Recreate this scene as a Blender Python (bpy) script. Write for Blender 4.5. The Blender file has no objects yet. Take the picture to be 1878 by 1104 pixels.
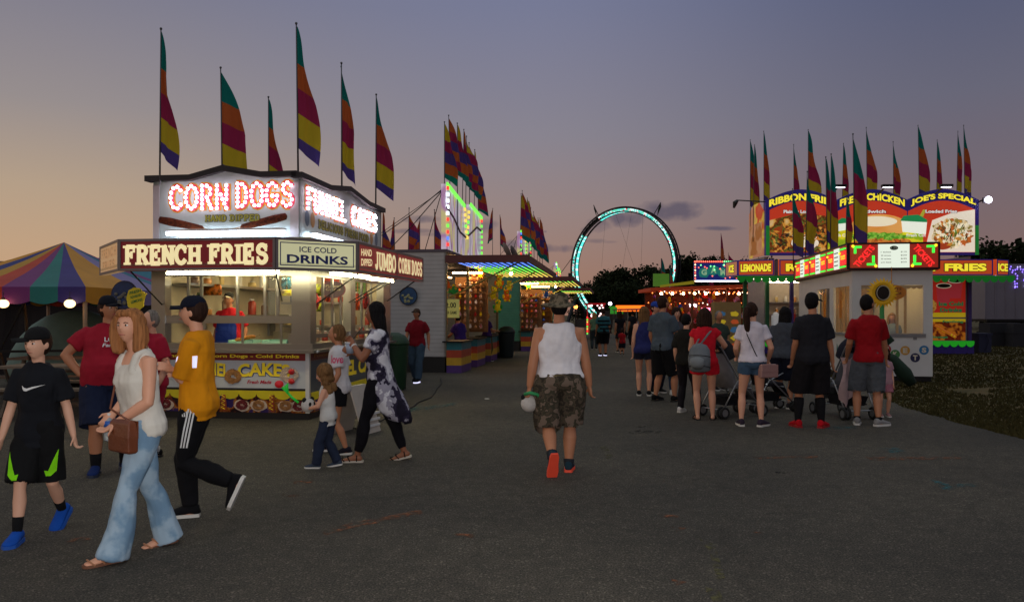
import bpy, bmesh, math, random
from mathutils import Vector, Matrix, noise
from mathutils.bvhtree import BVHTree
PI = math.pi
rnd = random.Random(7)
scn = bpy.context.scene
COL = scn.collection
# ------------------------------------------------------------ camera
CAMZ = 1.565; F = 1432.0
cd = bpy.data.cameras.new("camera"); cam = bpy.data.objects.new("camera", cd); COL.objects.link(cam)
cam.location = (0, 0, CAMZ); cam.rotation_euler = (PI/2, 0, 0)
cd.sensor_width = 36; cd.sensor_fit = 'HORIZONTAL'; cd.lens = 36*F/1878.0
cd.shift_y = 23/1878.0; cd.clip_end = 2000; cd.clip_start = 0.05
scn.camera = cam
scn.view_settings.view_transform = 'Standard'; scn.view_settings.look = 'None'
scn.view_settings.exposure = 0.0; scn.view_settings.gamma = 1
scn.cycles.use_denoising = True
scn.cycles.max_bounces = 5; scn.cycles.diffuse_bounces = 2; scn.cycles.glossy_bounces = 2
scn.cycles.transparent_max_bounces = 8; scn.cycles.caustics_reflective = False; scn.cycles.caustics_refractive = False
scn.cycles.sample_clamp_indirect = 4
def at(px, py, Y): return Vector(((px-939)/F*Y, Y, CAMZ-(py-575)/F*Y))
def gp(px, py):
    Y = F*CAMZ/(py-575); return Vector(((px-939)/F*Y, Y, 0))
def lin(c):
    def f(v):
        v /= 255.0
        return v/12.92 if v <= .04045 else ((v+.055)/1.055)**2.4
    return tuple(f(v) for v in c)
# ------------------------------------------------------------ world: dusk sky, sun just set on the left
W = bpy.data.worlds.new("World"); scn.world = W; W.use_nodes = True
nt = W.node_tree; nt.nodes.clear()
def N(t, **k):
    n = nt.nodes.new(t)
    for a, b in k.items(): setattr(n, a, b)
    return n
def L(a, b): nt.links.new(a, b)
def M_(op, a, b=None, c=None, clamp=False):
    n = N('ShaderNodeMath', operation=op, use_clamp=clamp)
    for i, v in enumerate((a, b, c)):
        if v is None: continue
        if isinstance(v, (int, float)): n.inputs[i].default_value = v
        else: L(v, n.inputs[i])
    return n.outputs[0]
def ramp(fac, stops):
    n = N('ShaderNodeValToRGB'); L(fac, n.inputs[0]); cr = n.color_ramp
    while len(cr.elements) < len(stops): cr.elements.new(0.5)
    for e, (p, c) in zip(cr.elements, stops):
        e.position = p; e.color = (*lin(c), 1)
    return n.outputs[0]
def mixc(f, a, b, mode='MIX'):
    n = N('ShaderNodeMix', data_type='RGBA', blend_type=mode)
    for s, v in ((n.inputs[0], f), (n.inputs[6], a), (n.inputs[7], b)):
        if isinstance(v, (int, float)): s.default_value = v
        elif isinstance(v, tuple): s.default_value = (*v, 1)
        else: L(v, s)
    return n.outputs[2]
tc = N('ShaderNodeTexCoord'); sp = N('ShaderNodeSeparateXYZ'); L(tc.outputs['Generated'], sp.inputs[0])
sx, sy, sz = sp.outputs
left = ramp(sz, [(0.0, (196,156,118)), (.07, (190,158,128)), (.14, (178,156,134)), (.23, (149,140,140)), (.36, (122,121,138)), (1, (164,170,166))])
mid = ramp(sz, [(0.0, (152,112,96)), (.05, (156,122,108)), (.13, (149,130,128)), (.22, (136,131,142)), (.37, (117,121,148)), (1, (164,170,166))])
right = ramp(sz, [(0.0, (126,98,92)), (.08, (124,102,102)), (.16, (113,102,112)), (.24, (102,101,118)), (.36, (84,90,118)), (1, (164,170,166))])
f1 = N('ShaderNodeMapRange'); L(sx, f1.inputs[0]); f1.inputs[1].default_value = -.55; f1.inputs[2].default_value = .05; f1.interpolation_type = 'SMOOTHSTEP'
f2 = N('ShaderNodeMapRange'); L(sx, f2.inputs[0]); f2.inputs[1].default_value = 0.0; f2.inputs[2].default_value = .52; f2.interpolation_type = 'SMOOTHSTEP'
sky = mixc(f2.outputs[0], mixc(f1.outputs[0], left, mid), right)
# clouds: soft banks low over the trees
U = M_('DIVIDE', sx, M_('MAXIMUM', sy, .05)); V = M_('DIVIDE', sz, M_('MAXIMUM', sy, .05))
nz = N('ShaderNodeTexNoise'); cv = N('ShaderNodeCombineXYZ'); L(U, cv.inputs[0]); L(V, cv.inputs[1]); L(cv.outputs[0], nz.inputs[0])
nz.inputs['Scale'].default_value = 42; nz.inputs['Detail'].default_value = 5
nn = M_('MULTIPLY', M_('SUBTRACT', nz.outputs[0], .42), 3.4)
tot = None
for px, py, a, b, k in ((1215,388,62,17,1),(1250,378,34,9,.8),(1150,402,34,14,.9),(1098,412,22,13,.8),(1078,422,12,7,.6),(1310,419,38,4,.9),(1090,442,24,4,.5),(1120,444,16,3,.4),
                        (1018,456,38,8,.9),(985,443,14,4,.5),(770,402,34,7,.7),(760,424,38,5,.7),(890,415,24,12,.75),(945,450,26,10,.7),(1000,425,3,2,.5),(800,430,40,4,.5)):
    u0 = (px-939)/F; v0 = (575-py)/F
    du = M_('DIVIDE', M_('SUBTRACT', U, u0), a/F); dv = M_('DIVIDE', M_('SUBTRACT', V, v0), b/F)
    r2 = M_('ADD', M_('MULTIPLY', du, du), M_('MULTIPLY', dv, dv))
    g = M_('SUBTRACT', M_('ADD', 1.15, nn), r2)
    g = M_('MULTIPLY', g, k*.75, clamp=True)
    tot = g if tot is None else M_('MAXIMUM', tot, g)
tot = M_('MULTIPLY', tot, M_('GREATER_THAN', sy, .1))
tot = M_('MULTIPLY', tot, .8)
sky = mixc(tot, sky, lin((86,80,98)))
# below the horizon: dim ground glow
gm = N('ShaderNodeMapRange'); L(sz, gm.inputs[0]); gm.inputs[1].default_value = -.05; gm.inputs[2].default_value = 0
sky = mixc(gm.outputs[0], lin((40,36,34)), sky)
# the higher and rear part of the dome, still bright after sunset
hi = N('ShaderNodeMapRange'); L(sz, hi.inputs[0]); hi.inputs[1].default_value = .42; hi.inputs[2].default_value = .9; hi.inputs[3].default_value = 1.0; hi.inputs[4].default_value = 1.5
sk2 = N('ShaderNodeVectorMath', operation='SCALE'); L(sky, sk2.inputs[0]); L(hi.outputs[0], sk2.inputs['Scale'])
nish = N('ShaderNodeTexSky', sky_type='NISHITA'); nish.sun_disc = False; nish.sun_elevation = math.radians(1.0); nish.sun_rotation = math.radians(-75)
nsc = N('ShaderNodeVectorMath', operation='SCALE'); L(nish.outputs[0], nsc.inputs[0]); nsc.inputs['Scale'].default_value = .006
ad = N('ShaderNodeVectorMath', operation='ADD'); L(sk2.outputs[0], ad.inputs[0]); L(nsc.outputs[0], ad.inputs[1])
bg = N('ShaderNodeBackground'); L(ad.outputs[0], bg.inputs[0]); bg.inputs[1].default_value = 1.0
wo = N('ShaderNodeOutputWorld'); L(bg.outputs[0], wo.inputs[0])
# last light of the sun on the left, very weak and soft
sd = bpy.data.lights.new("sun", 'SUN'); sd.energy = .18; sd.angle = math.radians(20); sd.color = (1, .72, .5)
so = bpy.data.objects.new("sun", sd); COL.objects.link(so)
so.rotation_euler = (math.radians(80), 0, math.radians(-75))
# the photographer's flash, at the camera
fd = bpy.data.lights.new("camera_flash", 'SPOT'); fd.energy = 540; fd.spot_size = math.radians(104); fd.spot_blend = .3; fd.shadow_soft_size = .06; fd.color = (1, .965, .92)
fo = bpy.data.objects.new("camera_flash", fd); COL.objects.link(fo); fo.location = (0.0, -.05, 1.66); fo.rotation_euler = (math.radians(80), 0, math.radians(2))
# ------------------------------------------------------------ materials
MATS = {}
def _mk(name):
    m = bpy.data.materials.new(name); m.use_nodes = True
    return m, m.node_tree, m.node_tree.nodes['Principled BSDF']
def mat(name, col, rough=.7, metal=0, var=.12, vs=6, bump=0, bs=60, emit=None, es=0, spec=.5, coat=0, trans=0, stretch=None):
    if name in MATS: return MATS[name]
    m, t, b = _mk(name); c = lin(col)
    b.inputs['Roughness'].default_value = rough; b.inputs['Metallic'].default_value = metal
    b.inputs['Specular IOR Level'].default_value = spec; b.inputs['Coat Weight'].default_value = coat
    if trans: b.inputs['Transmission Weight'].default_value = trans
    b.inputs['Base Color'].default_value = (*c, 1)
    tcn = t.nodes.new('ShaderNodeTexCoord'); src = tcn.outputs['Object']
    if stretch:
        mp = t.nodes.new('ShaderNodeMapping'); mp.inputs['Scale'].default_value = stretch; t.links.new(src, mp.inputs[0]); src = mp.outputs[0]
    if var:
        n = t.nodes.new('ShaderNodeTexNoise'); n.inputs['Scale'].default_value = vs; n.inputs['Detail'].default_value = 4; t.links.new(src, n.inputs[0])
        mx = t.nodes.new('ShaderNodeMix'); mx.data_type = 'RGBA'
        mx.inputs[6].default_value = (*[max(0, v*(1-var*1.6)) for v in c], 1); mx.inputs[7].default_value = (*[min(1, v*(1+var*1.6)) for v in c], 1)
        t.links.new(n.outputs[0], mx.inputs[0]); t.links.new(mx.outputs[2], b.inputs['Base Color'])
    if bump:
        n = t.nodes.new('ShaderNodeTexNoise'); n.inputs['Scale'].default_value = bs; n.inputs['Detail'].default_value = 3; t.links.new(src, n.inputs[0])
        bp = t.nodes.new('ShaderNodeBump'); bp.inputs['Strength'].default_value = bump; bp.inputs['Distance'].default_value = .02
        t.links.new(n.outputs[0], bp.inputs['Height']); t.links.new(bp.outputs[0], b.inputs['Normal'])
    if emit is not None:
        b.inputs['Emission Color'].default_value = (*lin(emit), 1); b.inputs['Emission Strength'].default_value = es
    MATS[name] = m; return m
def glow(name, col, s): return mat(name, (20,20,20), .5, var=0, emit=col, es=s)
def board(name, col, es=.35):      # print glowing in its own colour: signs are backlit, billboard imitates floodlight
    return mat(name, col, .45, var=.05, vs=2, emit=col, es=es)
def cloth(name, col, bump=.6, bs=11, var=.22): return mat(name, col, .9, var=var, vs=5, bump=bump, bs=bs, spec=.2)
def patch(name, cols, scale, thr=.5, kind='NOISE', rough=.9, detail=2, bump=.2, es=0, coords='Object', stretch=None):
    """several colours mottled by noise bands (tie-dye, camouflage, food)"""
    if name in MATS: return MATS[name]
    m, t, b = _mk(name); b.inputs['Roughness'].default_value = rough; b.inputs['Specular IOR Level'].default_value = .2
    tcn = t.nodes.new('ShaderNodeTexCoord'); src = tcn.outputs[coords]
    if stretch:
        mp = t.nodes.new('ShaderNodeMapping'); mp.inputs['Scale'].default_value = stretch; t.links.new(src, mp.inputs[0]); src = mp.outputs[0]
    if kind == 'NOISE':
        n = t.nodes.new('ShaderNodeTexNoise'); n.inputs['Scale'].default_value = scale; n.inputs['Detail'].default_value = detail; out = n.outputs[0]
    else:
        n = t.nodes.new('ShaderNodeTexVoronoi'); n.inputs['Scale'].default_value = scale; sv = t.nodes.new('ShaderNodeSeparateColor'); t.links.new(n.outputs['Color'], sv.inputs[0]); out = sv.outputs[0]
    t.links.new(src, n.inputs['Vector'])
    r = t.nodes.new('ShaderNodeValToRGB'); cr = r.color_ramp; cr.interpolation = 'CONSTANT' if thr else 'LINEAR'
    k = len(cols)
    while len(cr.elements) < k: cr.elements.new(.5)
    for i, (e, c) in enumerate(zip(cr.elements, cols)):
        if kind == 'NOISE': e.position = 0 if i == 0 else .36+.28*i/k
        else: e.position = i/k
        e.color = (*lin(c), 1)
    t.links.new(out, r.inputs[0]); t.links.new(r.outputs[0], b.inputs['Base Color'])
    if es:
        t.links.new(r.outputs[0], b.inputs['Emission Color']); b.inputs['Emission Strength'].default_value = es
    if bump:
        bp = t.nodes.new('ShaderNodeBump'); bp.inputs['Strength'].default_value = bump; bp.inputs['Distance'].default_value = .02
        t.links.new(out, bp.inputs['Height']); t.links.new(bp.outputs[0], b.inputs['Normal'])
    MATS[name] = m; return m
# ------------------------------------------------------------ mesh builder
class MB:
    def __init__(s): s.v = []; s.f = []; s.m = []; s.k = 0
    def add(s, vs, fs, m=None):
        o = len(s.v); s.v += [Vector(v) for v in vs]; s.f += [[i+o for i in f] for f in fs]; s.m += [s.k if m is None else m]*len(fs); return s
    def box(s, x0, y0, z0, x1, y1, z1, m=None):
        v = [(x, y, z) for z in (z0, z1) for y in (y0, y1) for x in (x0, x1)]
        return s.add(v, [(0,2,3,1),(4,5,7,6),(0,1,5,4),(2,6,7,3),(0,4,6,2),(1,3,7,5)], m)
    def quad(s, a, b, c, d, m=None): return s.add([a, b, c, d], [(0,1,2,3)], m)
    def beam(s, a, b, w, h, m=None, up=(0,0,1)):
        a = Vector(a); b = Vector(b); d = (b-a).normalized(); u = Vector(up)
        if abs(d.dot(u)) > .98: u = Vector((1,0,0))
        x = d.cross(u).normalized()*w/2; y = x.cross(d).normalized()*h/2
        v = [p+i*x+j*y for p in (a, b) for i, j in ((-1,-1),(1,-1),(1,1),(-1,1))]
        return s.add(v, [(3,2,1,0),(4,5,6,7),(0,1,5,4),(1,2,6,5),(2,3,7,6),(3,0,4,7)], m)
    def rings(s, rs, m=None, cap=True):
        n = len(rs[0]); v = [p for r in rs for p in r]; f = []
        for i in range(len(rs)-1):
            for j in range(n):
                a = i*n+j; b = i*n+(j+1) % n; f.append((a, b, b+n, a+n))
        if cap: f.append(tuple(range(n-1, -1, -1))); f.append(tuple((len(rs)-1)*n+j for j in range(n)))
        return s.add(v, f, m)
    def tube(s, pts, rad, n=8, m=None, flat=1.0, side=None):
        pts = [Vector(p) for p in pts]
        if not isinstance(rad, (list, tuple)): rad = [rad]*len(pts)
        rs = []; px = None
        for i, p in enumerate(pts):
            d = (pts[min(i+1, len(pts)-1)]-pts[max(i-1, 0)])
            if d.length < 1e-9: d = Vector((0,0,1))
            d.normalize()
            if px is None:
                r = Vector(side) if side is not None else (Vector((1,0,0)) if abs(d.x) < .8 else Vector((0,1,0)))
            else: r = px
            x = (r-d*r.dot(d)); x.normalize(); y = d.cross(x); px = x
            q = rad[i]; rx, ry = (q if isinstance(q, (tuple, list)) else (q, q*flat))
            rs.append([p+x*rx*math.cos(2*PI*j/n)+y*ry*math.sin(2*PI*j/n) for j in range(n)])
        return s.rings(rs, m)
    def ell(s, c, r, n=12, k=8, m=None, rot=None, fn=None):
        c = Vector(c); r = (r, r, r) if isinstance(r, (int, float)) else r
        vs = []; fs = []
        for i in range(k+1):
            ph = PI*i/k
            for j in range(n):
                th = 2*PI*j/n; d = Vector((math.sin(ph)*math.cos(th), math.sin(ph)*math.sin(th), math.cos(ph)))
                p = Vector((d.x*r[0], d.y*r[1], d.z*r[2]))
                if fn: p = fn(d, p)
                if rot: p = rot @ p
                vs.append(c+p)
        for i in range(k):
            for j in range(n):
                a = i*n+j; b = i*n+(j+1) % n
                if i == 0: fs.append((a, a+n, b+n))
                elif i == k-1: fs.append((a, a+n, b))
                else: fs.append((a, a+n, b+n, b))
        return s.add(vs, fs, m)
    def prism(s, poly, o, x, y, d, m=None):
        """polygon (2D) in the plane o + u*x + v*y, thickness vector d"""
        o, x, y, d = map(Vector, (o, x, y, d)); n = len(poly)
        a = [o+x*p[0]+y*p[1] for p in poly]; v = a+[p+d for p in a]
        f = [tuple(range(n-1, -1, -1)), tuple(range(n, 2*n))]+[(i, (i+1) % n, (i+1) % n+n, i+n) for i in range(n)]
        return s.add(v, f, m)
    def cyl(s, a, b, r, n=12, m=None): return s.tube([a, b], r, n, m)
    def build(s, name, mats, parent=None, loc=None, smooth=False):
        me = bpy.data.meshes.new(name); me.from_pydata(s.v, [], s.f)
        if not isinstance(mats, (list, tuple)): mats = [mats]
        for q in mats: me.materials.append(q)
        me.polygons.foreach_set('material_index', s.m)
        if smooth: me.polygons.foreach_set('use_smooth', [True]*len(me.polygons))
        bm = bmesh.new(); bm.from_mesh(me)
        bmesh.ops.remove_doubles(bm, verts=bm.verts, dist=1e-5)
        bmesh.ops.recalc_face_normals(bm, faces=bm.faces); bm.to_mesh(me); bm.free()
        me.update()
        return put(me, name, parent, loc)
def put(me, name, parent=None, loc=None):
    o = bpy.data.objects.new(name, me); COL.objects.link(o)
    if parent: o.parent = parent
    if loc is not None: o.location = loc
    return o
def tag(o, label=None, cat=None, group=None, kind=None):
    for k, v in (('label', label), ('category', cat), ('group', group), ('kind', kind)):
        if v: o[k] = v
    return o
def empty(name, loc, rz=0, label=None, cat=None, group=None):
    o = bpy.data.objects.new(name, None); COL.objects.link(o); o.location = loc; o.rotation_euler = (0, 0, rz); o.empty_display_size = .2
    return tag(o, label, cat, group)
def children(o): return [c for c in COL.objects if c.parent == o]
KIDS = {}
def copy_tree(o, parent=None, src=None):
    c = o.copy(); COL.objects.link(c)
    if parent: c.parent = parent
    for ch in list(o.children): copy_tree(ch, c)
    return c
def smooth_angle(o, deg=40):
    for p in o.data.polygons: p.use_smooth = True
    o.data.set_sharp_from_angle(angle=math.radians(deg))
def remesh(s, voxel, it=2):
    """closed pieces in an MB -> one continuous skin"""
    me = bpy.data.meshes.new("tmp"); me.from_pydata(s.v, [], s.f)
    bm = bmesh.new(); bm.from_mesh(me); bmesh.ops.recalc_face_normals(bm, faces=bm.faces); bm.to_mesh(me); bm.free()
    o = bpy.data.objects.new("tmp", me); COL.objects.link(o)
    r = o.modifiers.new("r", 'REMESH'); r.mode = 'VOXEL'; r.voxel_size = voxel
    if it: q = o.modifiers.new("s", 'SMOOTH'); q.factor = .5; q.iterations = it
    dg = bpy.context.evaluated_depsgraph_get(); out = bpy.data.meshes.new_from_object(o.evaluated_get(dg))
    bpy.data.objects.remove(o); bpy.data.meshes.remove(me)
    for p in out.polygons: p.use_smooth = True
    return out
# ------------------------------------------------------------ lettering
def font_mesh(txt, bold=0.02, shear=0, spacing=1.0):
    cu = bpy.data.curves.new("t", 'FONT'); cu.body = txt; cu.size = 1; cu.offset = bold; cu.shear = shear; cu.space_character = spacing; cu.resolution_u = 3
    o = bpy.data.objects.new("t", cu); COL.objects.link(o)
    dg = bpy.context.evaluated_depsgraph_get(); me = bpy.data.meshes.new_from_object(o.evaluated_get(dg))
    vs = [v.co.copy() for v in me.vertices]; fs = [tuple(p.vertices) for p in me.polygons]
    bpy.data.objects.remove(o); bpy.data.meshes.remove(me); bpy.data.curves.remove(cu)
    return vs, fs
def fit_text(mb, txt, o, x, y, n, w, h, m, bold=.02, off=.003, shear=0, arc=None, spacing=1.0, ref=None):
    """text stretched to w x h with lower left corner o in the plane x,y; n is the outward normal"""
    vs, fs = font_mesh(txt, bold, shear, spacing)
    if not vs: return None
    r = ref or (min(v.x for v in vs), max(v.x for v in vs), min(v.y for v in vs), max(v.y for v in vs))
    x, y, n, o = Vector(x), Vector(y), Vector(n), Vector(o)
    out = []
    for v in vs:
        a = (v.x-r[0])/(r[1]-r[0]); b = (v.y-r[2])/(r[3]-r[2]); dy = arc(a) if arc else 0
        out.append(o+x*(a*w)+y*(b*h+dy)+n*off)
    mb.add(out, fs, m); return r
def A(cx, cy, rx, ry, a0, a1, k=7):
    return [(cx+rx*math.cos(math.radians(a0+(a1-a0)*i/k)), cy+ry*math.sin(math.radians(a0+(a1-a0)*i/k))) for i in range(k+1)]
G = {  # stroke letters: centre lines, then slab serifs (x, y) at stroke ends
 'C': ([A(.5,.5,.42,.42,40,320,12)], [(.84,.76,'v')]),
 'O': ([A(.5,.5,.42,.42,90,450,16)], []),
 'R': ([[(.18,.08),(.18,.92)], [(.18,.92),(.5,.92)]+A(.52,.71,.28,.21,90,-90,6)+[(.18,.5)], [(.5,.5),(.86,.08)]], [(.18,.08,'h'),(.88,.08,'h'),(.14,.92,'h')]),
 'N': ([[(.16,.08),(.16,.92)], [(.16,.92),(.84,.08)], [(.84,.08),(.84,.92)]], [(.16,.08,'h'),(.84,.92,'h'),(.12,.92,'h')]),
 'D': ([[(.2,.08),(.2,.92)], [(.2,.92),(.42,.92)]+A(.42,.5,.42,.42,90,-90,8)+[(.2,.08)]], [(.14,.92,'h'),(.14,.08,'h')]),
 'G': ([A(.5,.5,.42,.42,45,340,12)+[(.88,.45)], [(.55,.45),(.9,.45)]], [(.84,.78,'v')]),
 'S': ([A(.5,.71,.32,.22,30,180,6)+A(.5,.71,.32,.2,180,270,3)[1:]+A(.5,.29,.34,.22,90,0,3)+A(.5,.29,.34,.22,0,-155,6)[1:]], [(.82,.8,'v'),(.17,.2,'v')]),
 'F': ([[(.2,.08),(.2,.92)], [(.2,.92),(.82,.92)], [(.2,.52),(.62,.52)]], [(.2,.08,'h'),(.84,.82,'v'),(.62,.52,'v'),(.14,.92,'h')]),
 'E': ([[(.2,.08),(.2,.92)], [(.2,.92),(.82,.92)], [(.2,.51),(.62,.51)], [(.2,.08),(.84,.08)]], [(.84,.82,'v'),(.86,.18,'v'),(.62,.51,'v'),(.14,.92,'h'),(.14,.08,'h')]),
 'H': ([[(.18,.08),(.18,.92)], [(.82,.08),(.82,.92)], [(.18,.5),(.82,.5)]], [(.18,.08,'h'),(.82,.08,'h'),(.18,.92,'h'),(.82,.92,'h')]),
 'I': ([[(.5,.08),(.5,.92)]], [(.5,.08,'h'),(.5,.92,'h')]),
 'J': ([[(.65,.92),(.65,.3)]+A(.4,.3,.25,.22,0,-170,6)], [(.65,.92,'h')]),
 'U': ([[(.18,.92),(.18,.35)]+A(.5,.35,.32,.28,180,360,7)+[(.82,.92)]], [(.18,.92,'h'),(.82,.92,'h')]),
 'M': ([[(.12,.08),(.12,.92)], [(.12,.92),(.5,.25)], [(.5,.25),(.88,.92)], [(.88,.92),(.88,.08)]], [(.12,.08,'h'),(.88,.08,'h')]),
 'B': ([[(.2,.08),(.2,.92)], [(.2,.92),(.48,.92)]+A(.5,.72,.27,.2,90,-90,5)+[(.2,.52)], [(.2,.52),(.5,.52)]+A(.52,.3,.31,.22,90,-90,5)+[(.2,.08)]], [(.14,.92,'h'),(.14,.08,'h')]),
 'L': ([[(.2,.08),(.2,.92)], [(.2,.08),(.84,.08)]], [(.2,.92,'h'),(.84,.16,'v')]),
 'K': ([[(.18,.08),(.18,.92)], [(.2,.48),(.84,.92)], [(.4,.6),(.86,.08)]], [(.18,.08,'h'),(.86,.08,'h'),(.18,.92,'h')]),
 'A': ([[(.1,.08),(.5,.92)], [(.5,.92),(.9,.08)], [(.26,.36),(.74,.36)]], [(.1,.08,'h'),(.9,.08,'h')]),
 'P': ([[(.18,.08),(.18,.92)], [(.18,.92),(.5,.92)]+A(.52,.7,.28,.22,90,-90,6)+[(.18,.48)]], [(.18,.08,'h'),(.14,.92,'h')]),
 'T': ([[(.5,.08),(.5,.92)], [(.12,.92),(.88,.92)]], [(.5,.08,'h')]),
}
WD = {'I': .55, 'M': 1.2, 'J': .8, 'F': .9, 'L': .9, 'E': .93, ' ': .5}
def ribbon(mb, pl, th, o, x, y, n, off, m):
    """pl: points already scaled to metres in (x,y)"""
    k = len(pl); nm = []
    closed = (Vector(pl[0])-Vector(pl[-1])).length < 1e-6
    for i in range(k):
        a = pl[i-1] if i else (pl[-2] if closed else pl[0]); b = pl[i+1] if i < k-1 else (pl[1] if closed else pl[-1])
        d = Vector((b[0]-a[0], b[1]-a[1])); d.normalize(); nm.append(Vector((-d.y, d.x)))
    e = th/2; vs = []; fs = []
    for i in range(k):
        p = Vector(pl[i])
        if not closed:
            if i == 0: p = p-(Vector(pl[1])-p).normalized()*e*.5
            if i == k-1: p = p+(p-Vector(pl[-2])).normalized()*e*.5
        for s in (1, -1):
            q = p+nm[i]*e*s; vs.append(o+x*q.x+y*q.y+n*off)
    for i in range(k-1): fs.append((2*i, 2*i+1, 2*i+3, 2*i+2))
    mb.add(vs, fs, m)
def stroke_text(txt, o, x, y, n, w, h, th=.2, serif=True, gap=.1, slant=0):
    """returns a list of (letter, list of polylines in metres, serifs)"""
    tw = sum(WD.get(c, 1)+gap for c in txt)-gap; u = w/tw; cur = 0; res = []
    for c in txt:
        wd = WD.get(c, 1)
        if c in G:
            pls, se = G[c]
            P = lambda q: ((cur+q[0]*wd)*u, q[1]*h)
            res.append((c, [[P(q) for q in pl] for pl in pls], [(*P(s), s[2]) for s in se]))
        cur += wd+gap
    return res
def paint_letters(mb, res, o, x, y, n, th, m, serif=True, off=.004, grow=0):
    o, x, y, n = map(Vector, (o, x, y, n)); e = 0
    for c, pls, se in res:
        for pl in pls:
            ribbon(mb, pl, th+grow, o, x, y, n, off+e, m); e += .0004
        if serif:
            for sx_, sy_, k in se:
                a = th*.85 if k == 'h' else th*.28; b = th*.26 if k == 'h' else th*.8
                a += grow/2; b += grow/2
                vs = [o+x*(sx_+i*a)+y*(sy_+j*b)+n*(off+e) for i, j in ((-1,-1),(1,-1),(1,1),(-1,1))]
                mb.add(vs, [(0,1,2,3)], m); e += .0004
        e = e % .006
def blob(mb, cx, cy, rx, ry, o, x, y, n, off, m, k=16, wob=0, seed=0):
    o, x, y, n = map(Vector, (o, x, y, n)); r = random.Random(seed)
    w = [1+wob*r.uniform(-1, 1) for _ in range(k)]
    vs = [o+x*(cx+rx*w[i]*math.cos(2*PI*i/k))+y*(cy+ry*w[i]*math.sin(2*PI*i/k))+n*off for i in range(k)]
    mb.add(vs, [tuple(range(k))], m)
def poly(mb, pts, o, x, y, n, off, m):
    o, x, y, n = map(Vector, (o, x, y, n)); mb.add([o+x*p[0]+y*p[1]+n*off for p in pts], [tuple(range(len(pts)))], m)
# ============================================================ SETTING
def asphalt():
    m, t, b = _mk("asphalt"); b.inputs['Roughness'].default_value = .85; b.inputs['Specular IOR Level'].default_value = .3
    def nd(k, **a):
        n = t.nodes.new(k)
        for x, y in a.items():
            if x in n.inputs: n.inputs[x].default_value = y
            else: setattr(n, x, y)
        return n
    tcn = nd('ShaderNodeTexCoord'); src = tcn.outputs['Object']; lk = t.links.new
    big = nd('ShaderNodeTexNoise', Scale=.35, Detail=4.0); lk(src, big.inputs[0])
    med = nd('ShaderNodeTexNoise', Scale=7.0, Detail=5.0); lk(src, med.inputs[0])
    fine = nd('ShaderNodeTexNoise', Scale=90.0, Detail=6.0); lk(src, fine.inputs[0])
    vor = nd('ShaderNodeTexVoronoi', Scale=90.0); lk(src, vor.inputs['Vector'])
    vs = nd('ShaderNodeSeparateColor'); lk(vor.outputs['Color'], vs.inputs[0])
    r1 = nd('ShaderNodeValToRGB'); lk(fine.outputs[0], r1.inputs[0]); r1.color_ramp.elements[0].position = .40; r1.color_ramp.elements[1].position = .62
    r1.color_ramp.elements[0].color = (.030,.027,.0225,1); r1.color_ramp.elements[1].color = (.112,.102,.087,1)
    r2 = nd('ShaderNodeValToRGB'); lk(vs.outputs[0], r2.inputs[0]); r2.color_ramp.elements[0].position = .9; r2.color_ramp.elements[1].position = .98
    r2.color_ramp.elements[0].color = (0,0,0,1); r2.color_ramp.elements[1].color = (.8,.8,.8,1)
    mx = nd('ShaderNodeMix', data_type='RGBA'); lk(r2.outputs[0], mx.inputs[0]); lk(r1.outputs[0], mx.inputs[6]); mx.inputs[7].default_value = (.20,.18,.15,1)
    # worn, oily and dusty patches
    r3 = nd('ShaderNodeValToRGB'); lk(big.outputs[0], r3.inputs[0]); r3.color_ramp.elements[0].position = .3; r3.color_ramp.elements[1].position = .7
    r3.color_ramp.elements[0].color = (.66,.65,.64,1); r3.color_ramp.elements[1].color = (1.3,1.25,1.15,1)
    m2 = nd('ShaderNodeMix', data_type='RGBA', blend_type='MULTIPLY'); m2.inputs[0].default_value = 1; lk(mx.outputs[2], m2.inputs[6]); lk(r3.outputs[0], m2.inputs[7])
    r4 = nd('ShaderNodeValToRGB'); lk(med.outputs[0], r4.inputs[0]); r4.color_ramp.elements[0].position = .3; r4.color_ramp.elements[1].position = .75
    r4.color_ramp.elements[0].color = (.75,.75,.75,1); r4.color_ramp.elements[1].color = (1.15,1.12,1.1,1)
    m3 = nd('ShaderNodeMix', data_type='RGBA', blend_type='MULTIPLY'); m3.inputs[0].default_value = 1; lk(m2.outputs[2], m3.inputs[6]); lk(r4.outputs[0], m3.inputs[7])
    # hairline cracks
    wv = nd('ShaderNodeTexVoronoi', Scale=.42, feature='DISTANCE_TO_EDGE'); ns = nd('ShaderNodeTexNoise', Scale=1.5, Detail=5.0); lk(src, ns.inputs[0])
    va = nd('ShaderNodeVectorMath', operation='SCALE'); va.inputs['Scale'].default_value = .9; lk(ns.outputs[1], va.inputs[0]); vb = nd('ShaderNodeVectorMath', operation='ADD'); lk(src, vb.inputs[0]); lk(va.outputs[0], vb.inputs[1]); lk(vb.outputs[0], wv.inputs['Vector'])
    rc = nd('ShaderNodeValToRGB'); lk(wv.outputs['Distance'], rc.inputs[0]); rc.color_ramp.elements[0].position = 0; rc.color_ramp.elements[1].position = .012
    rc.color_ramp.elements[0].color = (.8,.79,.78,1); rc.color_ramp.elements[1].color = (1,1,1,1)
    m4 = nd('ShaderNodeMix', data_type='RGBA', blend_type='MULTIPLY'); m4.inputs[0].default_value = 1; lk(m3.outputs[2], m4.inputs[6]); lk(rc.outputs[0], m4.inputs[7])
    lk(m4.outputs[2], b.inputs['Base Color'])
    bp = nd('ShaderNodeBump'); bp.inputs['Strength'].default_value = 1.0; bp.inputs['Distance'].default_value = .022; lk(fine.outputs[0], bp.inputs['Height']); lk(bp.outputs[0], b.inputs['Normal'])
    return m
g = MB(); n_ = 24
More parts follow.
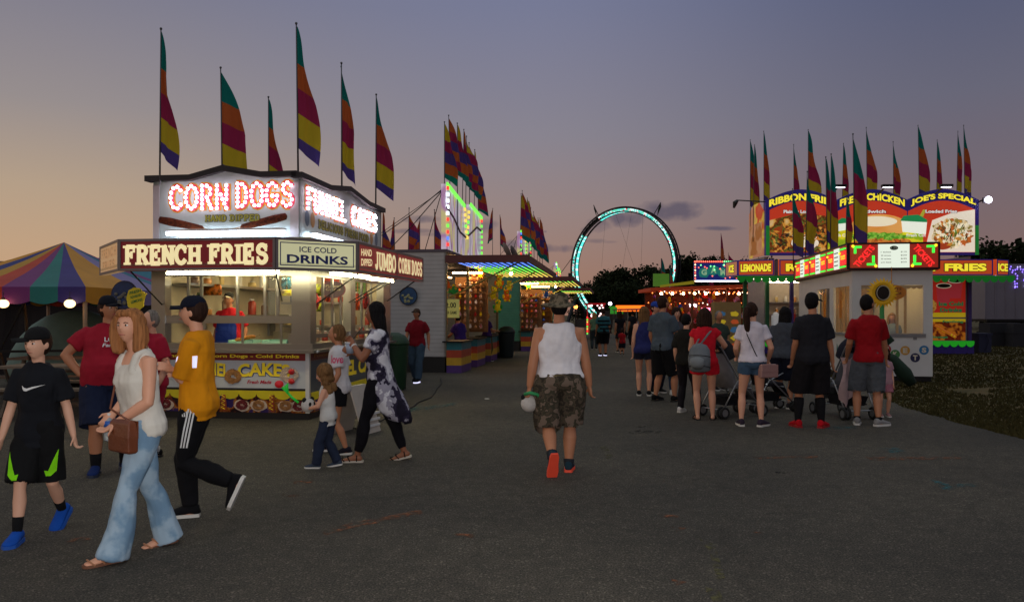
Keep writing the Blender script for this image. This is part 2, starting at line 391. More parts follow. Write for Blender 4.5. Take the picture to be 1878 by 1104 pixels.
for i in range(n_):
    for j in range(n_):
        x0 = -300+600*i/n_; y0 = -40+640*j/n_; g.quad((x0,y0,-.02), (x0+600/n_,y0,-.02), (x0+600/n_,y0+640/n_,-.02), (x0,y0+640/n_,-.02))
grass_soil = patch("grass_soil", [(44,42,24), (60,56,30), (76,68,38), (88,74,48)], 1.3, thr=0, detail=6, bump=.4)
tag(g.build('ground', grass_soil), kind='structure')
# asphalt midway: the right edge runs along the grass
edge = [(6.1,-5), (6.35,8), (6.4,11.5), (6.55,13.2), (7.05,15), (7.6,18), (8.1,22), (9.2,28), (9.6,34), (12,44), (14,60)]
r_ = random.Random(3); ed2 = []
for (a, b) in zip(edge, edge[1:]):
    k = max(2, int((Vector(b)-Vector(a)).length/.25))
    for i in range(k):
        t_ = i/k; ed2.append((a[0]+(b[0]-a[0])*t_+r_.uniform(-.05,.05)+.1*noise.noise(Vector((a[0]+t_, a[1]+t_*3, 0))), a[1]+(b[1]-a[1])*t_))
ed2.append(edge[-1])
g = MB(); g.add([(x, y, .0) for x, y in ed2]+[(-60, y, .0) for x, y in ed2], [(i, i+1, len(ed2)+i+1, len(ed2)+i) for i in range(len(ed2)-1)])
tag(g.build('road', asphalt()), kind='structure')
# grass blades along the verge and over the field on the right: too many to count
gm_ = mat("grass_blades", (62,57,32), .9, var=.25, vs=3, spec=.1)
g = MB(); r_ = random.Random(5)
def road_x(y):
    for (a, b) in zip(edge, edge[1:]):
        if a[1] <= y <= b[1]: return a[0]+(b[0]-a[0])*(y-a[1])/(b[1]-a[1])
    return 14
for i in range(30000):
    y = 9.5+34*r_.random()**1.9; x0 = road_x(y); x = x0+(.66*y+1.0-x0)*r_.random()
    if x < x0: continue
    if noise.noise(Vector((x*.7, y*.7, 0))) < -.4: continue
    h = r_.uniform(.02, .05)*(1+.02*y); w = .005+.0011*y; a = r_.uniform(0, PI); l = Vector((r_.uniform(-.5,.5), r_.uniform(-.5,.5), 1))*h
    p = Vector((x, y, -.02)); d = Vector((math.cos(a), math.sin(a), 0))*w
    g.add([p-d, p+d, p+l], [(0,1,2)])
tag(g.build('grass', gm_), kind='stuff')
# paint smears sprayed on the asphalt
def smear(name, pts, col, seed):
    m, t, b = _mk(name); b.inputs['Roughness'].default_value = .9; b.inputs['Base Color'].default_value = (*lin(col), 1)
    tcn = t.nodes.new('ShaderNodeTexCoord'); n = t.nodes.new('ShaderNodeTexNoise'); n.inputs['Scale'].default_value = 14; n.inputs['Detail'].default_value = 6
    t.links.new(tcn.outputs['Object'], n.inputs[0]); r = t.nodes.new('ShaderNodeValToRGB'); r.color_ramp.elements[0].position = .45; r.color_ramp.elements[1].position = .7
    t.links.new(n.outputs[0], r.inputs[0]); t.links.new(r.outputs[0], b.inputs['Alpha'])
    rr = random.Random(seed); g = MB()
    for q in pts:
        c = [gp(*p) for p in q]; g.add([p+Vector((0,0,.004)) for p in c], [tuple(range(len(c)))])
    return tag(g.build('road_marking', m), kind='structure')
smear("paint_teal", [[(1612,823),(1640,820),(1668,830),(1640,833)], [(1706,880),(1722,883),(1740,888),(1795,887),(1795,892),(1760,893),(1745,899),(1728,897)], [(1515,783),(1570,782),(1570,786),(1520,788)], [(745,750),(835,739),(838,744),(750,756)]], (34,92,98), 1)
smear("paint_orange", [[(590,975),(640,960),(770,935),(778,942),(650,968),(596,982)], [(832,978),(872,980),(868,987),(835,985)], [(1210,942),(1250,946),(1240,951),(1205,948)], [(1585,838),(1760,838),(1765,842),(1600,845)], [(1380,838),(1500,836),(1500,840),(1390,842)], [(520,905),(560,908),(550,913),(515,911)], [(1230,965),(1260,969),(1240,975)], [(535,882),(575,882),(572,888),(540,888)], [(118,990),(165,984),(170,990),(125,996)], [(1380,975),(1400,977),(1390,982)],[(1230,1062),(1262,1068),(1240,1074)]], (120,70,40), 2)
smear("paint_yellow", [[(1280,985),(1312,1000),(1330,1060),(1316,1066),(1300,1010)], [(1100,820),(1112,818),(1125,838),(1112,842)], [(1290,1075),(1320,1085),(1330,1104),(1308,1104)]], (84,80,44), 4)
smear("oil_stain", [[(1152,793),(1170,789),(1214,791),(1216,795),(1160,796)], [(1165,783),(1185,781),(1182,785)], [(1420,865),(1450,866),(1448,869),(1424,868)]], (6,6,6), 6)
# ------------------------------------------------------------ trees
bark = mat("bark", (40,32,26), .95, var=.3, bump=.5, bs=12)
leafm = mat("dark_leaves", (34,42,24), .9, var=.45, vs=1.2, spec=.1)
def tree(h, w, seed, leaves=2600, pine=False):
    r = random.Random(seed); t = empty('tree', (0,0,0))
    tr = MB(); tr.tube([(0,0,-.1), (.1,.05,h*.3), (-.05,0,h*.6), (0,0,h*.85)], [h*.022, h*.017, h*.011, h*.004], 7)
    cl = []
    nb = 15
    for i in range(nb):
        z = h*(.18+.75*i/nb); a = r.uniform(0, 2*PI); ln = w*(.55+.45*math.sin(PI*min(1,(z/h-.1)/.85)))*r.uniform(.6,1)
        p0 = Vector((0,0,z*.86)); p1 = Vector((math.cos(a)*ln*.5, math.sin(a)*ln*.5, z)); p2 = Vector((math.cos(a)*ln, math.sin(a)*ln, z+h*.04))
        tr.tube([p0, p1, p2], [h*.008, h*.005, h*.002], 5); cl += [(p1, w*.34), (p2, w*.3)]
    for i in range(9): cl.append((Vector((r.gauss(0,w*.35), r.gauss(0,w*.35), h*r.uniform(.3,.98))), w*r.uniform(.2,.36)))
    tr.build('trunk', bark, t, smooth=True)
    c = MB()
    for i in range(leaves):
        p, s = r.choice(cl); d = Vector((r.gauss(0,1), r.gauss(0,1), r.gauss(0,.8))); d = d.normalized()*s*r.random()**.45
        q = p+d; e = h*.022*r.uniform(.6,1.5); a = Vector((r.uniform(-1,1), r.uniform(-1,1), r.uniform(-1,1))).normalized()*e; b = a.cross(Vector((r.uniform(-1,1), r.uniform(-1,1), r.uniform(-1,1)))).normalized()*e*.8
        c.add([q-a, q-b, q+a, q+b], [(0,1,2,3)])
    c.build('crown', leafm, t); return t
protos = [tree(9, 3.2, 1), tree(8, 3.6, 2), tree(10.5, 3.0, 3), tree(7, 3.4, 4)]
PU = [False]*4
def plant(i, x, y, s, label, grp):
    o = protos[i]
    if PU[i]: o = copy_tree(o)
    else: PU[i] = True
    o.location = (x, y, -.02); o.rotation_euler = (0,0,rnd.uniform(0,6.28)); o.scale = (s, s, s); tag(o, label, 'tree', grp)
top = [(1075,528),(1085,520),(1100,510),(1118,500),(1130,496),(1150,499),(1168,503),(1185,495),(1205,493),(1222,500),(1240,490),(1255,480),(1268,474),(1285,476),(1300,484),(1315,486),(1340,490),(1355,478),(1372,482),(1395,480),(1420,490)]
for i, (px, py) in enumerate(top):
    Y = 128+rnd.uniform(-9, 9); z = at(px, py, Y).z; x = at(px, py, Y).x; k = i % 4
    plant(k, x, Y, z/(9, 8, 10.5, 7)[k]*1.03, 'tall dark tree in the wood behind the ring ride and the midway', 'trees of the wood behind the midway')
for i in range(26):
    px = 1060+i*17; Y = 112+rnd.uniform(-4, 4); k = rnd.randrange(4); p = at(px, 528+rnd.uniform(-9,8), Y)
    plant(k, p.x, Y, p.z/(9, 8, 10.5, 7)[k], 'low dark tree at the foot of the wood behind the midway', 'lower trees at the edge of the wood')
for i, (px, py, Y, lb) in enumerate([(1800,440,78,'rounded dark tree rising just right of the food billboard'), (1838,462,84,'low dark tree between two taller ones over the white semi trailer'), (1872,436,72,'big dark tree at the far right edge over the white semi trailer'),
                                     (1822,468,90,'small dark tree behind the gap beside the food billboard'), (1856,452,80,'mid height dark tree beside the big one on the far right')]):
    p = at(px, py, Y); k = i % 4; plant(k, p.x, Y, p.z/(9, 8, 10.5, 7)[k]*.97, lb, 'trees behind the semi trailer')
# ============================================================ shared pieces
steel = mat("stainless", (150,150,150), .28, metal=.9, var=.06, vs=3, stretch=(1,1,.1))
alu = mat("aluminium", (150,150,152), .42, metal=.7, var=.08)
darkm = mat("dark_metal", (26,26,28), .5, metal=.5)
black = mat("black_paint", (14,14,16), .5)
white = mat("white_paint", (205,205,205), .5, var=.06, bump=.05, bs=40)
rubber = mat("rubber", (18,18,18), .8)
pole_m = mat("pole_metal", (90,90,95), .4, metal=.8)
tube_m = glow("fluorescent_tube", (255,240,185), 36)
tube_c = glow("cool_tube", (215,235,255), 26)
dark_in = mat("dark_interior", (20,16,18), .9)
FLAGC = {'teal': (24,120,112), 'orange': (186,96,50), 'magenta': (156,44,84), 'yellow': (196,172,46), 'purple': (84,68,138)}
flagm = [mat("flag_"+k, v, .85, var=.08, emit=v, es=.0) for k, v in FLAGC.items()]
FMAT = {k: m for k, m in zip(FLAGC, flagm)}
def flag_mesh(order, seed, H=1.95, wid=.36, sway=.1):
    """feather flag: pole along z from 0 down; cloth grows wider downwards and hangs in folds"""
    r = random.Random(seed); ph = r.uniform(0, 6); g = MB(); nz_, nx = 30, 8; V_ = []
    fold = r.uniform(.3, 1.0); k1 = r.uniform(5, 9); bul = r.uniform(.1, .5)
    for i in range(nz_+1):
        t = i/nz_; w = wid*min(1, t*1.7)**.9*(1+bul*.6*math.sin(t*k1+ph))*(1-.25*max(0,t-.7))
        drop = .20*H*max(0, t-.4)*1.2
        row = []
        for j in range(nx+1):
            s = j/nx; x = s*w*(.45+.55*fold)+.02*math.sin(t*9+ph)*s; y = .10*math.sin(s*8+t*6+ph)*min(1, t*2)*s+.25*w*(1-fold)*s
            z = -t*H*.92-drop*s
            row.append((x+sway*s*t*t*.6, y, z))
        V_.append(row)
    vs = [p for row in V_ for p in row]; fs = [(i*(nx+1)+j, i*(nx+1)+j+1, (i+1)*(nx+1)+j+1, (i+1)*(nx+1)+j) for i in range(nz_) for j in range(nx)]
    g.add(vs, fs); return g, [flag_mat(order)]
FMC = {}
def flag_mat(order):
    key = tuple(order)
    if key in FMC: return FMC[key]
    m, t, b = _mk("flag_cloth"); b.inputs['Roughness'].default_value = .85; b.inputs['Specular IOR Level'].default_value = .15
    tcn = t.nodes.new('ShaderNodeTexCoord'); s = t.nodes.new('ShaderNodeSeparateXYZ'); t.links.new(tcn.outputs['Generated'], s.inputs[0])
    n = t.nodes.new('ShaderNodeMath'); n.operation = 'MULTIPLY_ADD'; t.links.new(s.outputs[0], n.inputs[0]); n.inputs[1].default_value = .10; t.links.new(s.outputs[2], n.inputs[2])
    r = t.nodes.new('ShaderNodeValToRGB'); cr = r.color_ramp; cr.interpolation = 'CONSTANT'; k = len(order)
    while len(cr.elements) < k: cr.elements.new(.5)
    for i, (e, c) in enumerate(zip(cr.elements, reversed(order))): e.position = 0 if i == 0 else .03+.89*i/k; e.color = (*lin(FLAGC[c]), 1)
    t.links.new(n.outputs[0], r.inputs[0]); t.links.new(r.outputs[0], b.inputs['Base Color'])
    tr = t.nodes.new('ShaderNodeBsdfTranslucent'); t.links.new(r.outputs[0], tr.inputs[0]); mx = t.nodes.new('ShaderNodeMixShader'); mx.inputs[0].default_value = .5
    t.links.new(b.outputs[0], mx.inputs[1]); t.links.new(tr.outputs[0], mx.inputs[2]); t.links.new(mx.outputs[0], t.nodes['Material Output'].inputs[0])
    FMC[key] = m; return m
FL = {}
def feather_flag(loc_top, zbase, rz, order, label, group, seed, H=1.95, wid=.36, flip=1):
    t = empty('feather_flag', (loc_top[0], loc_top[1], zbase), rz, label, 'flag', group)
    rt = random.Random(int(loc_top[0]*97+loc_top[1]*13)); t.rotation_euler = (math.radians(rt.uniform(-1,1)), math.radians(rt.uniform(-1.2,1.2)), rz+math.radians(rt.uniform(-14,14) if zbase < 3.45 else 0))
    p = MB(); p.tube([(0,0,0), (0,0,loc_top[2]-zbase+.04)], [.016,.01], 6); p.ell((0,0,loc_top[2]-zbase+.05), .022, 6, 4)
    p.build('pole', pole_m, t, smooth=True)
    key = (tuple(order), seed % 5, round(H,2), round(wid,2))
    if key in FL: me = FL[key]; c = put(me, 'banner', t)
    else:
        g, ms = flag_mesh(order, seed, H, wid); c = g.build('banner', ms, t, smooth=True); FL[key] = c.data
    c.location = (0, 0, loc_top[2]-zbase); c.scale = (flip, 1, 1)
    return t
def siding(name, col, gap=.11):
    m, t, b = _mk(name); b.inputs['Roughness'].default_value = .55
    tcn = t.nodes.new('ShaderNodeTexCoord'); s = t.nodes.new('ShaderNodeSeparateXYZ'); t.links.new(tcn.outputs['Object'], s.inputs[0])
    f = t.nodes.new('ShaderNodeMath'); f.operation = 'DIVIDE'; f.inputs[1].default_value = gap; t.links.new(s.outputs[2], f.inputs[0])
    q = t.nodes.new('ShaderNodeMath'); q.operation = 'FRACT'; t.links.new(f.outputs[0], q.inputs[0])
    r = t.nodes.new('ShaderNodeValToRGB'); cr = r.color_ramp; cr.elements[0].position = 0; cr.elements[1].position = .12
    c = lin(col); cr.elements[0].color = (*[v*.4 for v in c], 1); cr.elements[1].color = (*c, 1); t.links.new(q.outputs[0], r.inputs[0])
    n = t.nodes.new('ShaderNodeTexNoise'); n.inputs['Scale'].default_value = 2.2; n.inputs['Detail'].default_value = 5; t.links.new(tcn.outputs['Object'], n.inputs[0])
    mx = t.nodes.new('ShaderNodeMix'); mx.data_type = 'RGBA'; mx.blend_type = 'MULTIPLY'; mx.inputs[0].default_value = .35; t.links.new(r.outputs[0], mx.inputs[6]); t.links.new(n.outputs[0], mx.inputs[7])
    t.links.new(mx.outputs[2], b.inputs['Base Color'])
    bp = t.nodes.new('ShaderNodeBump'); bp.inputs['Distance'].default_value = .02; t.links.new(q.outputs[0], bp.inputs['Height']); t.links.new(bp.outputs[0], b.inputs['Normal'])
    MATS[name] = m; return m
ZV = Vector((0,0,1))
def fr(a, b):      # frame of a vertical panel seen from outside, a = its left end
    a = Vector((a[0], a[1], 0)); b = Vector((b[0], b[1], 0)); x = (b-a).normalized(); return a, x, x.cross(ZV), (b-a).length
def panel(mb, a, b, z0, z1, th, m):
    o, x, n, w = fr(a, b); mb.prism([(0,z0), (w,z0), (w,z1), (0,z1)], o, x, ZV, -n*th, m); return o, x, n, w
def frame_rect(mb, o, x, n, x0, x1, z0, z1, t, d, m):
    """raised border round a rectangle on a vertical face"""
    for a, b, c, e in ((x0,x1,z1-t,z1), (x0,x1,z0,z0+t), (x0,x0+t,z0+t,z1-t), (x1-t,x1,z0+t,z1-t)):
        mb.prism([(a,c), (b,c), (b,e), (a,e)], o, x, ZV, n*d, m)
def scallops(mb, o, x, n, x0, x1, z, h, k, off, m):
    w = (x1-x0)/k
    for i in range(k):
        a = x0+i*w; pts = [(a, z), (a, z-h*.35)]+[(a+w/2-w/2*math.cos(PI*j/6), z-h*.35-h*.65*math.sin(PI*j/6)) for j in range(1, 6)]+[(a+w, z-h*.35), (a+w, z)]
        mb.prism(pts, o+n*off, x, ZV, n*.006, m)
# ============================================================ CORN DOG STAND
T = empty('food_stand', (-3.14, 11.5, 0), math.radians(-7.5), 'food stand under a lit corn dogs roof sign with a french fries sign', 'food stand')
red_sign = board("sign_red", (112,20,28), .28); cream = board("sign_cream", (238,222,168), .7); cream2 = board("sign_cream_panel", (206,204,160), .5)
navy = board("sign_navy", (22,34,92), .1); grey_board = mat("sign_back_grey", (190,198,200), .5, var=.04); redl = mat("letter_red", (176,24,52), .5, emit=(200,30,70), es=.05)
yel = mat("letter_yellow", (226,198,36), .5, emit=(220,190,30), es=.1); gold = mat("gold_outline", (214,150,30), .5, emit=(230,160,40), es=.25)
bulb_w = glow("white_bulb", (255,236,252), 9); blackm = mat("print_black", (10,10,12), .6)
WX0, WX1, DY = -2.3, .17, 4.1
b = MB()
b.box(WX0, 0, .12, WX1, .05, 1.0); b.box(WX1-.05, .05, .12, WX1, DY, 1.0); b.box(WX0, .16, .12, WX0+.05, DY, 2.42); b.box(WX0+.05, DY-.05, .12, WX1-.05, DY, 2.5)
b.box(WX0+.05, .05, .8, WX1-.05, DY-.05, .85)
b.build('lower_wall', mat("stand_wall", (196,184,156), .5), T)
b = MB(); b.box(WX0, .02, .0, WX1-.02, .06, .12); b.box(WX1-.06, .06, 0, WX1-.02, DY, .12); b.build('skirt', black, T)
b = MB(); b.box(WX0-.02, -.16, .99, WX1+.12, .0, 1.03); b.box(WX0-.02, -.05, 1.03, WX1+.06, .3, 1.12); b.box(WX1+.001, .0, .99, WX1+.14, DY, 1.03); b.box(WX1-.3, .3, 1.03, WX1+.06, DY, 1.12)
b.build('counter', steel, T)
for (x0, y0, x1, y1) in ((WX1-.27, -.03, WX1+.02, .2), (WX0-.02, -.02, WX0+.2, .15), (WX1-.12, 1.75, WX1+.02, 1.98), (WX1-.12, 3.62, WX1+.02, DY), (WX0, DY-.3, WX0+.1, DY)):
    q = MB(); q.box(x0, y0, 1.12, x1, y1, 2.42); q.build('post', steel, T)
    # pressed ribs of the post
b = MB(); b.box(WX0+.2, 0, 1.42, WX1-.27, .05, 1.53)
for x in (-1.76, -1.55, -.98, -.55, -.35): b.box(x, 0, 1.53, x+.035, .04, 2.25)
for x in (-1.5, -.9, -.3): b.box(x, .01, 1.12, x+.03, .04, 1.42)
b.box(WX0+.2, -.01, 2.12, WX1-.27, .05, 2.3); b.build('window_frame', steel, T)
b = MB(); b.box(WX1-.05, .2, 1.2, WX1, 1.75, 1.26); b.box(WX1-.05, 1.98, 1.2, WX1, 3.62, 1.26)
for y in (.55, .95, 1.35, 2.4, 2.95): b.box(WX1-.04, y, 1.26, WX1-.005, y+.04, 2.12)
b.box(WX1-.05, .2, 2.12, WX1, 1.75, 2.3); b.box(WX1-.05, 1.98, 2.12, WX1, 3.62, 2.3); b.build('window_frame', steel, T)
def _glass():
    m, t, b = _mk("window_glass"); b.inputs['Base Color'].default_value = (.9,.9,.9,1); b.inputs['Roughness'].default_value = .05; tr = t.nodes.new('ShaderNodeBsdfTransparent'); mx = t.nodes.new('ShaderNodeMixShader'); mx.inputs[0].default_value = .07
    t.links.new(tr.outputs[0], mx.inputs[1]); t.links.new(b.outputs[0], mx.inputs[2]); t.links.new(mx.outputs[0], t.nodes['Material Output'].inputs[0]); return m
glass = _glass()
for nm, rect in (('window_pane', (WX0+.2, -.55)),):
    q = MB(); q.box(-.5, .055, 1.55, -.02, .058, 2.1); q.build('window_pane', glass, T)
b = MB(); b.box(WX0, 0, 2.42, WX1, DY, 2.52); b.build('ceiling_panel', white, T)
# interior: back shelves, lit from the ceiling
b = MB(); b.box(WX0+.06, .4, 2.0, WX0+.5, DY-.2, 2.04); b.box(WX0+.06, .4, 1.5, WX0+.5, DY-.2, 1.54); b.box(-1.9, DY-.45, 1.75, WX1-.3, DY-.06, 1.79); b.box(-1.9, DY-.45, 1.3, WX1-.3, DY-.06, 1.34)
b.box(-1.9, DY-.8, .85, -.2, DY-.5, 1.22); b.build('shelf', steel, T)
b = MB(); b.box(-1.7, 1.2, 2.36, -.4, 1.32, 2.41); b.box(-1.7, 3.0, 2.36, -.4, 3.12, 2.41); b.box(-.05, .5, 2.36, .03, 1.7, 2.41); b.build('ceiling_light', glow("inside_light", (255,230,170), 26), T)
for (x0, z0, w_, h_, c) in ((-1.9,1.95,.5,.35,(200,190,150)), (-1.2,2.0,.35,.3,(170,60,40)), (-.75,1.95,.45,.4,(90,120,60)), (-1.75,.95,.5,.3,(60,70,110)), (-1.0,.95,.7,.28,(190,180,160)), (-.3,1.5,.3,.2,(160,120,60))):
    q = MB(); q.box(x0, DY-.07, z0, x0+w_, DY-.053, z0+h_); [q.box(x0+.04, DY-.075, z0+.05+.07*i, x0+w_*(.6+.3*(i % 2)), DY-.0705, z0+.075+.07*i, 1) for i in range(int(h_/.08))]; q.build('menu_board', [mat('menu_%d_%d' % (c[0], c[1]), c, .6), mat('menu_ink', (50,40,40), .7)], T)
# awning: soffit, top and five sign panels round it
AP = [(-3.1,-.1), (-2.05,-1.2), (.2,-1.24), (1.06,-.47), (1.16,2.85)]
b = MB(); b.add([(x, y, 2.2) for x, y in AP+[(WX1,2.85), (WX1,0), (WX0,0)]]+[(x, y, 2.235) for x, y in AP+[(WX1,2.85), (WX1,0), (WX0,0)]],
      [(7,6,5,4,3,2,1,0), (8,9,10,11,12,13,14,15)]+[(i, (i+1) % 8, (i+1) % 8+8, i+8) for i in range(8)])
b.build('awning', mat("soffit", (176,172,150), .5, var=.08), T)
def sign_part(a, c, z0, z1, face, border, name='awning_sign', th=.09, bt=.035):
    q = MB(); o, x, n, w = panel(q, a, c, z0, z1, th, 0); frame_rect(q, o, x, n, 0, w, z0, z1, bt, .012, 1)
    p = q.build(name, [face, border], T); return p, o, x, n, w
fmet = mat("sign_frame", (120,112,112), .45, metal=.5)
p, o, x, n, w = sign_part(AP[1], AP[2], 2.14, 2.57, red_sign, fmet)
q = MB(); rs = stroke_text("FRENCH FRIES", o, x, ZV, n, w-.2, .27, gap=.12); paint_letters(q, rs, o+x*.1+ZV*2.215, x, ZV, n, .062, 0, off=.006); q.build('lettering', cream, p)
p, o, x, n, w = sign_part(AP[2], AP[3], 2.14, 2.57, cream2, fmet)
q = MB(); frame_rect(q, o, x, n, .06, w-.06, 2.2, 2.51, .012, .004, 0)
fit_text(q, "ICE COLD", o+x*.32+ZV*2.385, x, ZV, n, .52, .075, 0, .015, .006); fit_text(q, "DRINKS", o+x*.15+ZV*2.235, x, ZV, n, w-.3, .115, 0, .03, .006); q.build('lettering', navy, p)
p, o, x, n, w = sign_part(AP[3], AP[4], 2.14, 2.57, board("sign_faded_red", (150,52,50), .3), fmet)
q = MB(); rs = stroke_text("JUMBO", o, x, ZV, n, .98, .28); paint_letters(q, rs, o+x*.72+ZV*2.215, x, ZV, n, .055, 0, off=.006)
rs = stroke_text("CORN DOGS", o, x, ZV, n, 1.38, .26, gap=.14); paint_letters(q, rs, o+x*1.86+ZV*2.225, x, ZV, n, .045, 0, off=.006)
fit_text(q, "HAND", o+x*.12+ZV*2.38, x, ZV, n, .44, .1, 0, .02, .006, arc=lambda t: t*.02); fit_text(q, "DIPPED", o+x*.12+ZV*2.24, x, ZV, n, .46, .1, 0, .02, .006, arc=lambda t: t*.02)
q.box(0,0,0,0,0,0); q.build('lettering', cream, p)
q = MB(); o2 = o+n*.004; q.prism([(1.76,2.17), (1.785,2.17), (1.785,2.54), (1.76,2.54)], o2, x, ZV, n*.008, 0); q.build('seam_strip', fmet, p)
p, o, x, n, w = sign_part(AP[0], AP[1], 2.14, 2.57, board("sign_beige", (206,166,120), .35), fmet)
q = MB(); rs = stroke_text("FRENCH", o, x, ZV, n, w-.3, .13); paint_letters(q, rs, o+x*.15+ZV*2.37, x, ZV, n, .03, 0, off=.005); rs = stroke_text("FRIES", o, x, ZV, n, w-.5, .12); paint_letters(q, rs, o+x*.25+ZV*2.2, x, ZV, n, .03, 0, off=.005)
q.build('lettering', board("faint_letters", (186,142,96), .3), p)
# light tubes under the awning and on the roof ledge, each with its fitting
for a, c, m in (((-1.62,-.75,2.13), (.05,-.8,2.13), tube_m), ((.55,-.15,2.14), (.72,1.05,2.14), tube_m), ((.6,1.35,2.14), (.68,2.55,2.14), tube_m), ((-1.95,-.22,2.74), (-.12,-.22,2.74), tube_c), ((.12,.25,2.74), (.12,1.75,2.74), tube_c)):
    q = MB(); q.beam(Vector(a)+Vector((0,0,.045)), Vector(c)+Vector((0,0,.045)), .12, .03); f = q.build('light_fitting', white, T)
    q = MB(); q.cyl(a, c, .024, 10); q.build('light_tube', m, f, smooth=True)
for a, c in (((-.25,-.02,1.75), (.12,-1.1,2.2)), ((WX1,.25,1.7), (.95,.1,2.2)), ((WX1,1.7,1.75), (1.05,1.5,2.2)), ((WX1,1.95,1.75), (1.08,1.75,2.2)), ((WX1,3.9,1.8), (1.12,2.7,2.2)), ((-2.15,-.02,1.7), (-2.0,-1.1,2.2))):
    q = MB(); q.cyl(a, c, .011, 6); q.build('strut', darkm, T)
# roof and lit roof sign
b = MB(); b.box(WX0-.05, -.3, 2.6, WX1+.12, DY+.05, 2.66); b.box(WX0, 0, 2.52, WX1-.02, DY, 2.6); b.build('roof', mat("roof_edge", (150,150,135), .5), T)
SX0, SX1 = -2.3, .0
zf = 3.56; gab = [(0,0), (.27,.0), (.5,.13), (.76,.02), (1,.02)]
def wall_poly(w): return [(0,2.66), (w,2.66)]+[(w*u, zf+dz) for u, dz in reversed(gab)]
q = MB(); o, x, n, w = fr((SX0,0), (SX1,0)); q.prism(wall_poly(w), o, x, ZV, -n*.06, 0); frame_rect(q, o, x, n, 0, .1, 2.66, 3.5, .05, .01, 1); frame_rect(q, o, x, n, w-.13, w, 2.66, 3.5, .065, .01, 1)
front = q.build('roof_sign', [grey_board, mat("sign_post_pale", (188,176,182), .5)], T)
q = MB(); o_s, x_s, n_s, w_s = fr((SX1,0), (SX1,4.1)); q.prism(wall_poly(w_s), o_s, x_s, ZV, -n_s*.06, 0)
side = q.build('roof_sign', [grey_board], T)
q = MB(); q.prism(wall_poly(4.1), Vector((SX0,4.1,0)), Vector((0,-1,0)), ZV, Vector((.06,0,0)), 0); q.prism(wall_poly(2.3), Vector((SX1,4.1,0)), Vector((-1,0,0)), ZV, Vector((0,-.06,0)), 0); q.build('roof_sign', grey_board, T)
q = MB(); ov = .09
for (o_, x_, n_, w_) in ((o, x, n, w), (o_s, x_s, n_s, w_s)):
    for (u0, d0), (u1, d1) in zip(gab, gab[1:]):
        a0 = u0*w_-(ov if u0 == 0 else 0); a1 = u1*w_+(ov*.0 if u1 == 1 else 0)
        q.prism([(a0, zf+d0-.01), (a1, zf+d1-.01), (a1, zf+d1+.075), (a0-.0, zf+d0+.075)], o_+n_*ov, x_, ZV, -n_*(ov+.08), 0)
q.build('roof_cap', mat("cap_black", (22,18,24), .5), T)
def bulb_word(par, txt, o, x, n, x0, w, z, h, th, mats, sp=.072):
    res = stroke_text(txt, o, x, ZV, n, w, h, gap=.1)
    for c, pls, se in res:
        q = MB(); oo = o+x*x0+ZV*z
        paint_letters(q, [(c, pls, [])], oo, x, ZV, n, th, 1, serif=False, off=.004, grow=.035)
        paint_letters(q, [(c, pls, [])], oo, x, ZV, n, th, 0, serif=False, off=.012)
        lt = q.build('letter', mats, par); bb = MB(); seen = []
        for pl in pls:
            ln = sum((Vector(b_)-Vector(a_)).length for a_, b_ in zip(pl, pl[1:])); k = max(1, round(ln/sp)); cl = (Vector(pl[0])-Vector(pl[-1])).length < 1e-5
            for i in range(k+(0 if cl else 1)):
                d = ln*i/k; p_ = Vector(pl[-1])
                for a_, b_ in zip(pl, pl[1:]):
                    s_ = (Vector(b_)-Vector(a_)).length
                    if d <= s_+1e-9: p_ = Vector(a_).lerp(Vector(b_), d/s_ if s_ else 0); break
                    d -= s_
                if any((p_-s2).length < sp*.55 for s2 in seen): continue
                seen.append(p_); bb.ell(oo+x*p_.x+ZV*p_.y+n*.035, .026, 6, 4)
        bb.build('bulb', bulb_w, lt, smooth=True)
LM = [redl, gold]
bulb_word(front, "CORN", o, x, n, .28, .94, 3.1, .4, .085, LM); bulb_word(front, "DOGS", o, x, n, 1.32, .92, 3.12, .4, .085, LM)
bulb_word(side, "FUNNEL", o_s, x_s, n_s, .22, 1.72, 3.12, .36, .09, LM, .07); bulb_word(side, "CAKES", o_s, x_s, n_s, 2.25, 1.45, 3.12, .36, .09, LM, .07)
olive = mat("letters_olive", (166,160,60), .5); navyp = mat("print_navy", (30,44,70), .5)
q = MB(); rs = stroke_text("HAND DIPPED", o, x, ZV, n, .86, .1); paint_letters(q, rs, o+x*.84+ZV*2.935, x, ZV, n, .022, 1, off=.004, grow=.012); paint_letters(q, rs, o+x*.84+ZV*2.935, x, ZV, n, .022, 0, off=.012)
q.build('lettering', [olive, navyp], front)
q = MB(); rs = stroke_text("DELICIOUS FRESH FOOD", o_s, x_s, ZV, n_s, 2.5, .14); paint_letters(q, rs, o_s+x_s*.75+ZV*2.9, x_s, ZV, n_s, .032, 1, off=.004, grow=.014); paint_letters(q, rs, o_s+x_s*.75+ZV*2.9, x_s, ZV, n_s, .032, 0, off=.012)
for yy, mm in ((.3,2), (.52,3), (3.45,3), (3.75,2)): blob(q, yy, 3.0, .09, .12, o_s, x_s, ZV, n_s, .006, mm)
q.build('lettering', [olive, navyp, mat("print_bluegrey", (90,110,130), .5), mat("print_tan", (170,130,80), .5)], side)
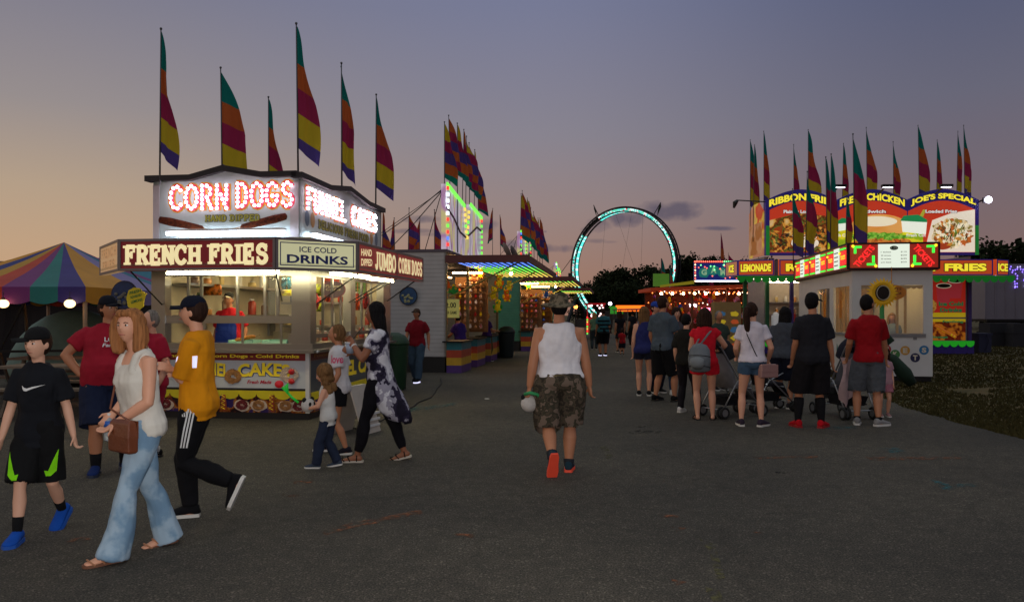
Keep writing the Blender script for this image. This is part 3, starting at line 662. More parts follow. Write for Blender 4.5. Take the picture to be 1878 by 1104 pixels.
# the two printed corn dogs
batter = patch("corn_dog_batter", [(52,18,12), (70,28,16), (96,44,22)], 26, thr=0, detail=3)
for (ax, az, bx, bz, sx0, sz0) in ((.1,2.98,.78,2.84,1.12,2.78), (2.1,3.0,1.42,2.85,1.02,2.79)):
    q = MB(); a = o+x*ax+ZV*az; c = o+x*bx+ZV*bz; d = (c-a)
    q.tube([a-d*.03, a, a+d*.25, a+d*.6, c, c+d*.05], [.012, .05, .062, .055, .042, .01], 10, 0, flat=.35, side=(0,0,1)); q.tube([c, o+x*sx0+ZV*sz0], .008, 5, 1)
    q.build('corn_dog_picture', [batter, mat("stick_wood", (150,110,70), .7)], front, smooth=True)
# lower front graphics
q = MB(); o, x, n, w = fr((WX0,0), (WX1,0))
q.prism([(0,.87), (w,.87), (w,.975), (0,.975)], o, x, ZV, n*.006, 0); q.prism([(0,.46), (w,.46), (w,.868), (0,.868)], o, x, ZV, n*.006, 1); q.prism([(0,.425), (w,.425), (w,.458), (0,.458)], o, x, ZV, n*.012, 2); q.prism([(0,.10), (w,.10), (w,.424), (0,.424)], o, x, ZV, n*.006, 3)
scallops(q, o, x, n, 0, w, .424, .13, 9, .008, 4); q.prism([(w-.06,.1), (w,.1), (w,.99), (w-.06,.99)], o, x, ZV, n*.02, 5)
bn = q.build('banner_panel', [mat("banner_red", (128,24,28), .5), mat("banner_white", (190,195,200), .5, var=.05), blackm, patch("food_strip", [(60,20,24), (30,14,20), (120,50,20), (170,110,30), (50,34,90)], 5, thr=0, detail=3, rough=.5, bump=0), mat("banner_yellow", (205,190,20), .5), white], T)
q = MB(); fit_text(q, "French Fries - Corn Dogs - Cold Drinks", o+x*.1+ZV*.895, x, ZV, n, w-.26, .065, 0, .03, .009)
for t_, x0_, ww in (("FUNNEL", .5, .72), ("CAKES", 1.35, .82)):
    rr_ = fit_text(q, t_, o+x*x0_+ZV*.6, x, ZV, n, ww, .2, 1, .085, .009, arc=lambda t: .03*math.sin(PI*t)); fit_text(q, t_, o+x*x0_+ZV*.61, x, ZV, n, ww, .2, 0, .04, .013, arc=lambda t: .03*math.sin(PI*t))
fit_text(q, "Fresh Made", o+x*1.5+ZV*.525, x, ZV, n, .38, .055, 2, .03, .009, shear=.3); q.build('lettering', [yel, mat("print_blue", (20,60,130), .5), mat("print_red", (180,20,50), .5)], bn)
def cake(q, cx, cz, r, mats, seed, o=o, x=x, n=n, off=.012):
    r0 = random.Random(seed); pts = []
    for i in range(60):
        a = i*.83+r0.uniform(-.3,.3); rr = r*(.3+.7*abs(math.sin(i*.37)))
        pts.append(o+x*(cx+rr*math.cos(a))+ZV*(cz+rr*.8*math.sin(a))+n*(off+r0.uniform(0,.012)))
    q.tube(pts, r*.1, 5, mats)
q = MB(); cake(q, 1.28, .63, .13, 0, 1); cake(q, 2.16, .66, .14, 3, 2)
for i, (cx, k) in enumerate(((.2,0),(.55,1),(.85,0),(1.15,2),(1.42,0),(1.68,1),(1.9,2),(2.1,1),(2.3,0))):
    if k == 2: q.tube([o+x*(cx-.01)+ZV*.36+n*.03, o+x*cx+ZV*.23+n*.04, o+x*(cx+.015)+ZV*.12+n*.03], [.03,.042,.03], 8, 1, flat=.5, side=(1,0,0)); q.tube([o+x*(cx-.03+.06*(j % 2))+ZV*(.36-.03*j)+n*.065 for j in range(8)], .007, 5, 2)
    else: blob(q, cx, .2, .13, .085, o, x, ZV, n, .011, 3, 20, .1, i); cake(q, cx, .21, .09, 0 if k else 4, i+5)
for z_ in (.71, .57): q.ell(o+x*2.2+ZV*z_+n*.03, (.05,.03,.045), 10, 6, 5)
q.build('food_picture', [mat("fried_dough", (150,104,56), .7, var=.3, vs=30), mat("sausage", (150,56,20), .6), yel, mat("cream_food", (200,180,160), .6, var=.2, vs=30), mat("syrup", (100,16,24), .5), mat("cherry", (190,14,24), .4)], bn)
# side graphics, towards the midway
q = MB(); o, x, n, w = fr((WX1,0), (WX1,DY)); q.prism([(.03,.87), (w,.87), (w,.975), (.03,.975)], o, x, ZV, n*.006, 0); q.prism([(.03,.4), (w,.4), (w,.868), (.03,.868)], o, x, ZV, n*.006, 1); q.prism([(.03,.1), (w,.1), (w,.398), (.03,.398)], o, x, ZV, n*.006, 3); scallops(q, o, x, n, .03, w, .4, .12, 12, .008, 4)
bs = q.build('banner_panel', [mat("banner_red_shaded", (90,20,20), .5), mat("banner_white_shaded", (70,78,84), .5, var=.1), blackm, MATS["food_strip"], MATS["banner_yellow"]], T)  # darker copies of the front banner colours, the side's shade painted in
q = MB(); fit_text(q, "Funnel Cakes - French Fries - Corn Dogs", o+x*.15+ZV*.895, x, ZV, n, w-.3, .065, 1, .02, .009); fit_text(q, "FUNNEL CAKES", o+x*.4+ZV*.52, x, ZV, n, 3.1, .26, 0, .05, .009); cake(q, 2.9, .25, .1, 1, 4, o, x, n); q.build('lettering', [yel, mat("letters_brown_gold", (150,96,30), .5)], bs)
# hanging oval sign, printed round signs
def thing_mesh(mb, name, mats, label, cat, loc=None, rz=0, group=None, smooth=False):
    o_ = mb.build(name, mats, None, loc, smooth); o_.rotation_euler = (0,0,rz); return tag(o_, label, cat, group)
def round_sign(p, r, rz, cols, label, txt=None, name='hanging_sign', rx=None):
    t = empty(name, p, rz, label, 'sign'); q = MB(); n = 24; rx = rx or r
    q.prism([(rx*math.cos(2*PI*i/n), r*math.sin(2*PI*i/n)) for i in range(n)], (0,0,0), (1,0,0), (0,0,1), (0,.015,0), 0)
    q.prism([(rx*.9*math.cos(2*PI*i/n), r*.9*math.sin(2*PI*i/n)) for i in range(n)], (0,-.004,0), (1,0,0), (0,0,1), (0,.003,0), 1)
    q.build('disc', cols[:2], t)
    q = MB()
    if txt:
        for i, s in enumerate(txt): fit_text(q, s, (-rx*.6, -.006, r*.25-i*r*.38), (1,0,0), (0,0,1), (0,-1,0), rx*1.2, r*.3, 0, .02, .002, shear=.2)
        q.build('lettering', cols[2], t)
    else:
        rr = random.Random(3)
        for i in range(14): q.ell((rr.uniform(-.5,.5)*rx-.1*rx, -.01, rr.uniform(-.55,.3)*r-.1*r), (r*.16,.012,r*.13), 8, 4)
        q.build('food_picture', cols[2], t, smooth=True)
    return t
round_sign(at(611,531,12.6), .14, math.radians(14), [mat("sign_maroon", (96,20,44), .5), mat("sign_maroon_dark", (58,34,44), .5, var=.3, vs=30), mat("sign_scrawl", (150,140,110), .5)], 'oval maroon sign hanging under the awning in front of the side window', ["Funnel", "Cakes"], rx=.2)
round_sign(at(228,541,10.85), .2, math.radians(-7), [mat("sign_deepblue", (10,28,66), .5), mat("sign_blue_art", (14,46,92), .5, var=.5, vs=9), mat("tan_art", (90,90,84), .6)], 'round dark blue picture sign hanging left of the yellow fresh sign')
tY = empty('hanging_sign', at(248,546,10.7), math.radians(-7), 'yellow starburst sign with green fresh squeezed lettering hanging at stand corner', 'sign')
q = MB(); pts = [(-.11,-.12),(-.13,.0),(-.1,.1),(-.02,.14),(.07,.13),(.1,.09),(.16,.05),(.13,-.03),(.12,-.12),(.06,-.17),(-.05,-.16)]; q.prism(pts, (0,0,0), (1,0,0), (0,0,1), (0,.012,0), 0); q.build('plate', mat("sign_bright_yellow", (214,190,24), .5), tY)
q = MB()
for i, s in enumerate(("FRESH", "SQUEEZED", "LEMONS")): fit_text(q, s, (-.08+.01*i, -.001, .04-.062*i), Vector((1,0,.25)).normalized(), (0,0,1), (0,-1,0), .17, .042, 0, .03, .003)
q.build('lettering', mat("print_green", (30,110,50), .5), tY)
# things inside the stand, each its own
rI = random.Random(11); Mw = T.matrix_basis.copy()
def loc(tx, ty, tz, E=T): return Matrix.Translation(E.location) @ Matrix.Rotation(E.rotation_euler.z, 4, 'Z') @ Vector((tx, ty, tz))
trayc = mat("tray_mint", (150,205,185), .4)
for i, (x_, y_) in enumerate(((-.95,.22), (-.42,.22))):
    q = MB(); q.box(-.2,-.13,0,.2,.13,.02); q.box(-.2,-.13,.02,-.18,.13,.05); q.box(.18,-.13,.02,.2,.13,.05); q.box(-.18,.11,.02,.18,.13,.05)
    thing_mesh(q, 'tray', trayc, ('mint food tray on the stand counter holding corn dogs', 'empty mint food tray on the stand counter near the steel corner post')[i], 'tray', loc(x_, y_, 1.122), math.radians(-7.5))
for i in range(3):
    q = MB(); a = Vector((-.07,0,0)); q.tube([(-.09,0,0), (-.07,0,0), (.0,0,.005), (.05,0,.005), (.06,0,0)], [.006,.024,.027,.022,.006], 8, 0); q.tube([(.05,0,0), (.13,0,.03)], .004, 5, 1)
    thing_mesh(q, 'corn_dog', [mat("fried_gold", (196,120,36), .6, var=.2, vs=40), MATS["stick_wood"]], 'golden corn dog lying on the mint tray', 'corn dog', loc(-1.0+.07*i, .2+.03*i, 1.17+.02*i), math.radians(20+8*i), 'corn dogs on the tray', True)
jar_cols = [(140,50,36), (184,160,100), (84,96,76), (204,200,188), (120,90,70), (66,76,104), (170,116,60)]
def jar(mcol, r, h):
    q = MB(); q.tube([(0,0,0), (0,0,.01), (0,0,h*.75), (0,0,h*.85), (0,0,h*.87)], [r*.9, r, r, r*.6, r*.5], 10, 0); q.tube([(0,0,h*.87), (0,0,h)], r*.62, 10, 1); return q
jm = [mat("jar_%d" % i, c, .35, emit=c, es=.06) for i, c in enumerate(jar_cols)]
k = 0
jd = {}
def place_jar(ci, r, h, p, label, grp):
    key = (ci, r, h)
    if key not in jd: o_ = jar(ci, r, h).build('bottle', [jm[ci], white], None, None, True); jd[key] = o_
    else: o_ = jd[key].copy(); COL.objects.link(o_)
    o_.location = p; tag(o_, label, 'bottle', grp)
for z_, y_, lb in ((1.54,.0,'small bottle on the lower left shelf inside the corn dog stand'), (2.04,.0,'small bottle on the upper left shelf inside the corn dog stand')):
    for i in range(6): place_jar(rI.randrange(7), rI.choice((.04,.06,.075)), rI.choice((.12,.22,.3)), loc(WX0+.25, .7+i*.5+rI.uniform(-.1,.1), z_), lb, 'bottles on the left shelves of the stand' if z_ < 2 else 'bottles on the upper left shelf of the stand')
for z_, lb, gr in ((1.79,'coloured bottle on the upper back shelf of the corn dog stand','bottles on the upper back shelf of the stand'), (1.34,'coloured bottle on the lower back shelf of the corn dog stand','bottles on the lower back shelf of the stand')):
    for i in range(8): place_jar(rI.randrange(7), rI.choice((.04,.055,.08)), rI.choice((.12,.2,.3)), loc(-1.8+i*.22+rI.uniform(-.06,.06), DY-.25, z_), lb, gr)
for i in range(9): place_jar((0,4,0,3,1,0,6,0,3)[i], .05, .22 if i % 2 else .16, loc(WX1-.2, .42+i*.35+(.1 if i > 3 else 0), 1.125), 'squeeze bottle on the sill of the side window of the stand', 'bottles on the side window sill')
# hanging snack bags and toys in the window
for i, (px, py, Y, w_, h_, c, lb) in enumerate(((1,0,0,0,0,0,0),)): pass
for (tx, ty, tz, w_, h_, c, lb) in ((-.3,1.3,1.95,.28,.2,(120,130,40),'olive green snack bag hanging on the window wire right of the vendor'), (-.3,1.32,1.68,.26,.16,(120,130,40),'small olive green snack bag low on the window wire'), (-.62,1.0,1.9,.16,.1,(220,190,20),'bright yellow prize bag hanging beside the vendor'),
                                   (-.72,1.2,2.06,.14,.2,(40,120,150),'light blue and black cap hanging above the yellow prize bag'), (-1.85,.9,1.95,.3,.18,(150,80,20),'orange snack bag hanging at the left end of the window'), (-.05,.5,1.9,.12,.4,(60,70,120),'blue windsock toy hanging beside the steel corner post'), (-1.95,.7,1.75,.1,.3,(90,100,70),'tall green plastic cup stack left in the window'),
                                   (.02,.6,1.75,.14,.25,(170,40,50),'red candy bag in the side window nearest the corner'), (.02,1.2,1.85,.2,.2,(180,60,40),'orange and red candy bag in the side window'), (.02,2.2,1.9,.2,.3,(60,90,110),'blue candy bag in the far side window'), (.02,2.6,1.75,.2,.25,(190,70,30),'orange candy bag in the far side window'), (.02,3.1,1.8,.2,.3,(150,40,40),'dark red candy bag in the far side window')):
    q = MB(); q.rings([[(-w_/2,0,-h_/2+.0),(w_/2,0,-h_/2),(w_/2,.01,-h_/2),(-w_/2,.01,-h_/2)], [(-w_/2*1.05,-.03,-h_/6),(w_/2*1.05,-.03,-h_/6),(w_/2*1.05,.04,-h_/6),(-w_/2*1.05,.04,-h_/6)], [(-w_/2,-.02,h_/4),(w_/2,-.02,h_/4),(w_/2,.03,h_/4),(-w_/2,.03,h_/4)], [(-w_/2*.9,0,h_/2),(w_/2*.9,0,h_/2),(w_/2*.9,.01,h_/2),(-w_/2*.9,.01,h_/2)]])
    q.tube([(0,0,h_/2), (0,0,2.4-tz)], .003, 4)
    thing_mesh(q, 'snack_bag', patch("bag_%d_%d" % (c[0], int(tz*100)), [tuple(int(v*.6) for v in c), c, tuple(min(255, int(v*1.3)) for v in c)], 14, rough=.4), lb, 'bag', loc(tx, ty, tz), math.radians(-7.5 if tx < -.02 else 80), None, True)
q = MB(); q.box(-.3,-.2,0,.3,.2,.3); q.box(-.32,-.22,.3,.32,.22,.33); q.box(-.25,-.205,.05,.25,-.2,.25)
thing_mesh(q, 'fryer', steel, 'steel fryer box standing behind the vendor in the stand', 'fryer', loc(-.3, 2.3, .85), math.radians(-7.5))
# ---- flags on the stand roof
OR5 = ['teal','orange','magenta','yellow','purple']
for i, (px, py, Y, sd_, lb, fl, wd_, Hh) in enumerate(((293,58,11.7,1,'rainbow feather flag at the near left corner of the corn dog roof',1,.19,1.95), (408,129,13.7,2,'rainbow feather flag in the middle of the left roof edge, spread wide',1,.42,1.95), (493,184,15.5,3,'rainbow feather flag at the far left corner, half hidden by the roof peak',1,.27,1.95),
      (547,50,11.6,4,'tallest looking rainbow feather flag, over the near corner of the corn dog roof',1,.37,1.95), (627,121,13.5,6,'rainbow feather flag over the middle of the funnel cakes roof side',1,.2,1.95), (689,178,15.5,9,'rainbow feather flag at the far end of the funnel cakes roof side',1,.36,1.95))):
    p_ = at(px, py, Y); feather_flag(p_, 3.5, math.radians((-5, 5, 0, -8, 25, 0)[i]), OR5, lb, 'feather flags on the corn dog stand roof', sd_, Hh, wd_, fl)
# flood of small goods on the counter left: grey napkin box
q = MB(); q.box(-.09,-.06,0,.09,.06,.14); q.box(-.07,-.065,.04,.07,-.06,.1)
thing_mesh(q, 'napkin_box', steel, 'small steel napkin box on the counter beside the empty tray', 'box', loc(-.12, .16, 1.122), math.radians(-7.5))
# ============================================================ STRIPED TENT, TABLES on the left
TC = [(26,34,96), (150,110,22), (150,44,18), (92,26,88), (14,92,88), (40,28,96), (168,116,24), (110,100,140), (20,90,110), (96,30,84), (150,60,20), (150,110,22)]
tent_m = [mat("tent_%d" % i, tuple(min(255, int(v*1.15)) for v in c), .7, var=.15, vs=2, bump=.2, bs=5) for i, c in enumerate(TC)]
def tent(cx, cy, hw, hd, ze, zb, za, label, rz=0, nper=4, order=None, name='marquee'):
    t = empty(name, (cx, cy, 0), rz, label, 'tent'); q = MB(); order = order or list(range(12)); ring = []
    cor = [(-hw,-hd), (hw,-hd), (hw,hd), (-hw,hd)]
    for k in range(4):
        a, b = Vector(cor[k]), Vector(cor[(k+1) % 4])
        for i in range(nper): ring.append(a.lerp(b, i/nper))
    n = len(ring); seg = 6
    for i in range(n):
        a, b = ring[i], ring[(i+1) % n]; m = order[i % len(order)]; prev = None
        for j in range(seg+1):
            u = j/seg; z = ze+(za-ze)*(u**.92)-.10*(za-ze)*math.sin(PI*u)
            row = (Vector((a.x*(1-u), a.y*(1-u), z)), Vector((b.x*(1-u), b.y*(1-u), z)))
            if prev: q.add([prev[0], prev[1], row[1], row[0]], [(0,1,2,3)], m)
            prev = row
    q.build('canopy', tent_m, t)
    v = MB()
    for i in range(n):
        a, b = ring[i], ring[(i+1) % n]; m = order[i % len(order)]; k = 6; vs = []
        for j in range(k+1):
            p = a.lerp(b, j/k); vs.append((p.x*1.002, p.y*1.002, ze)); vs.append((p.x*1.004, p.y*1.004, zb-.05*abs(math.sin(PI*j/k*1.0))))
        v.add(vs, [(2*j, 2*j+1, 2*j+3, 2*j+2) for j in range(k)], m)
    v.build('valance', tent_m, t)
    for (x, y) in cor+[(0,-hd)]:
        p = MB(); p.cyl((x*.98, y*.98, 0), (x*.98, y*.98, ze), .035, 8); p.build('pole', mat("tent_pole", (140,110,84), .6), t, smooth=True)
    return t
tent(-8.72, 15.2, 1.62, 2.2, 2.01, 1.77, 2.95, 'striped marquee with blue, orange, purple and teal panels left of the corn dog stand', 0, 7, [6,0,1,2,3,4,5, 6,6,6,7,7,8,3, 2,1,0,5,4,3,2, 1,0,5,4,3,2,1])
tent(-10.6, 22.5, 3.6, 2.6, 2.3, 2.0, 3.5, 'second marquee with lilac and teal panels behind the striped one', .1, 3, [7,8,7])
q = MB(); q.box(-18,30,0,-11.4,38,3.55); q.box(-18.4,29.6,3.55,-11.0,38.4,3.8); 
t = empty('building', (0,0,0), 0, 'low flat-roofed building behind the striped marquee at far left', 'building')
q = MB(); q.box(-30,30,0,-17.2,38,3.3); q.build('wall', siding("building_wall", (60,50,60)), t); q = MB(); q.box(-30.4,29.6,3.3,-16.8,38.4,3.55); q.build('roof', mat("roof_lilac", (70,66,84), .7), t); q = MB(); q.box(-25,29.95,.05,-23,29.99,2.1); q.build('door', mat("door_grey", (80,84,86), .6), t)
# pale inflated tarp, dark canvas wall
q = MB(); q.ell((0,0,.0), (1.5,.8,1.55), 24, 14, fn=lambda d, p: Vector((p.x, p.y, max(p.z, -.0)))); thing_mesh(q, 'covered_ride', mat("pale_tarp", (92,118,112), .8, bump=.4, bs=3), 'pale grey-green tarp mounded over a stored ride under the marquee', 'tarp', (-9.6, 17.2, .1), 0, None, True)
q = MB(); q.ell((0,0,0), (.9,.6,1.2), 20, 12, fn=lambda d, p: Vector((p.x, p.y, max(p.z, 0)))); thing_mesh(q, 'covered_ride', MATS["pale_tarp"], 'smaller pale tarp mound beside the marquee pole', 'tarp', (-7.9, 17.6, .1), 0, None, True)
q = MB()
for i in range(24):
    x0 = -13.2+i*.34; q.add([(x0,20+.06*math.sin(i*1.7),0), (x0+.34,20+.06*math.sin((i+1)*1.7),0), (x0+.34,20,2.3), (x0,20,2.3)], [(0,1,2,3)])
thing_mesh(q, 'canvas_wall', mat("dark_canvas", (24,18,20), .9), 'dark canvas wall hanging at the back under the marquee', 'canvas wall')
q = MB(); 
for a, b in (((-9.3,13.4,0),(-8.5,13.6,1.75)), ((-8.5,13.4,0),(-9.2,13.6,1.7)), ((-9.6,13.4,.9),(-6.2,13.4,.95)), ((-8.2,13.4,0),(-8.5,13.6,1.75))): q.beam(a, b, .04, .04)
thing_mesh(q, 'trestle', darkm, 'dark crossed metal struts of a folding frame under the marquee', 'frame')
def picnic(x, y, rz, label):
    t = empty('picnic_table', (x, y, 0), rz, label, 'picnic table', 'picnic tables under the marquee'); wd = mat("weathered_wood", (112,98,84), .8, var=.3, vs=3, stretch=(.3,6,6))
    q = MB(); 
    for i in range(4): q.box(-.9, -.36+i*.185, .72, .9, -.36+i*.185+.165, .76)
    q.build('tabletop', wd, t)
    for s in (-1, 1):
        q = MB(); q.box(-.9, s*.72-.13, .42, .9, s*.72+.0, .455); q.box(-.9, s*.72+.01, .42, .9, s*.72+.13, .455); q.build('bench', wd, t)
        for r_ in (-.65, .65): q = MB(); q.beam((r_, s*.25, .72), (r_, s*.62, 0), .04, .08); q.build('leg', wd, t)
    for r_ in (-.65, .65): q = MB(); q.beam((r_+.045, -.8, .40), (r_+.045, .8, .40), .035, .08); q.build('rail', wd, t)
picnic(-7.0, 12.3, .05, 'weathered picnic table just behind the boy in black'); picnic(-5.6, 12.9, -.05, 'weathered picnic table nearer the corn dog stand behind the red-shirted man'); picnic(-8.3, 14.6, .1, 'weathered picnic table farther in under the marquee')
for i, (px, py, Y, lb) in enumerate(((6,557,12.9,'glowing round bulb at the left edge of the marquee valance'), (128,557,12.9,'glowing round bulb below the middle of the marquee valance'))):
    p = at(px, py, Y); t = empty('festoon_lamp', p, 0, lb, 'lamp', 'bulbs hung under the marquee valance'); q = MB(); q.ell((0,0,0), (.085,.085,.07), 16, 10); q.build('bulb', glow("warm_bulb", (255,214,150), 3.2), t, smooth=True)
    q = MB(); q.cyl((0,0,.06), (0,0,.10), .03, 8); q.cyl((0,0,.10), (0,0,.2), .006, 5); q.build('socket', black, t)
pl = bpy.data.lights.new("marquee_lamp", 'POINT'); pl.energy = 12; pl.color = (1, .5, .15); pl.shadow_soft_size = .05; po = bpy.data.objects.new("marquee_lamp", pl); COL.objects.link(po); po.location = (-7.35, 13.9, 1.9)
q = MB(); q.ell((0,0,0), (.06,.06,.06), 12, 8); thing_mesh(q, 'festoon_lamp', glow("orange_bulb", (255,130,40), 12), 'orange bulb glowing inside the near right corner of the marquee', 'lamp', (-7.35, 13.9, 1.97), 0, None, True)
# ============================================================ GAME TRAILERS on the left of the midway
lc = {'g': glow("led_green", (130,255,90), 1.05), 'y': glow("led_yellow", (255,220,100), 1.1), 'b': glow("led_blue", (95,140,255), 1.2), 'r': glow("led_red", (255,60,50), 1.6), 'c': glow("led_cyan", (60,240,225), 1.6), 'w': glow("led_white", (225,245,255), 3), 'o': glow("led_orange", (255,120,30), 1.9)}
lcm = [lc[k] for k in 'gybrcwo']; LI = {k: i for i, k in enumerate('gybrcwo')}
holo = patch("silver_print", [(130,120,150), (180,172,186), (224,218,226), (176,130,176), (206,196,140)], 1.1, thr=0, detail=1, rough=.35, es=.5, bump=0, stretch=(1,1.4,.8))
gs_wall = siding("trailer_siding", (214,214,212)); teal_wall = siding("trailer_siding_teal", (96,170,140))
def game_trailer(O, rz, L_, lab, wallm, wl=2.6, awn=2.2, ysign=(0,5.5), zs=(5.0,4.75), cols='bgy', seed=1, interior=(255,205,140), h=3.2):
    t = empty('game_trailer', (*O, 0), rz, lab, 'game trailer'); r = random.Random(seed)
    q = MB(); q.box(-wl,0,.42,0,.06,h); q.box(-wl,.06,.42,-wl+.06,L_,h); q.box(-wl+.06,L_-.06,.42,0,L_,h); q.build('wall', wallm, t)
    q = MB(); q.box(-wl,.02,0,-.02,.10,.42); q.box(-.06,.1,0,-.02,L_,.42); q.build('skirt', black, t)
    q = MB(); q.box(-wl-.03,-.03,h,.04,L_+.03,h+.07); q.build('roof', mat("roof_dull", (90,80,90), .6), t)
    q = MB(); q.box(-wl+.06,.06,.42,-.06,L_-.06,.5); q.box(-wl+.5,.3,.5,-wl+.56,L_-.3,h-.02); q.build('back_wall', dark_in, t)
    for y in (0, L_*.34, L_*.67, L_-.1): q = MB(); q.box(-.05,y,.42,.03,y+.08,h-.01); q.build('post', mat("post_dull", (120,110,80), .5, metal=.4), t)
    # raised awning with rows of lamps underneath
    q = MB(); q.box(.05,-.02,2.98,awn,L_,3.04); q.box(awn,-.02,2.9,awn+.05,L_,3.08); q.box(.0,-.06,2.9,awn+.05,-.02,3.1); q.build('awning', mat("awning_maroon", (92,44,40), .6), t)
    n = 11
    for i in range(n):
        x = .2+(awn-.3)*i/(n-1); s = MB(); y = .25; k = 0
        while y < L_-.1:
            u = y/L_; c = LI[cols[min(len(cols)-1, int(u*len(cols)*.9+(.35 if k % 2 else 0)))]]
            s.box(x-.022, y, 2.945, x+.022, y+.11, 2.975, c); y += .27; k += 1
        s.box(x-.03, .1, 2.975, x+.03, L_-.1, 2.979, 7); s.build('light_strip', lcm+[dark_in], t)
    for y in (.4, L_*.55): q = MB(); q.cyl((.02,y,2.0), (awn*.85,y+.1,2.93), .022, 6); q.build('strut', mat("strut_yellow", (160,150,70), .5), t, smooth=True)
    # tall lit header sign on the roof edge
    y0, y1 = ysign; z1, z2 = zs; sg = MB(); sg.prism([(0,h+.07), (y1-y0,h+.07), (y1-y0,z2), ((y1-y0)*.62,z2+.18), ((y1-y0)*.56,z2-.1), ((y1-y0)*.45,z2+.0), (0,z1)], (0,y0,0), (0,1,0), (0,0,1), (-.12,0,0), 0)
    sp_ = sg.build('header_sign', holo, t); w = y1-y0
    s = MB()
    def row(a, b, step, cs, bx=.045):
        a = Vector(a); b = Vector(b); m_ = int((b-a).length/step)
        for i in range(m_+1): p = a.lerp(b, i/max(1,m_)); c = LI[cs[r.randrange(len(cs))]]; s.box(.02, p.x-bx, p.y-bx, .07, p.x+bx, p.y+bx, c)
    for a, b, cs in (((y0+.08,h+.2),(y0+.08,z1-.1),'rrgwb'), ((y1-.08,h+.2),(y1-.08,z2-.1),'gyrg'), ((y0+w*.5,z2-.9),(y0+w*.45,z2-.1),'yg'), ((y0+w*.52,z2-.9),(y0+w*.57,z2-.1),'yg')): row(a, b, .16, cs)
    for a, b in (((y0,z1),(y0+w*.45,z2)), ((y0+w*.62,z2+.18),(y1,z2))):
        s.beam((.04,a[0],a[1]), (.04,b[0],b[1]), .05, .09, LI['g'])
    for i in range(6):
        u = i/6; pp = [(.03, y0+w*(u+.0), h+.9+.28*math.cos(u*7)), (.03, y0+w*(u+1/6), h+.9+.28*math.cos((u+1/6)*7))]; s.beam(pp[0], pp[1], .03, .05, 7)
    s.build('light_border', lcm+[mat("arch_brown", (80,50,60), .6)], sp_)
    q = MB(); q.tube([(-.6,.1,h), (-.1,.1,z1-.1)], .011, 5); q.tube([(-wl,.1,h), (-.1,.1,z1-.15)], .009, 5); q.build('brace', darkm, t)
    # counter with broad coloured bands
    cc = [(24,104,112), (170,60,30), (190,150,30), (70,36,110)]
    for y in (0, 2.4, 4.9, 7.2):
        if y+1.3 > L_: continue
        q = MB(); 
        for i, c in enumerate(cc): q.box(.05, y-.12, .80-.2*(i+1), .45, y+1.3, .80-.2*i-.0, i)
        c_ = q.build('counter_front', [mat("band_%d" % i, c, .5, var=.15) for i, c in enumerate(cc)], t); q = MB(); q.box(-.05,y-.2,.8,.5,y+1.35,.84); q.build('counter_top', darkm, c_)
    q = MB(); 
    for y in (L_*.2, L_*.5, L_*.8): q.box(-1.6, y-.5, 2.86, -1.5, y+.5, 2.9)
    q.build('ceiling_light', glow("game_inside_light", interior, 9), t)
    return t
GR = math.radians(-7.5)
GT1 = game_trailer((-1.76,20.7), GR, 9.3, 'grey sided game trailer with striped counter, prize wall and lamp-lined awning', gs_wall, seed=1)
GT2 = game_trailer((.33,32.6), GR, 8.4, 'second game trailer with green lit end wall beyond the yellow plush prizes', teal_wall, wl=1.6, ysign=(0,3.9), zs=(5.0,5.0), cols='gyy', seed=2)
GT3 = game_trailer((2.6,46.5), GR, 8, 'third game trailer, farthest down the left of the midway by the ring ride', teal_wall, wl=1.6, awn=2.0, ysign=(0,3.5), zs=(4.6,4.2), cols='gy', seed=3)
for E_ in (GT1, GT2): q = MB(); q.ell((1.15,4.5,2.84), .05, 10, 6); q.build('plush_fill_lamp', glow('plush_fill_lamp', (255,220,150), 90), E_)  # unseen lamps added under the awnings to brighten the hanging plush
def L1(tx, ty, tz, E=GT1): return loc(tx, ty, tz, E)
round_sign(L1(-1.0,-.06,2.03), .25, GR, [mat("sign_rim", (20,30,40), .5), mat("sign_sea", (30,70,110), .5, var=.5, vs=6), mat("sign_sand", (150,150,110), .6)], 'round blue picture sign on the grey siding of the game trailer end')
t = empty('notice_board', L1(-.45,.35,0), GR, 'yellow price notice inside the dark near end of the game trailer', 'sign')
# inside near end: price notice and orange plush
q = MB(); q.box(.3,.0,1.45,.75,.02,1.95); q.build('plate', mat("notice_yellow", (200,196,110), .6, emit=(200,196,110), es=.15), t)
q = MB(); fit_text(q, "2.00", (.38,-.002,1.72), (1,0,0), (0,0,1), (0,-1,0), .28, .14, 0); fit_text(q, "PER GAME", (.36,-.002,1.55), (1,0,0), (0,0,1), (0,-1,0), .32, .08, 0); q.build('lettering', blackm, t)
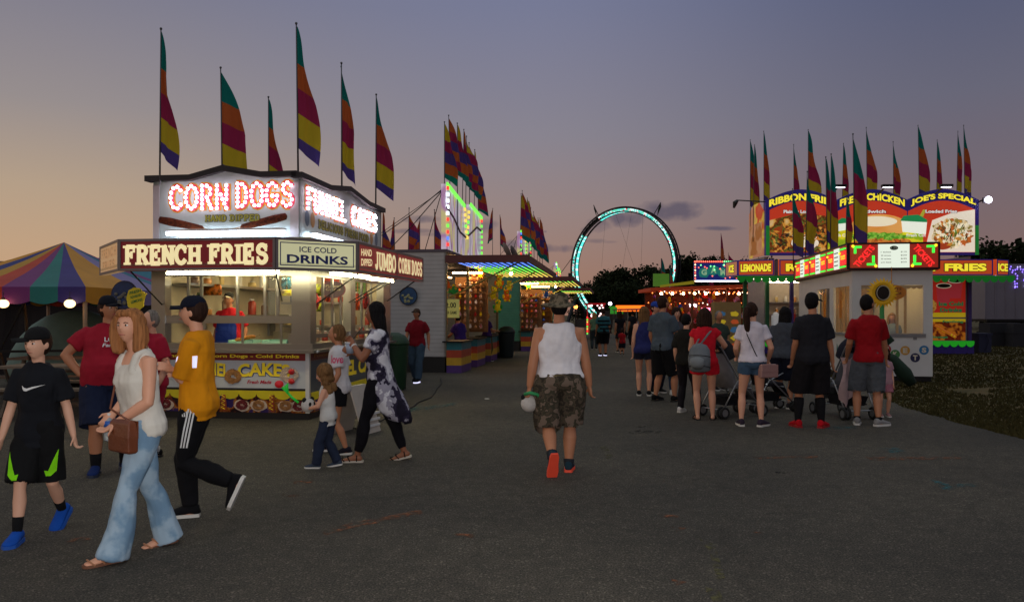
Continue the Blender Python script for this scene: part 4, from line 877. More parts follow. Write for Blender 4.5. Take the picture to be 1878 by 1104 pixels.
# ---- plush prizes
PC = {'tan': (178,130,84), 'brown': (112,66,38), 'red': (170,40,34), 'pink': (200,120,140), 'white': (200,190,180), 'yellow': (206,170,30), 'orange': (220,96,30), 'green': (50,130,60), 'blue': (50,80,160), 'purple': (100,50,130)}
pm = {k: mat("plush_"+k, v, .95, var=.3, vs=30, bump=.5, bs=80, spec=.1, emit=v, es=.1) for k, v in PC.items()}  # faint glow put into the toys in place of booth light
PLM = {}
def plush(kind, a, b):
    key = (kind, a, b)
    if key in PLM:
        o_ = PLM[key].copy(); COL.objects.link(o_); return o_
    q = MB()
    if kind == 0:
        q.ell((0,0,.0), (.5,.42,.55), 10, 8, 0); q.ell((0,-.05,.75), (.4,.38,.38), 10, 8, 0)
        for s in (-1,1): q.ell((s*.32,0,1.08), .15, 6, 5, 1); q.ell((s*.5,-.2,.15), (.18,.18,.32), 6, 5, 1); q.ell((s*.3,-.35,-.45), (.2,.3,.18), 6, 5, 1)
        q.ell((0,-.4,.68), (.17,.14,.13), 6, 5, 1); q.ell((-.14,-.39,.85), .05, 5, 4, 2); q.ell((.14,-.39,.85), .05, 5, 4, 2)
    else:
        q.ell((0,0,0), (.62,.55,.55), 10, 8, 0)
        for s in (-1,1): q.ell((s*.3,-.42,.2), (.15,.1,.18), 6, 5, 1); q.ell((s*.3,-.5,.2), .06, 5, 4, 2); q.ell((s*.6,-.1,-.3), (.3,.2,.12), 6, 5, 0)
        q.ell((0,0,.6), (.2,.2,.25), 6, 5, 1)
    o_ = q.build('plush_toy', [pm[a], pm[b], blackm], None, None, True); PLM[key] = o_; return o_
def hang(E, tx, ty, tz, s, kind, a, b, label, grp, rz=None):
    o_ = plush(kind, a, b); o_.location = loc(tx, ty, tz, E); o_.scale = (s, s, s); o_.rotation_euler = (0, 0, (rz if rz is not None else rnd.uniform(-.5,.5))); tag(o_, label, 'plush toy', grp); return o_
rp = random.Random(21); ks = list(PC)
def prize_wall(E, y, x0, x1, z0, z1, s, lab, grp, pal):
    cols_ = int((x1-x0)/s)+1; rows = int((z1-z0)/(s*1.12))+1; q = MB()
    M0 = E
    bkt = MB(); bkt.box(x0-s, y+.1, z0-s, x1+s, y+.13, z1+s)
    for i in range(rows): bkt.box(x0-s*.6, y-.06, z0+i*s*1.12-s*.52, x1+s*.6, y+.1, z0+i*s*1.12-s*.48)
    bkt.build('prize_rack', mat("rack_tan", (150,106,66), .8), E)
    bb = MB(); bb.box(x0-s*.6, y-.62, 2.80, x1+s*.6, y-.54, 2.84); bb.build('rack_fill_light', glow('rack_fill_light', (255,205,140), 60), E)  # glowing bar added in front of the rack to brighten the toys
    for i in range(rows):
        for j in range(cols_):
            a = rp.choice(pal); hang(E, x0+j*s+rp.uniform(-.01,.01), y-.0, z0+i*s*1.12, s*.42, rp.choice((0,0,1)), a, rp.choice(('white','tan',a)), lab, grp)
prize_wall(GT1, 4.0, -.42, .3, 1.15, 2.55, .17, 'small plush toy on the tall prize rack of the grey game trailer', 'small plush toys on the tall prize rack', ['tan','red','white','brown','orange','pink','yellow','tan'])
prize_wall(GT2, .8, .0, .62, 1.0, 2.4, .2, 'small plush toy on the prize rack of the second game trailer', 'plush toys on the second trailer rack', ['tan','red','orange','brown','pink','blue'])
prize_wall(GT2, 4.6, .1, .75, 1.0, 2.4, .24, 'plush toy on the farther prize rack of the second trailer', 'plush toys on the farther rack', ['green','yellow','blue','orange','white'])
prize_wall(GT1, 2.2, -1.9, -.7, 1.5, 2.5, .26, 'plush toy in the dark inside the near end of the game trailer', 'plush toys inside the near end', ['blue','red','white'])
for i, (x, y, z, s, a, b, lb) in enumerate(((.62,5.6,2.55,.26,'yellow','orange','large yellow plush at the top of the hanging bunch'), (.45,5.5,2.15,.28,'yellow','tan','large yellow plush at the left of the hanging bunch'), (.85,5.6,2.1,.24,'orange','yellow','orange and yellow plush at the right of the hanging bunch'),
     (.6,5.4,1.75,.26,'yellow','green','large yellow-green plush at the bottom of the hanging bunch'), (.9,5.9,2.45,.2,'yellow','tan','smaller yellow plush behind the hanging bunch'), (.1,3.6,2.6,.22,'brown','tan','brown plush bear over the tall prize rack'), (.3,3.7,2.75,.2,'yellow','brown','yellow plush over the right of the prize rack'),
     (-.12,.45,2.35,.24,'orange','green','bright orange plush fish at the near corner under the awning'), (.1,.55,2.2,.2,'green','yellow','green plush fish beside the orange one at the near corner'), (1.2,7.0,1.5,.13,'tan','brown','tan plush hanging low behind the yellow bunch'))):
    o_ = hang(GT1, x, y, z, s, 0 if 'fish' not in lb else 1, a, b, lb, None); 
for i, (x, y, z, s, a, b, lb) in enumerate(((.3,.4,2.7,.22,'green','yellow','green plush over the second trailer near the teal wall'), (.9,2.6,2.4,.25,'blue','white','blue plush hanging from the second trailer awning'), (.8,5.2,2.3,.3,'yellow','orange','yellow plush farther along the second trailer awning'), (.7,6.6,2.2,.3,'green','white','green plush at the far end of the second trailer awning'))):
    hang(GT2, x, y, z, s, 0, a, b, lb, None)
# flags over the game trailers
OR7 = ['orange','magenta','purple','orange','magenta','teal']; OR8 = ['yellow','magenta','purple','orange','teal']
for i, (px, py, Y) in enumerate(((815,228,20.8),(827,216,21.4),(839,229,22.2),(846,241,23),(853,254,23.8),(862,265,24.7),(869,278,25.6),(879,310,26.9))):
    p = at(px, py, Y); feather_flag(p, 3.3, math.radians(-10+rp.uniform(-15,15)), OR7 if i % 2 else OR8, 'feather flag in the tall near row over the silver header of the grey game trailer', 'feather flags over the near game trailer', i+1, 1.55, .3)
for i, (px, py, Y) in enumerate(((953,358,32.7),(959,352,33.6),(965,366,34.5),(970,372,35.4),(975,383,36.4),(980,390,37.4),(985,402,38.4),(990,402,39.4),(995,412,40.6))):
    p = at(px, py, Y); feather_flag(p, 3.3, math.radians(-10+rp.uniform(-15,15)), OR7 if i % 2 else OR8, 'feather flag in the crowded row over the second game trailer', 'feather flags over the second game trailer', i+1, 1.9, .34)
for i, (px, py, Y) in enumerate(((700,390,24),(725,403,25),(748,385,23),(770,400,25.5),(797,388,24),(903,385,33),(919,397,34))):
    p = at(px, py, Y); feather_flag(p, 2.6, math.radians(-15), OR7, ('feather flag behind the grey game trailer, between it and the corn dog stand', 'feather flag between the two lit header signs')[i > 4], ('feather flags behind the grey trailer', 'feather flags between the header signs')[i > 4], i+3, 1.35, .24, flip=-1 if i % 2 else 1)
# satellite dishes, wires
for i, (px, py, lb) in enumerate(((930,458,'satellite dish left of the pair on the second trailer'), (944,464,'lower satellite dish beside the second header sign'))):
    p = at(px, py, 31.5); t = empty('satellite_dish', p, .6, lb, 'dish', 'satellite dishes'); q = MB(); 
    R_ = Matrix.Rotation(math.radians(60), 3, 'Y') @ Matrix.Rotation(.3, 3, 'X'); q.rings([[R_ @ Vector((r*math.cos(2*PI*j/16), r*math.sin(2*PI*j/16), -.12+.12*(r/.34)**2)) for j in range(16)] for r in (.02,.12,.22,.34)], cap=False)
    q.build('reflector', mat("dish_grey", (120,112,112), .6), t, smooth=True); q = MB(); q.cyl((0,0,0), (-.1,.1,-.9), .02, 6); q.cyl((0,0,-.1), R_ @ Vector((.05,0,.35)), .01, 5); q.build('mount', darkm, t)
q = MB(); a = at(820,340,20.8)
for b in (at(700,432,24), at(702,470,24)): q.tube([a, a.lerp(b,.5)-Vector((0,0,.06)), b], .014, 5)
thing_mesh(q, 'guy_wire', black, 'dark guy wires running down from the near header sign towards the stand', 'wire')
# bins, stools, far box
def bin_(x, y, c, label, s=1.0):
    t = empty('trash_bin', (x, y, 0), rnd.uniform(0, 1), label, 'bin'); t.scale = (s, s, s); m = mat("bin_%d" % c[1], c, .6)
    q = MB(); q.tube([(0,0,.02), (0,0,.05), (0,0,.85), (0,0,.88)], [.22, .24, .29, .30], 16); q.build('body', m, t, smooth=True); q = MB(); q.tube([(0,0,.88), (0,0,.93), (0,0,1.05), (0,0,1.12)], [.31, .31, .24, .10], 16); q.build('lid', m, t, smooth=True)
    for s_ in (-1, 1): q = MB(); q.cyl((s_*.2,.2,.08), (s_*.26,.2,.08), .08, 12); q.build('wheel', rubber, t)
p = at(722,600,16.0); bin_(p.x, 16.0, (16,52,30), 'dark green trash bin behind the woman in the tie-dye tunic', 1.05)
p = at(740,600,17.3); bin_(p.x-.6, 17.6, (14,40,26), 'darker green bin standing behind the first one', .95)
p = at(929,600,27.5); bin_(p.x, 27.5, (14,30,34), 'dark bin standing at the end of the green lit trailer wall', 1.0)
def stool(x, y, rz, label):
    t = empty('stool', (x, y, 0), rz, label, 'stool'); m = mat("stool_wood", (110,94,70), .7); q = MB(); q.tube([(0,0,.72), (0,0,.76)], .17, 14); q.build('seat', m, t)
    for i in range(4):
        a = PI/4+i*PI/2; q = MB(); q.cyl((.1*math.cos(a),.1*math.sin(a),.72), (.2*math.cos(a),.2*math.sin(a),0), .02, 6); q.build('leg', m, t)
    q = MB(); [q.cyl((.16*math.cos(a),.16*math.sin(a),.3), (.16*math.cos(a+PI/2),.16*math.sin(a+PI/2),.3), .012, 5) for a in (PI/4, 3*PI/4, 5*PI/4, 7*PI/4)]; q.build('stretcher', m, t)
p = at(850,600,21.9); stool(p.x, 21.9, .3, 'wooden stool beside the worker leaning on the striped counter')
# a-frame board beside the stand
t = empty('sandwich_board', (at(655,700,10.3).x, 10.3, 0), math.radians(70), 'white folding board standing on edge beside the corn dog stand', 'sign')
for s in (-1, 1):
    q = MB(); q.beam((0, s*.22, 0), (0, s*.02, .62), .45, .02, 0, up=(0,1,0)); q.build('panel', mat("board_white", (170,160,150), .6), t)
for z in (.08,.16,.24): q = MB(); q.box(-.22,-.22,z,.22,-.2,z+.03); q.build('rail', white, t)
# ============================================================ PEOPLE
def ik(a, b, l1, l2, pole):
    """middle joint of a two-bone chain from a to b bending towards pole; b may be pulled in"""
    a = Vector(a); b = Vector(b); d = b-a; r = d.length
    if r > (l1+l2)*.998: b = a+d*((l1+l2)*.998/r); d = b-a; r = d.length
    if r < abs(l1-l2)*1.02+1e-4: r = abs(l1-l2)*1.02+1e-4
    c = (l1*l1+r*r-l2*l2)/(2*r); h = math.sqrt(max(0, l1*l1-c*c)); u = d.normalized()
    p = Vector(pole); p = p-u*p.dot(u); p.normalize(); return a+u*c+p*h, b
SKIN = {k: mat("skin_"+k, c, .55, var=.06, vs=9, spec=.35) for k, c in {'fair': (208,152,124), 'tan': (178,120,88), 'light': (216,166,140), 'brown': (140,88,62)}.items()}
HAIRM = {k: mat("hair_"+k, c, .72, var=.55, vs=55, bump=.8, bs=60, stretch=(1,1,.05), spec=.15) for k, c in {'ginger': (146,96,58), 'black': (16,13,14), 'brown': (46,28,20), 'blonde': (158,118,66), 'dkblonde': (112,80,48), 'grey': (120,112,104)}.items()}
eye_w = mat("eye_white", (215,210,205), .25, var=0); eye_d = mat("eye_iris", (38,26,18), .2, var=0); lip_m = mat("lips", (168,92,82), .5, var=0); brow_m = mat("brow", (70,44,30), .8, var=0)
sole_w = mat("sole_white", (205,202,196), .6)
def head_fn(a, b, c):
    def f(d, p):
        x, y, z = d.x, d.y, d.z; q = Vector((a*x, b*y, c*z))
        if z < 0:
            t = -z; q.x *= 1-.26*t*t-.06*t; q.y *= 1-.10*t if y > 0 else 1-.34*t
        if y > 0:
            g = lambda x0, z0, sx, sz: math.exp(-((x-x0)/sx)**2-((z-z0)/sz)**2)
            k = b
            dy = .26*g(0,-.20,.12,.13)+.12*g(0,0,.10,.2)+.05*g(0,.2,.5,.12)-.06*g(.32,.04,.16,.13)-.06*g(-.32,.04,.16,.13)+.07*g(0,-.52,.26,.09)+.10*g(0,-.82,.3,.16)+.03*g(.45,-.2,.2,.2)+.03*g(-.45,-.2,.2,.2)
            q.y += dy*k
        return q
    return f
def person(px_, py_, H, face_dir, label, skin='fair', build=1.0, lean=0, twist=0, side=0, hip=(0,0,0), feet=None, hands=None, elbows=None, knees=None, head=(0,0), hs=1.0,
           top=None, bottom=None, shoes=None, socks=None, hair=None, hat=None, voxel=.011, face=False, curl=.5, group=None, belly=0, z0=0, extra=None, chest=1.0, sit=False, palm=None, hipw=1.0):
    """all lengths in units of body height H unless said; forward = local +y, right = local +x"""
    E = empty('person', (px_, py_, z0), math.radians(face_dir), label, 'person', group)
    B = build; lg = .245; sh = .228
    piv = Vector((hip[0], hip[1], .52+hip[2]))
    R = Matrix.Rotation(math.radians(-lean), 3, 'X') @ Matrix.Rotation(math.radians(side), 3, 'Y')
    Rt = Matrix.Rotation(math.radians(twist), 3, 'Z')
    def S(p):
        p = Vector(p); k = max(0, min(1, (p.z-.52)/.26)); q = Vector((p.x, p.y, p.z-.52))
        q = Matrix.Rotation(math.radians(twist)*k, 3, 'Z') @ q
        return piv+R @ q
    feet = feet or {}; hands = hands or {}; elbows = elbows or {}; knees = knees or {}
    J = {}
    for s, k in ((-1,'L'), (1,'R')):
        hj = piv+Vector((s*.052*B*hipw, 0, -.02)); f = feet.get(k, (s*.055, 0, 0, 0, 0)); f = tuple(f)+(0,)*(5-len(f))
        an = Vector((f[0], f[1], .042+f[2])); kn, an = ik(hj, an, lg, sh, knees.get(k, (s*.1, 1, 0)))
        J['hip'+k] = hj; J['knee'+k] = kn; J['ank'+k] = an; J['foot'+k] = f
        sj = S((s*.088*(.35+.65*B)*chest, -.003, .787)); h = hands.get(k, (s*(.122+.03*(B-1)*3), .03, .485)); w = Vector(h[:3])
        el, w = ik(sj, w, .165, .148, elbows.get(k, (s*.35, -1, -.1)))
        J['sh'+k] = sj; J['el'+k] = el; J['wr'+k] = w
    m = MB(); TS = [(.465,.072,.050,.0), (.495,.092,.064,-.004), (.53,.093,.067,-.004), (.57,.084,.060,0), (.61,.078,.056,.002), (.66,.083,.060,.004), (.71,.088,.064,.005), (.75,.093,.061,.0), (.78,.089,.052,-.004), (.80,.074,.045,-.007), (.818,.053,.038,-.009), (.832,.036,.032,-.010)]
    def torso(mb, lo, hi, gx=0, gy=0, hem=0, cut=None, mi=None, up=0, scoop=0):
        rs = []; n = 20
        zs = [t for t in TS if lo-.001 <= t[0] <= hi+.001]
        def interp(z):
            for a, b in zip(TS, TS[1:]):
                if a[0] <= z <= b[0]:
                    u = (z-a[0])/(b[0]-a[0]); return (z, *[a[i]+(b[i]-a[i])*u for i in (1,2,3)])
            return (z,)+(TS[0][1:] if z < TS[0][0] else TS[-1][1:])
        L_ = [interp(lo)]+[t for t in TS if lo < t[0] < hi]+[interp(hi)]
        for (z, w, d, y0) in L_:
            w = w*(B*(hipw if z < .56 else (1 if z < .66 else chest)))+gx; d = d*(.5+.5*B)+gy; t = (z-lo)/(hi-lo)
            be = belly*math.exp(-((z-.6)/.06)**2)
            w += hem*max(0, 1-t*2.2)+be*.5; d += hem*max(0, 1-t*2.2)*.8+be*.5
            if cut: w = min(w, cut(z))
            r = []
            for j in range(n):
                th = 2*PI*j/n; c_, s_ = math.cos(th), math.sin(th); e = .82
                r.append(S((w*math.copysign(abs(c_)**e, c_), y0+be*.5+d*math.copysign(abs(s_)**e, s_), z+(up if z > .77 else 0)-scoop*max(0, s_)*max(0, (z-.74)/.08))))
            rs.append(r)
        mb.rings(rs, mi)
    torso(m, .492, .832)
    neck0 = S((0,-.010,.80)); hc = S((0, .012, .928+(hs-1)*.04)); hd = hc-S((0,0,.85)); 
    m.tube([neck0+Vector((0,0,-.012)), S((0,-.010,.812)), S((0,-.006,.835)), S((0,.004,.885))], [(.058*(.6+.4*B),.034), (.046*(.6+.4*B),.031), .030*(.6+.4*B), .030], 12, side=(1,0,0))
    Rh = Matrix.Rotation(math.radians(face_dir*0+head[0]), 3, 'Z') @ Matrix.Rotation(math.radians(-lean*.4+head[1]), 3, 'X')
    ha, hb, hcz = .0425*hs, .052*hs, .066*hs
    m.ell(hc, (1,1,1), 28, 22, rot=Rh, fn=head_fn(ha, hb, hcz))
    for s in (-1, 1): m.ell(hc+Rh @ Vector((s*ha*1.0, -.004, -.004)), (.007*hs, .012*hs, .018*hs), 8, 6, rot=Rh)
    AR = [.034, .030, .025, .0235, .021, .0155]
    for s, k in ((-1,'L'), (1,'R')):
        a, e, w = J['sh'+k], J['el'+k], J['wr'+k]; g = .55+.45*B
        m.tube([a+(S((0,0,.78))-a)*.35+Vector((0,0,.004)), a, a.lerp(e,.4), a.lerp(e,.85), e, e.lerp(w,.25), e.lerp(w,.6), w], [.024*g, .0305*g, .028*g, .0245*g, .0235*g, .0245*g, .021*g, .0155*g], 12)
        # hand: palm, four fingers, thumb
        f = (w-e).normalized(); pl = (palm or {}).get(k, (-s, .15, 0)); pn = Vector(pl); pn = pn-f*pn.dot(f); pn.normalize(); sd = f.cross(pn)*(-s if False else 1)
        th_s = 1 if sd.dot(Vector((0,1,0))) > 0 else -1
        if (palm or {}).get(k+'t'): th_s = (palm or {})[k+'t']
        p1 = w+f*.05
        m.tube([w-f*.006, w+f*.012, w+f*.03, p1, p1+f*.006], [(.013,.012), (.019,.011), (.023,.011), (.022,.009), (.018,.006)], 10, side=sd)
        cu = curl[k] if isinstance(curl, dict) else curl
        for i, (o_, ln) in enumerate(((-.0165,.034), (-.0055,.042), (.0055,.044), (.0165,.040))):
            o2 = o_*(-th_s); b0 = w+f*.048+sd*(-th_s*-1)*0+sd*(o_*th_s); l3 = (ln if th_s else ln)/3*1.05
            pts = [b0-f*.01, b0]; d_ = f; aa = cu*.5
            for j in range(3):
                ang = cu*(.35, 1.0, .8)[j]*1.15; ax = f.cross(pn); d_ = (Matrix.Rotation(-ang, 3, ax) @ d_) if True else d_
                pts.append(pts[-1]+d_*l3)
            m.tube(pts, [.0058, .0058, .0052, .0048, .0036], 6)
        t0 = w+f*.014+sd*th_s*.016; t1 = t0+(f*.6+sd*th_s*.65+pn*.3).normalized()*.022; t2 = t1+(f*.9+sd*th_s*.2+pn*.45).normalized()*.024
        m.tube([t0-f*.004, t0, t1, t2], [.008, .0075, .0062, .0045], 6)
    LR = (.051, .045, .033, .029, .0315, .026, .0185)
    for s, k in ((-1,'L'), (1,'R')):
        h, kn, an = J['hip'+k], J['knee'+k], J['ank'+k]; g = (.5+.5*B)
        cb = Vector((0,-.008,0))
        m.tube([h+Vector((0,0,.03)), h, h.lerp(kn,.35), h.lerp(kn,.85), kn, kn.lerp(an,.12), kn.lerp(an,.35)+cb, kn.lerp(an,.65)+cb*.5, kn.lerp(an,.92), an], [.046*g, .051*g, .047*g, .034*g, .031*g, .029*g, .0335*g, .027*g, .019*g, .0185*g], 12)
        # bare foot
        f = J['foot'+k]; Rf = Matrix.Rotation(math.radians(f[4]), 3, 'Z') @ Matrix.Rotation(math.radians(f[3]), 3, 'X')
        P = lambda x, y, z: an+Rf @ Vector((x, y, z))
        m.tube([P(0,-.03,-.026), P(0,-.02,-.022), P(0,.0,-.016), P(0,.04,-.024), P(0,.08,-.031), P(0,.105,-.034)], [(.010,.010), (.017,.018), (.019,.024), (.022,.017), (.025,.010), (.018,.007)], 10, side=(Rf @ Vector((1,0,0))))
    def strands(me, am, sc=70):
        for v, nrm in zip(me.vertices, [v.normal.copy() for v in me.vertices]):
            c = v.co; v.co = c+nrm*(noise.noise(Vector((c.x*sc, c.y*sc, c.z*7)))*am)
    def fin(mb, name, ms, vox=None, par=None, it=2, fold=0, seed=0, opens=None):
        mb.v = [v*H for v in mb.v]; me = remesh(mb, (vox or voxel), it)
        if fold:
            for v, nrm in zip(me.vertices, [v.normal.copy() for v in me.vertices]):
                c = v.co; q = noise.noise(Vector((c.x*9+seed, c.y*9, c.z*3.2)))*fold+noise.noise(Vector((c.x*22+seed, c.y*22, c.z*12)))*fold*.4; v.co = c+nrm*(q+fold*.42)
        if opens is not None:     # cut the cloth open at its hem
            bm = bmesh.new(); bm.from_mesh(me); dl = []
            for f in bm.faces:
                c = f.calc_center_median()
                if f.normal.z < -.55:
                    for (p, r) in opens:
                        if (c-p*H).length < r*H and c.z < (p.z+.012)*H: dl.append(f); break
            bmesh.ops.delete(bm, geom=dl, context='FACES'); bm.to_mesh(me); bm.free()
        for q in (ms if isinstance(ms, (list, tuple)) else [ms]): me.materials.append(q)
        return put(me, name, par or E)
    body = fin(m, 'body', [SKIN[skin], eye_w, eye_d, lip_m, brow_m])
    if face:
        q = MB(); hp = lambda x, y, z: (hc+Rh @ Vector((x*hs, y*hs, z*hs)))
        for s in (-1, 1):
            q.ell(hp(s*.0155, .0425, .004), (.0080*hs, .006*hs, .0048*hs), 10, 6, 1, rot=Rh); q.ell(hp(s*.0155, .0478, .004), (.0040*hs, .0024*hs, .0042*hs), 8, 5, 2, rot=Rh)
            q.tube([hp(s*.008, .0500, .0125), hp(s*.015, .0500, .0150), hp(s*.024, .0445, .0130)], [.0018, .0024, .0012], 5, 4)
        q.tube([hp(-.013, .0455, -.0345), hp(-.004, .0535, -.0335), hp(.004, .0535, -.0335), hp(.013, .0455, -.0345)], [(.001,.001), (.0032,.0026), (.0032,.0026), (.001,.001)], 6, 3)
        q.v = [v*H for v in q.v]; bm = bmesh.new(); bm.from_mesh(body.data); me2 = bpy.data.meshes.new("t"); me2.from_pydata(q.v, [], q.f); me2.polygons.foreach_set('material_index', q.m); me2.polygons.foreach_set('use_smooth', [True]*len(q.f)); bm.from_mesh(me2); bm.to_mesh(body.data); bm.free(); bpy.data.meshes.remove(me2)
    def sleeve(mb, k, t, g0, g1):
        a, e, w = J['sh'+k], J['el'+k], J['wr'+k]; g = .55+.45*B
        end = a.lerp(e, min(t, 1)) if t <= 1 else e.lerp(w, t-1)
        pts = [a+(S((0,0,.78))-a)*.45, a+Vector((0,0,-.002))]; rr = [.027*g+g0*.5, .032*g+g0*.8]
        if t > 1: pts += [a.lerp(e,.5), e, end]; rr += [.030*g+g0, .026*g+g0, .018+g1]
        else: pts += [a.lerp(e,t*.5), end]; rr += [.0295*g+(g0+g1)/2, .0275*g+g1]
        mb.tube(pts, rr, 12)
    if top:
        kd = top['kind']; t = MB(); lo = top.get('lo', .50); g = top.get('g', .008); hem = top.get('hem', .006)
        if kd == 'tee':
            torso(t, lo, .830, g, g*.8, hem, up=.006); t.tube([S((0,-.008,.80)), S((0,-.006,.842))], [.058*(.5+.5*B), .038*(.5+.5*B)], 12)
            for k in 'LR': sleeve(t, k, top.get('sl', .55), g*.7, g*.95+.003)
        elif kd == 'tank':
            cw = top.get('cw', 1.0)
            if not top.get('scoop'): t.tube([S((0,-.012,.755)), S((0,-.012,.80)), S((0,-.010,.822))], [(.05,.05), (.052,.048), (.046,.041)], 14, side=(1,0,0))
            else:
                for s in (-1, 1): t.tube([S((s*.050*B, .050, .745)), S((s*.050*B, .046, .775)), S((s*.047*B, .026, .812)), S((s*.047*B, -.008, .826)), S((s*.050*B, -.040, .80)), S((s*.054*B, -.052, .76))], [(.015,.008)]*6, 8, side=(1,0,0))
            torso(t, lo, .824, g, g*.8, hem, cut=lambda z: 9 if z < .69 else B*chest*cw*(.090-.33*(z-.69)) if z < .79 else B*chest*cw*.057, up=.004, scoop=top.get('scoop', 0))
        elif kd == 'dress':
            torso(t, .52, .826, g, g*.8, 0); 
            for k in 'LR': sleeve(t, k, top.get('sl', .5), g*.9, g*1.4)
            rs = []; n = 20; lo = top['skirt'][-1][0]
            for z, w, d, y0 in top['skirt']:
                rs.append([piv+Vector((w*math.cos(2*PI*j/n), y0+d*math.sin(2*PI*j/n), z-.52)) for j in range(n)])
            t.rings(rs)
        fin(t, top.get('name', 'shirt'), top['m'], fold=top.get('fold', .018), seed=len(label), opens=[(S((0,0,lo)), .16)])
    if bottom:
        kd = bottom['kind']; t = MB(); g = bottom.get('g', .01)
        hi = bottom.get('hi', .56); rs = []; n = 18
        torso(t, .468, hi, g*.6, g*.6)
        ops = []
        for s, k in ((-1,'L'), (1,'R')):
            h, kn, an = J['hip'+k], J['knee'+k], J['ank'+k]; gg = (.5+.5*B)
            if kd == 'shorts':
                L1 = bottom.get('len', .8); fl = bottom.get('flare', .012)
                if L1 <= 1: end = h.lerp(kn, L1); pts = [h+Vector((0,0,.03)), h, h.lerp(kn, L1*.5), end]; rr = [.046*gg+g, .053*gg+g, .048*gg+g+fl*.5, .042*gg+g+fl]
                else: end = kn.lerp(an, L1-1); pts = [h+Vector((0,0,.03)), h, h.lerp(kn,.5), kn, end]; rr = [.046*gg+g, .053*gg+g, .048*gg+g+fl*.5, .036*gg+g+fl, .036*gg+g+fl*1.1]
                t.tube(pts, rr, 14); ops.append((end, .075))
            else:
                r0 = bottom.get('r', (.054, .048, .036, .034, .036, .03, .026)); up = bottom.get('up', .02)
                pts = [h+Vector((0,0,.03)), h, h.lerp(kn,.4), h.lerp(kn,.85), kn, kn.lerp(an,.3)+Vector((0,-.007,0)), kn.lerp(an,.65)+Vector((0,-.004,0)), an+(kn-an)*up]; rr = [.048*gg+g, r0[0]*gg+g, r0[1]*gg+g, r0[2]*gg+g, r0[3]*gg+g, r0[4]*gg+g, r0[5]*gg+g, r0[6]*gg+g]
                t.tube(pts, rr, 14)
        fin(t, bottom.get('name', 'shorts' if kd == 'shorts' else 'trousers'), bottom['m'], fold=bottom.get('fold', .015), seed=3, opens=ops or None)
    if socks:
        for k in 'LR':
            t = MB(); kn, an = J['knee'+k], J['ank'+k]; gg = .5+.5*B; tall = socks[1] > .4
            if tall: t.tube([an+Vector((0,0,-.012)), an, an.lerp(kn,.3)+Vector((0,-.005,0)), an.lerp(kn,.62)+Vector((0,-.008,0)), an.lerp(kn,socks[1])+Vector((0,-.006,0))], [.023*gg, .0225*gg, .028*gg+.002, .0345*gg+.0035, .034*gg+.003], 14)
            else: t.tube([an+Vector((0,0,-.012)), an, an.lerp(kn, socks[1]*.5), an.lerp(kn, socks[1])], [.023*gg, .0225*gg, .0245*gg+.001, .0255*gg+.002], 12)
            t.v = [v*H for v in t.v]; t.build('sock', socks[0], E, smooth=True)
    if shoes:
        for k in 'LR':
            an = J['ank'+k]; f = J['foot'+k]; Rf = Matrix.Rotation(math.radians(f[4]), 3, 'Z') @ Matrix.Rotation(math.radians(f[3]), 3, 'X')
            P = lambda x, y, z: an+Rf @ Vector((x, y, z)); sx_ = Rf @ Vector((1,0,0)); hh = shoes.get('s', 1.0)
            if shoes['kind'] == 'sneaker':
                t = MB(); t.tube([P(0,-.041,-.010), P(0,-.036,-.012), P(0,-.022,-.008), P(0,.004,-.006), P(0,.034,-.014), P(0,.065,-.020), P(0,.095,-.024), P(0,.112,-.026), P(0,.118,-.028)],
                       [(.010,.014), (.019*hh,.022), (.023*hh,.027), (.024*hh,.028), (.026*hh,.022), (.029*hh,.017), (.028*hh,.013), (.018*hh,.010), (.008,.005)], 12, side=sx_)
                t.v = [v*H for v in t.v]; up = t.build('shoe', shoes['m'], E, smooth=True)
                t = MB(); ol = [(-.018,-.040),(.018,-.040),(.024,-.02),(.024,.02),(.030,.065),(.026,.100),(.010,.119),(-.010,.119),(-.028,.100),(-.030,.065),(-.025,.02),(-.024,-.02)]
                t.prism([(a*hh*1.03, b_*1.02) for a, b_ in ol], P(0,0,-.0435), sx_, Rf @ Vector((0,1,0)), Rf @ Vector((0,0,.016)), 0)
                t.v = [v*H for v in t.v]; t.build('sole', shoes.get('sole', sole_w), up)
            else:
                t = MB(); ol = [(-.016,-.038),(.016,-.038),(.022,-.02),(.021,.02),(.027,.065),(.024,.100),(.010,.112),(-.010,.112),(-.024,.100),(-.027,.065),(-.021,.02),(-.022,-.02)]
                t.prism(ol, P(0,0,-.0445), sx_, Rf @ Vector((0,1,0)), Rf @ Vector((0,0,.011)), 1)
                for y_, r_2, zz in ((.075,.029,-.024), (.04,.026,-.014), (.0,.025,.004)):
                    t.tube([P(r_2*math.cos(PI*j/8), y_+(.02*math.sin(PI*j/8) if y_ > .01 else -.03*math.sin(PI*j/8)*0), -.036+(zz+.036+.008)*math.sin(PI*j/8)) for j in range(9)], .0035, 5, 0)
                t.v = [v*H for v in t.v]; t.build('sandal', [shoes['m'], shoes.get('sole', sole_w)], E, smooth=False)
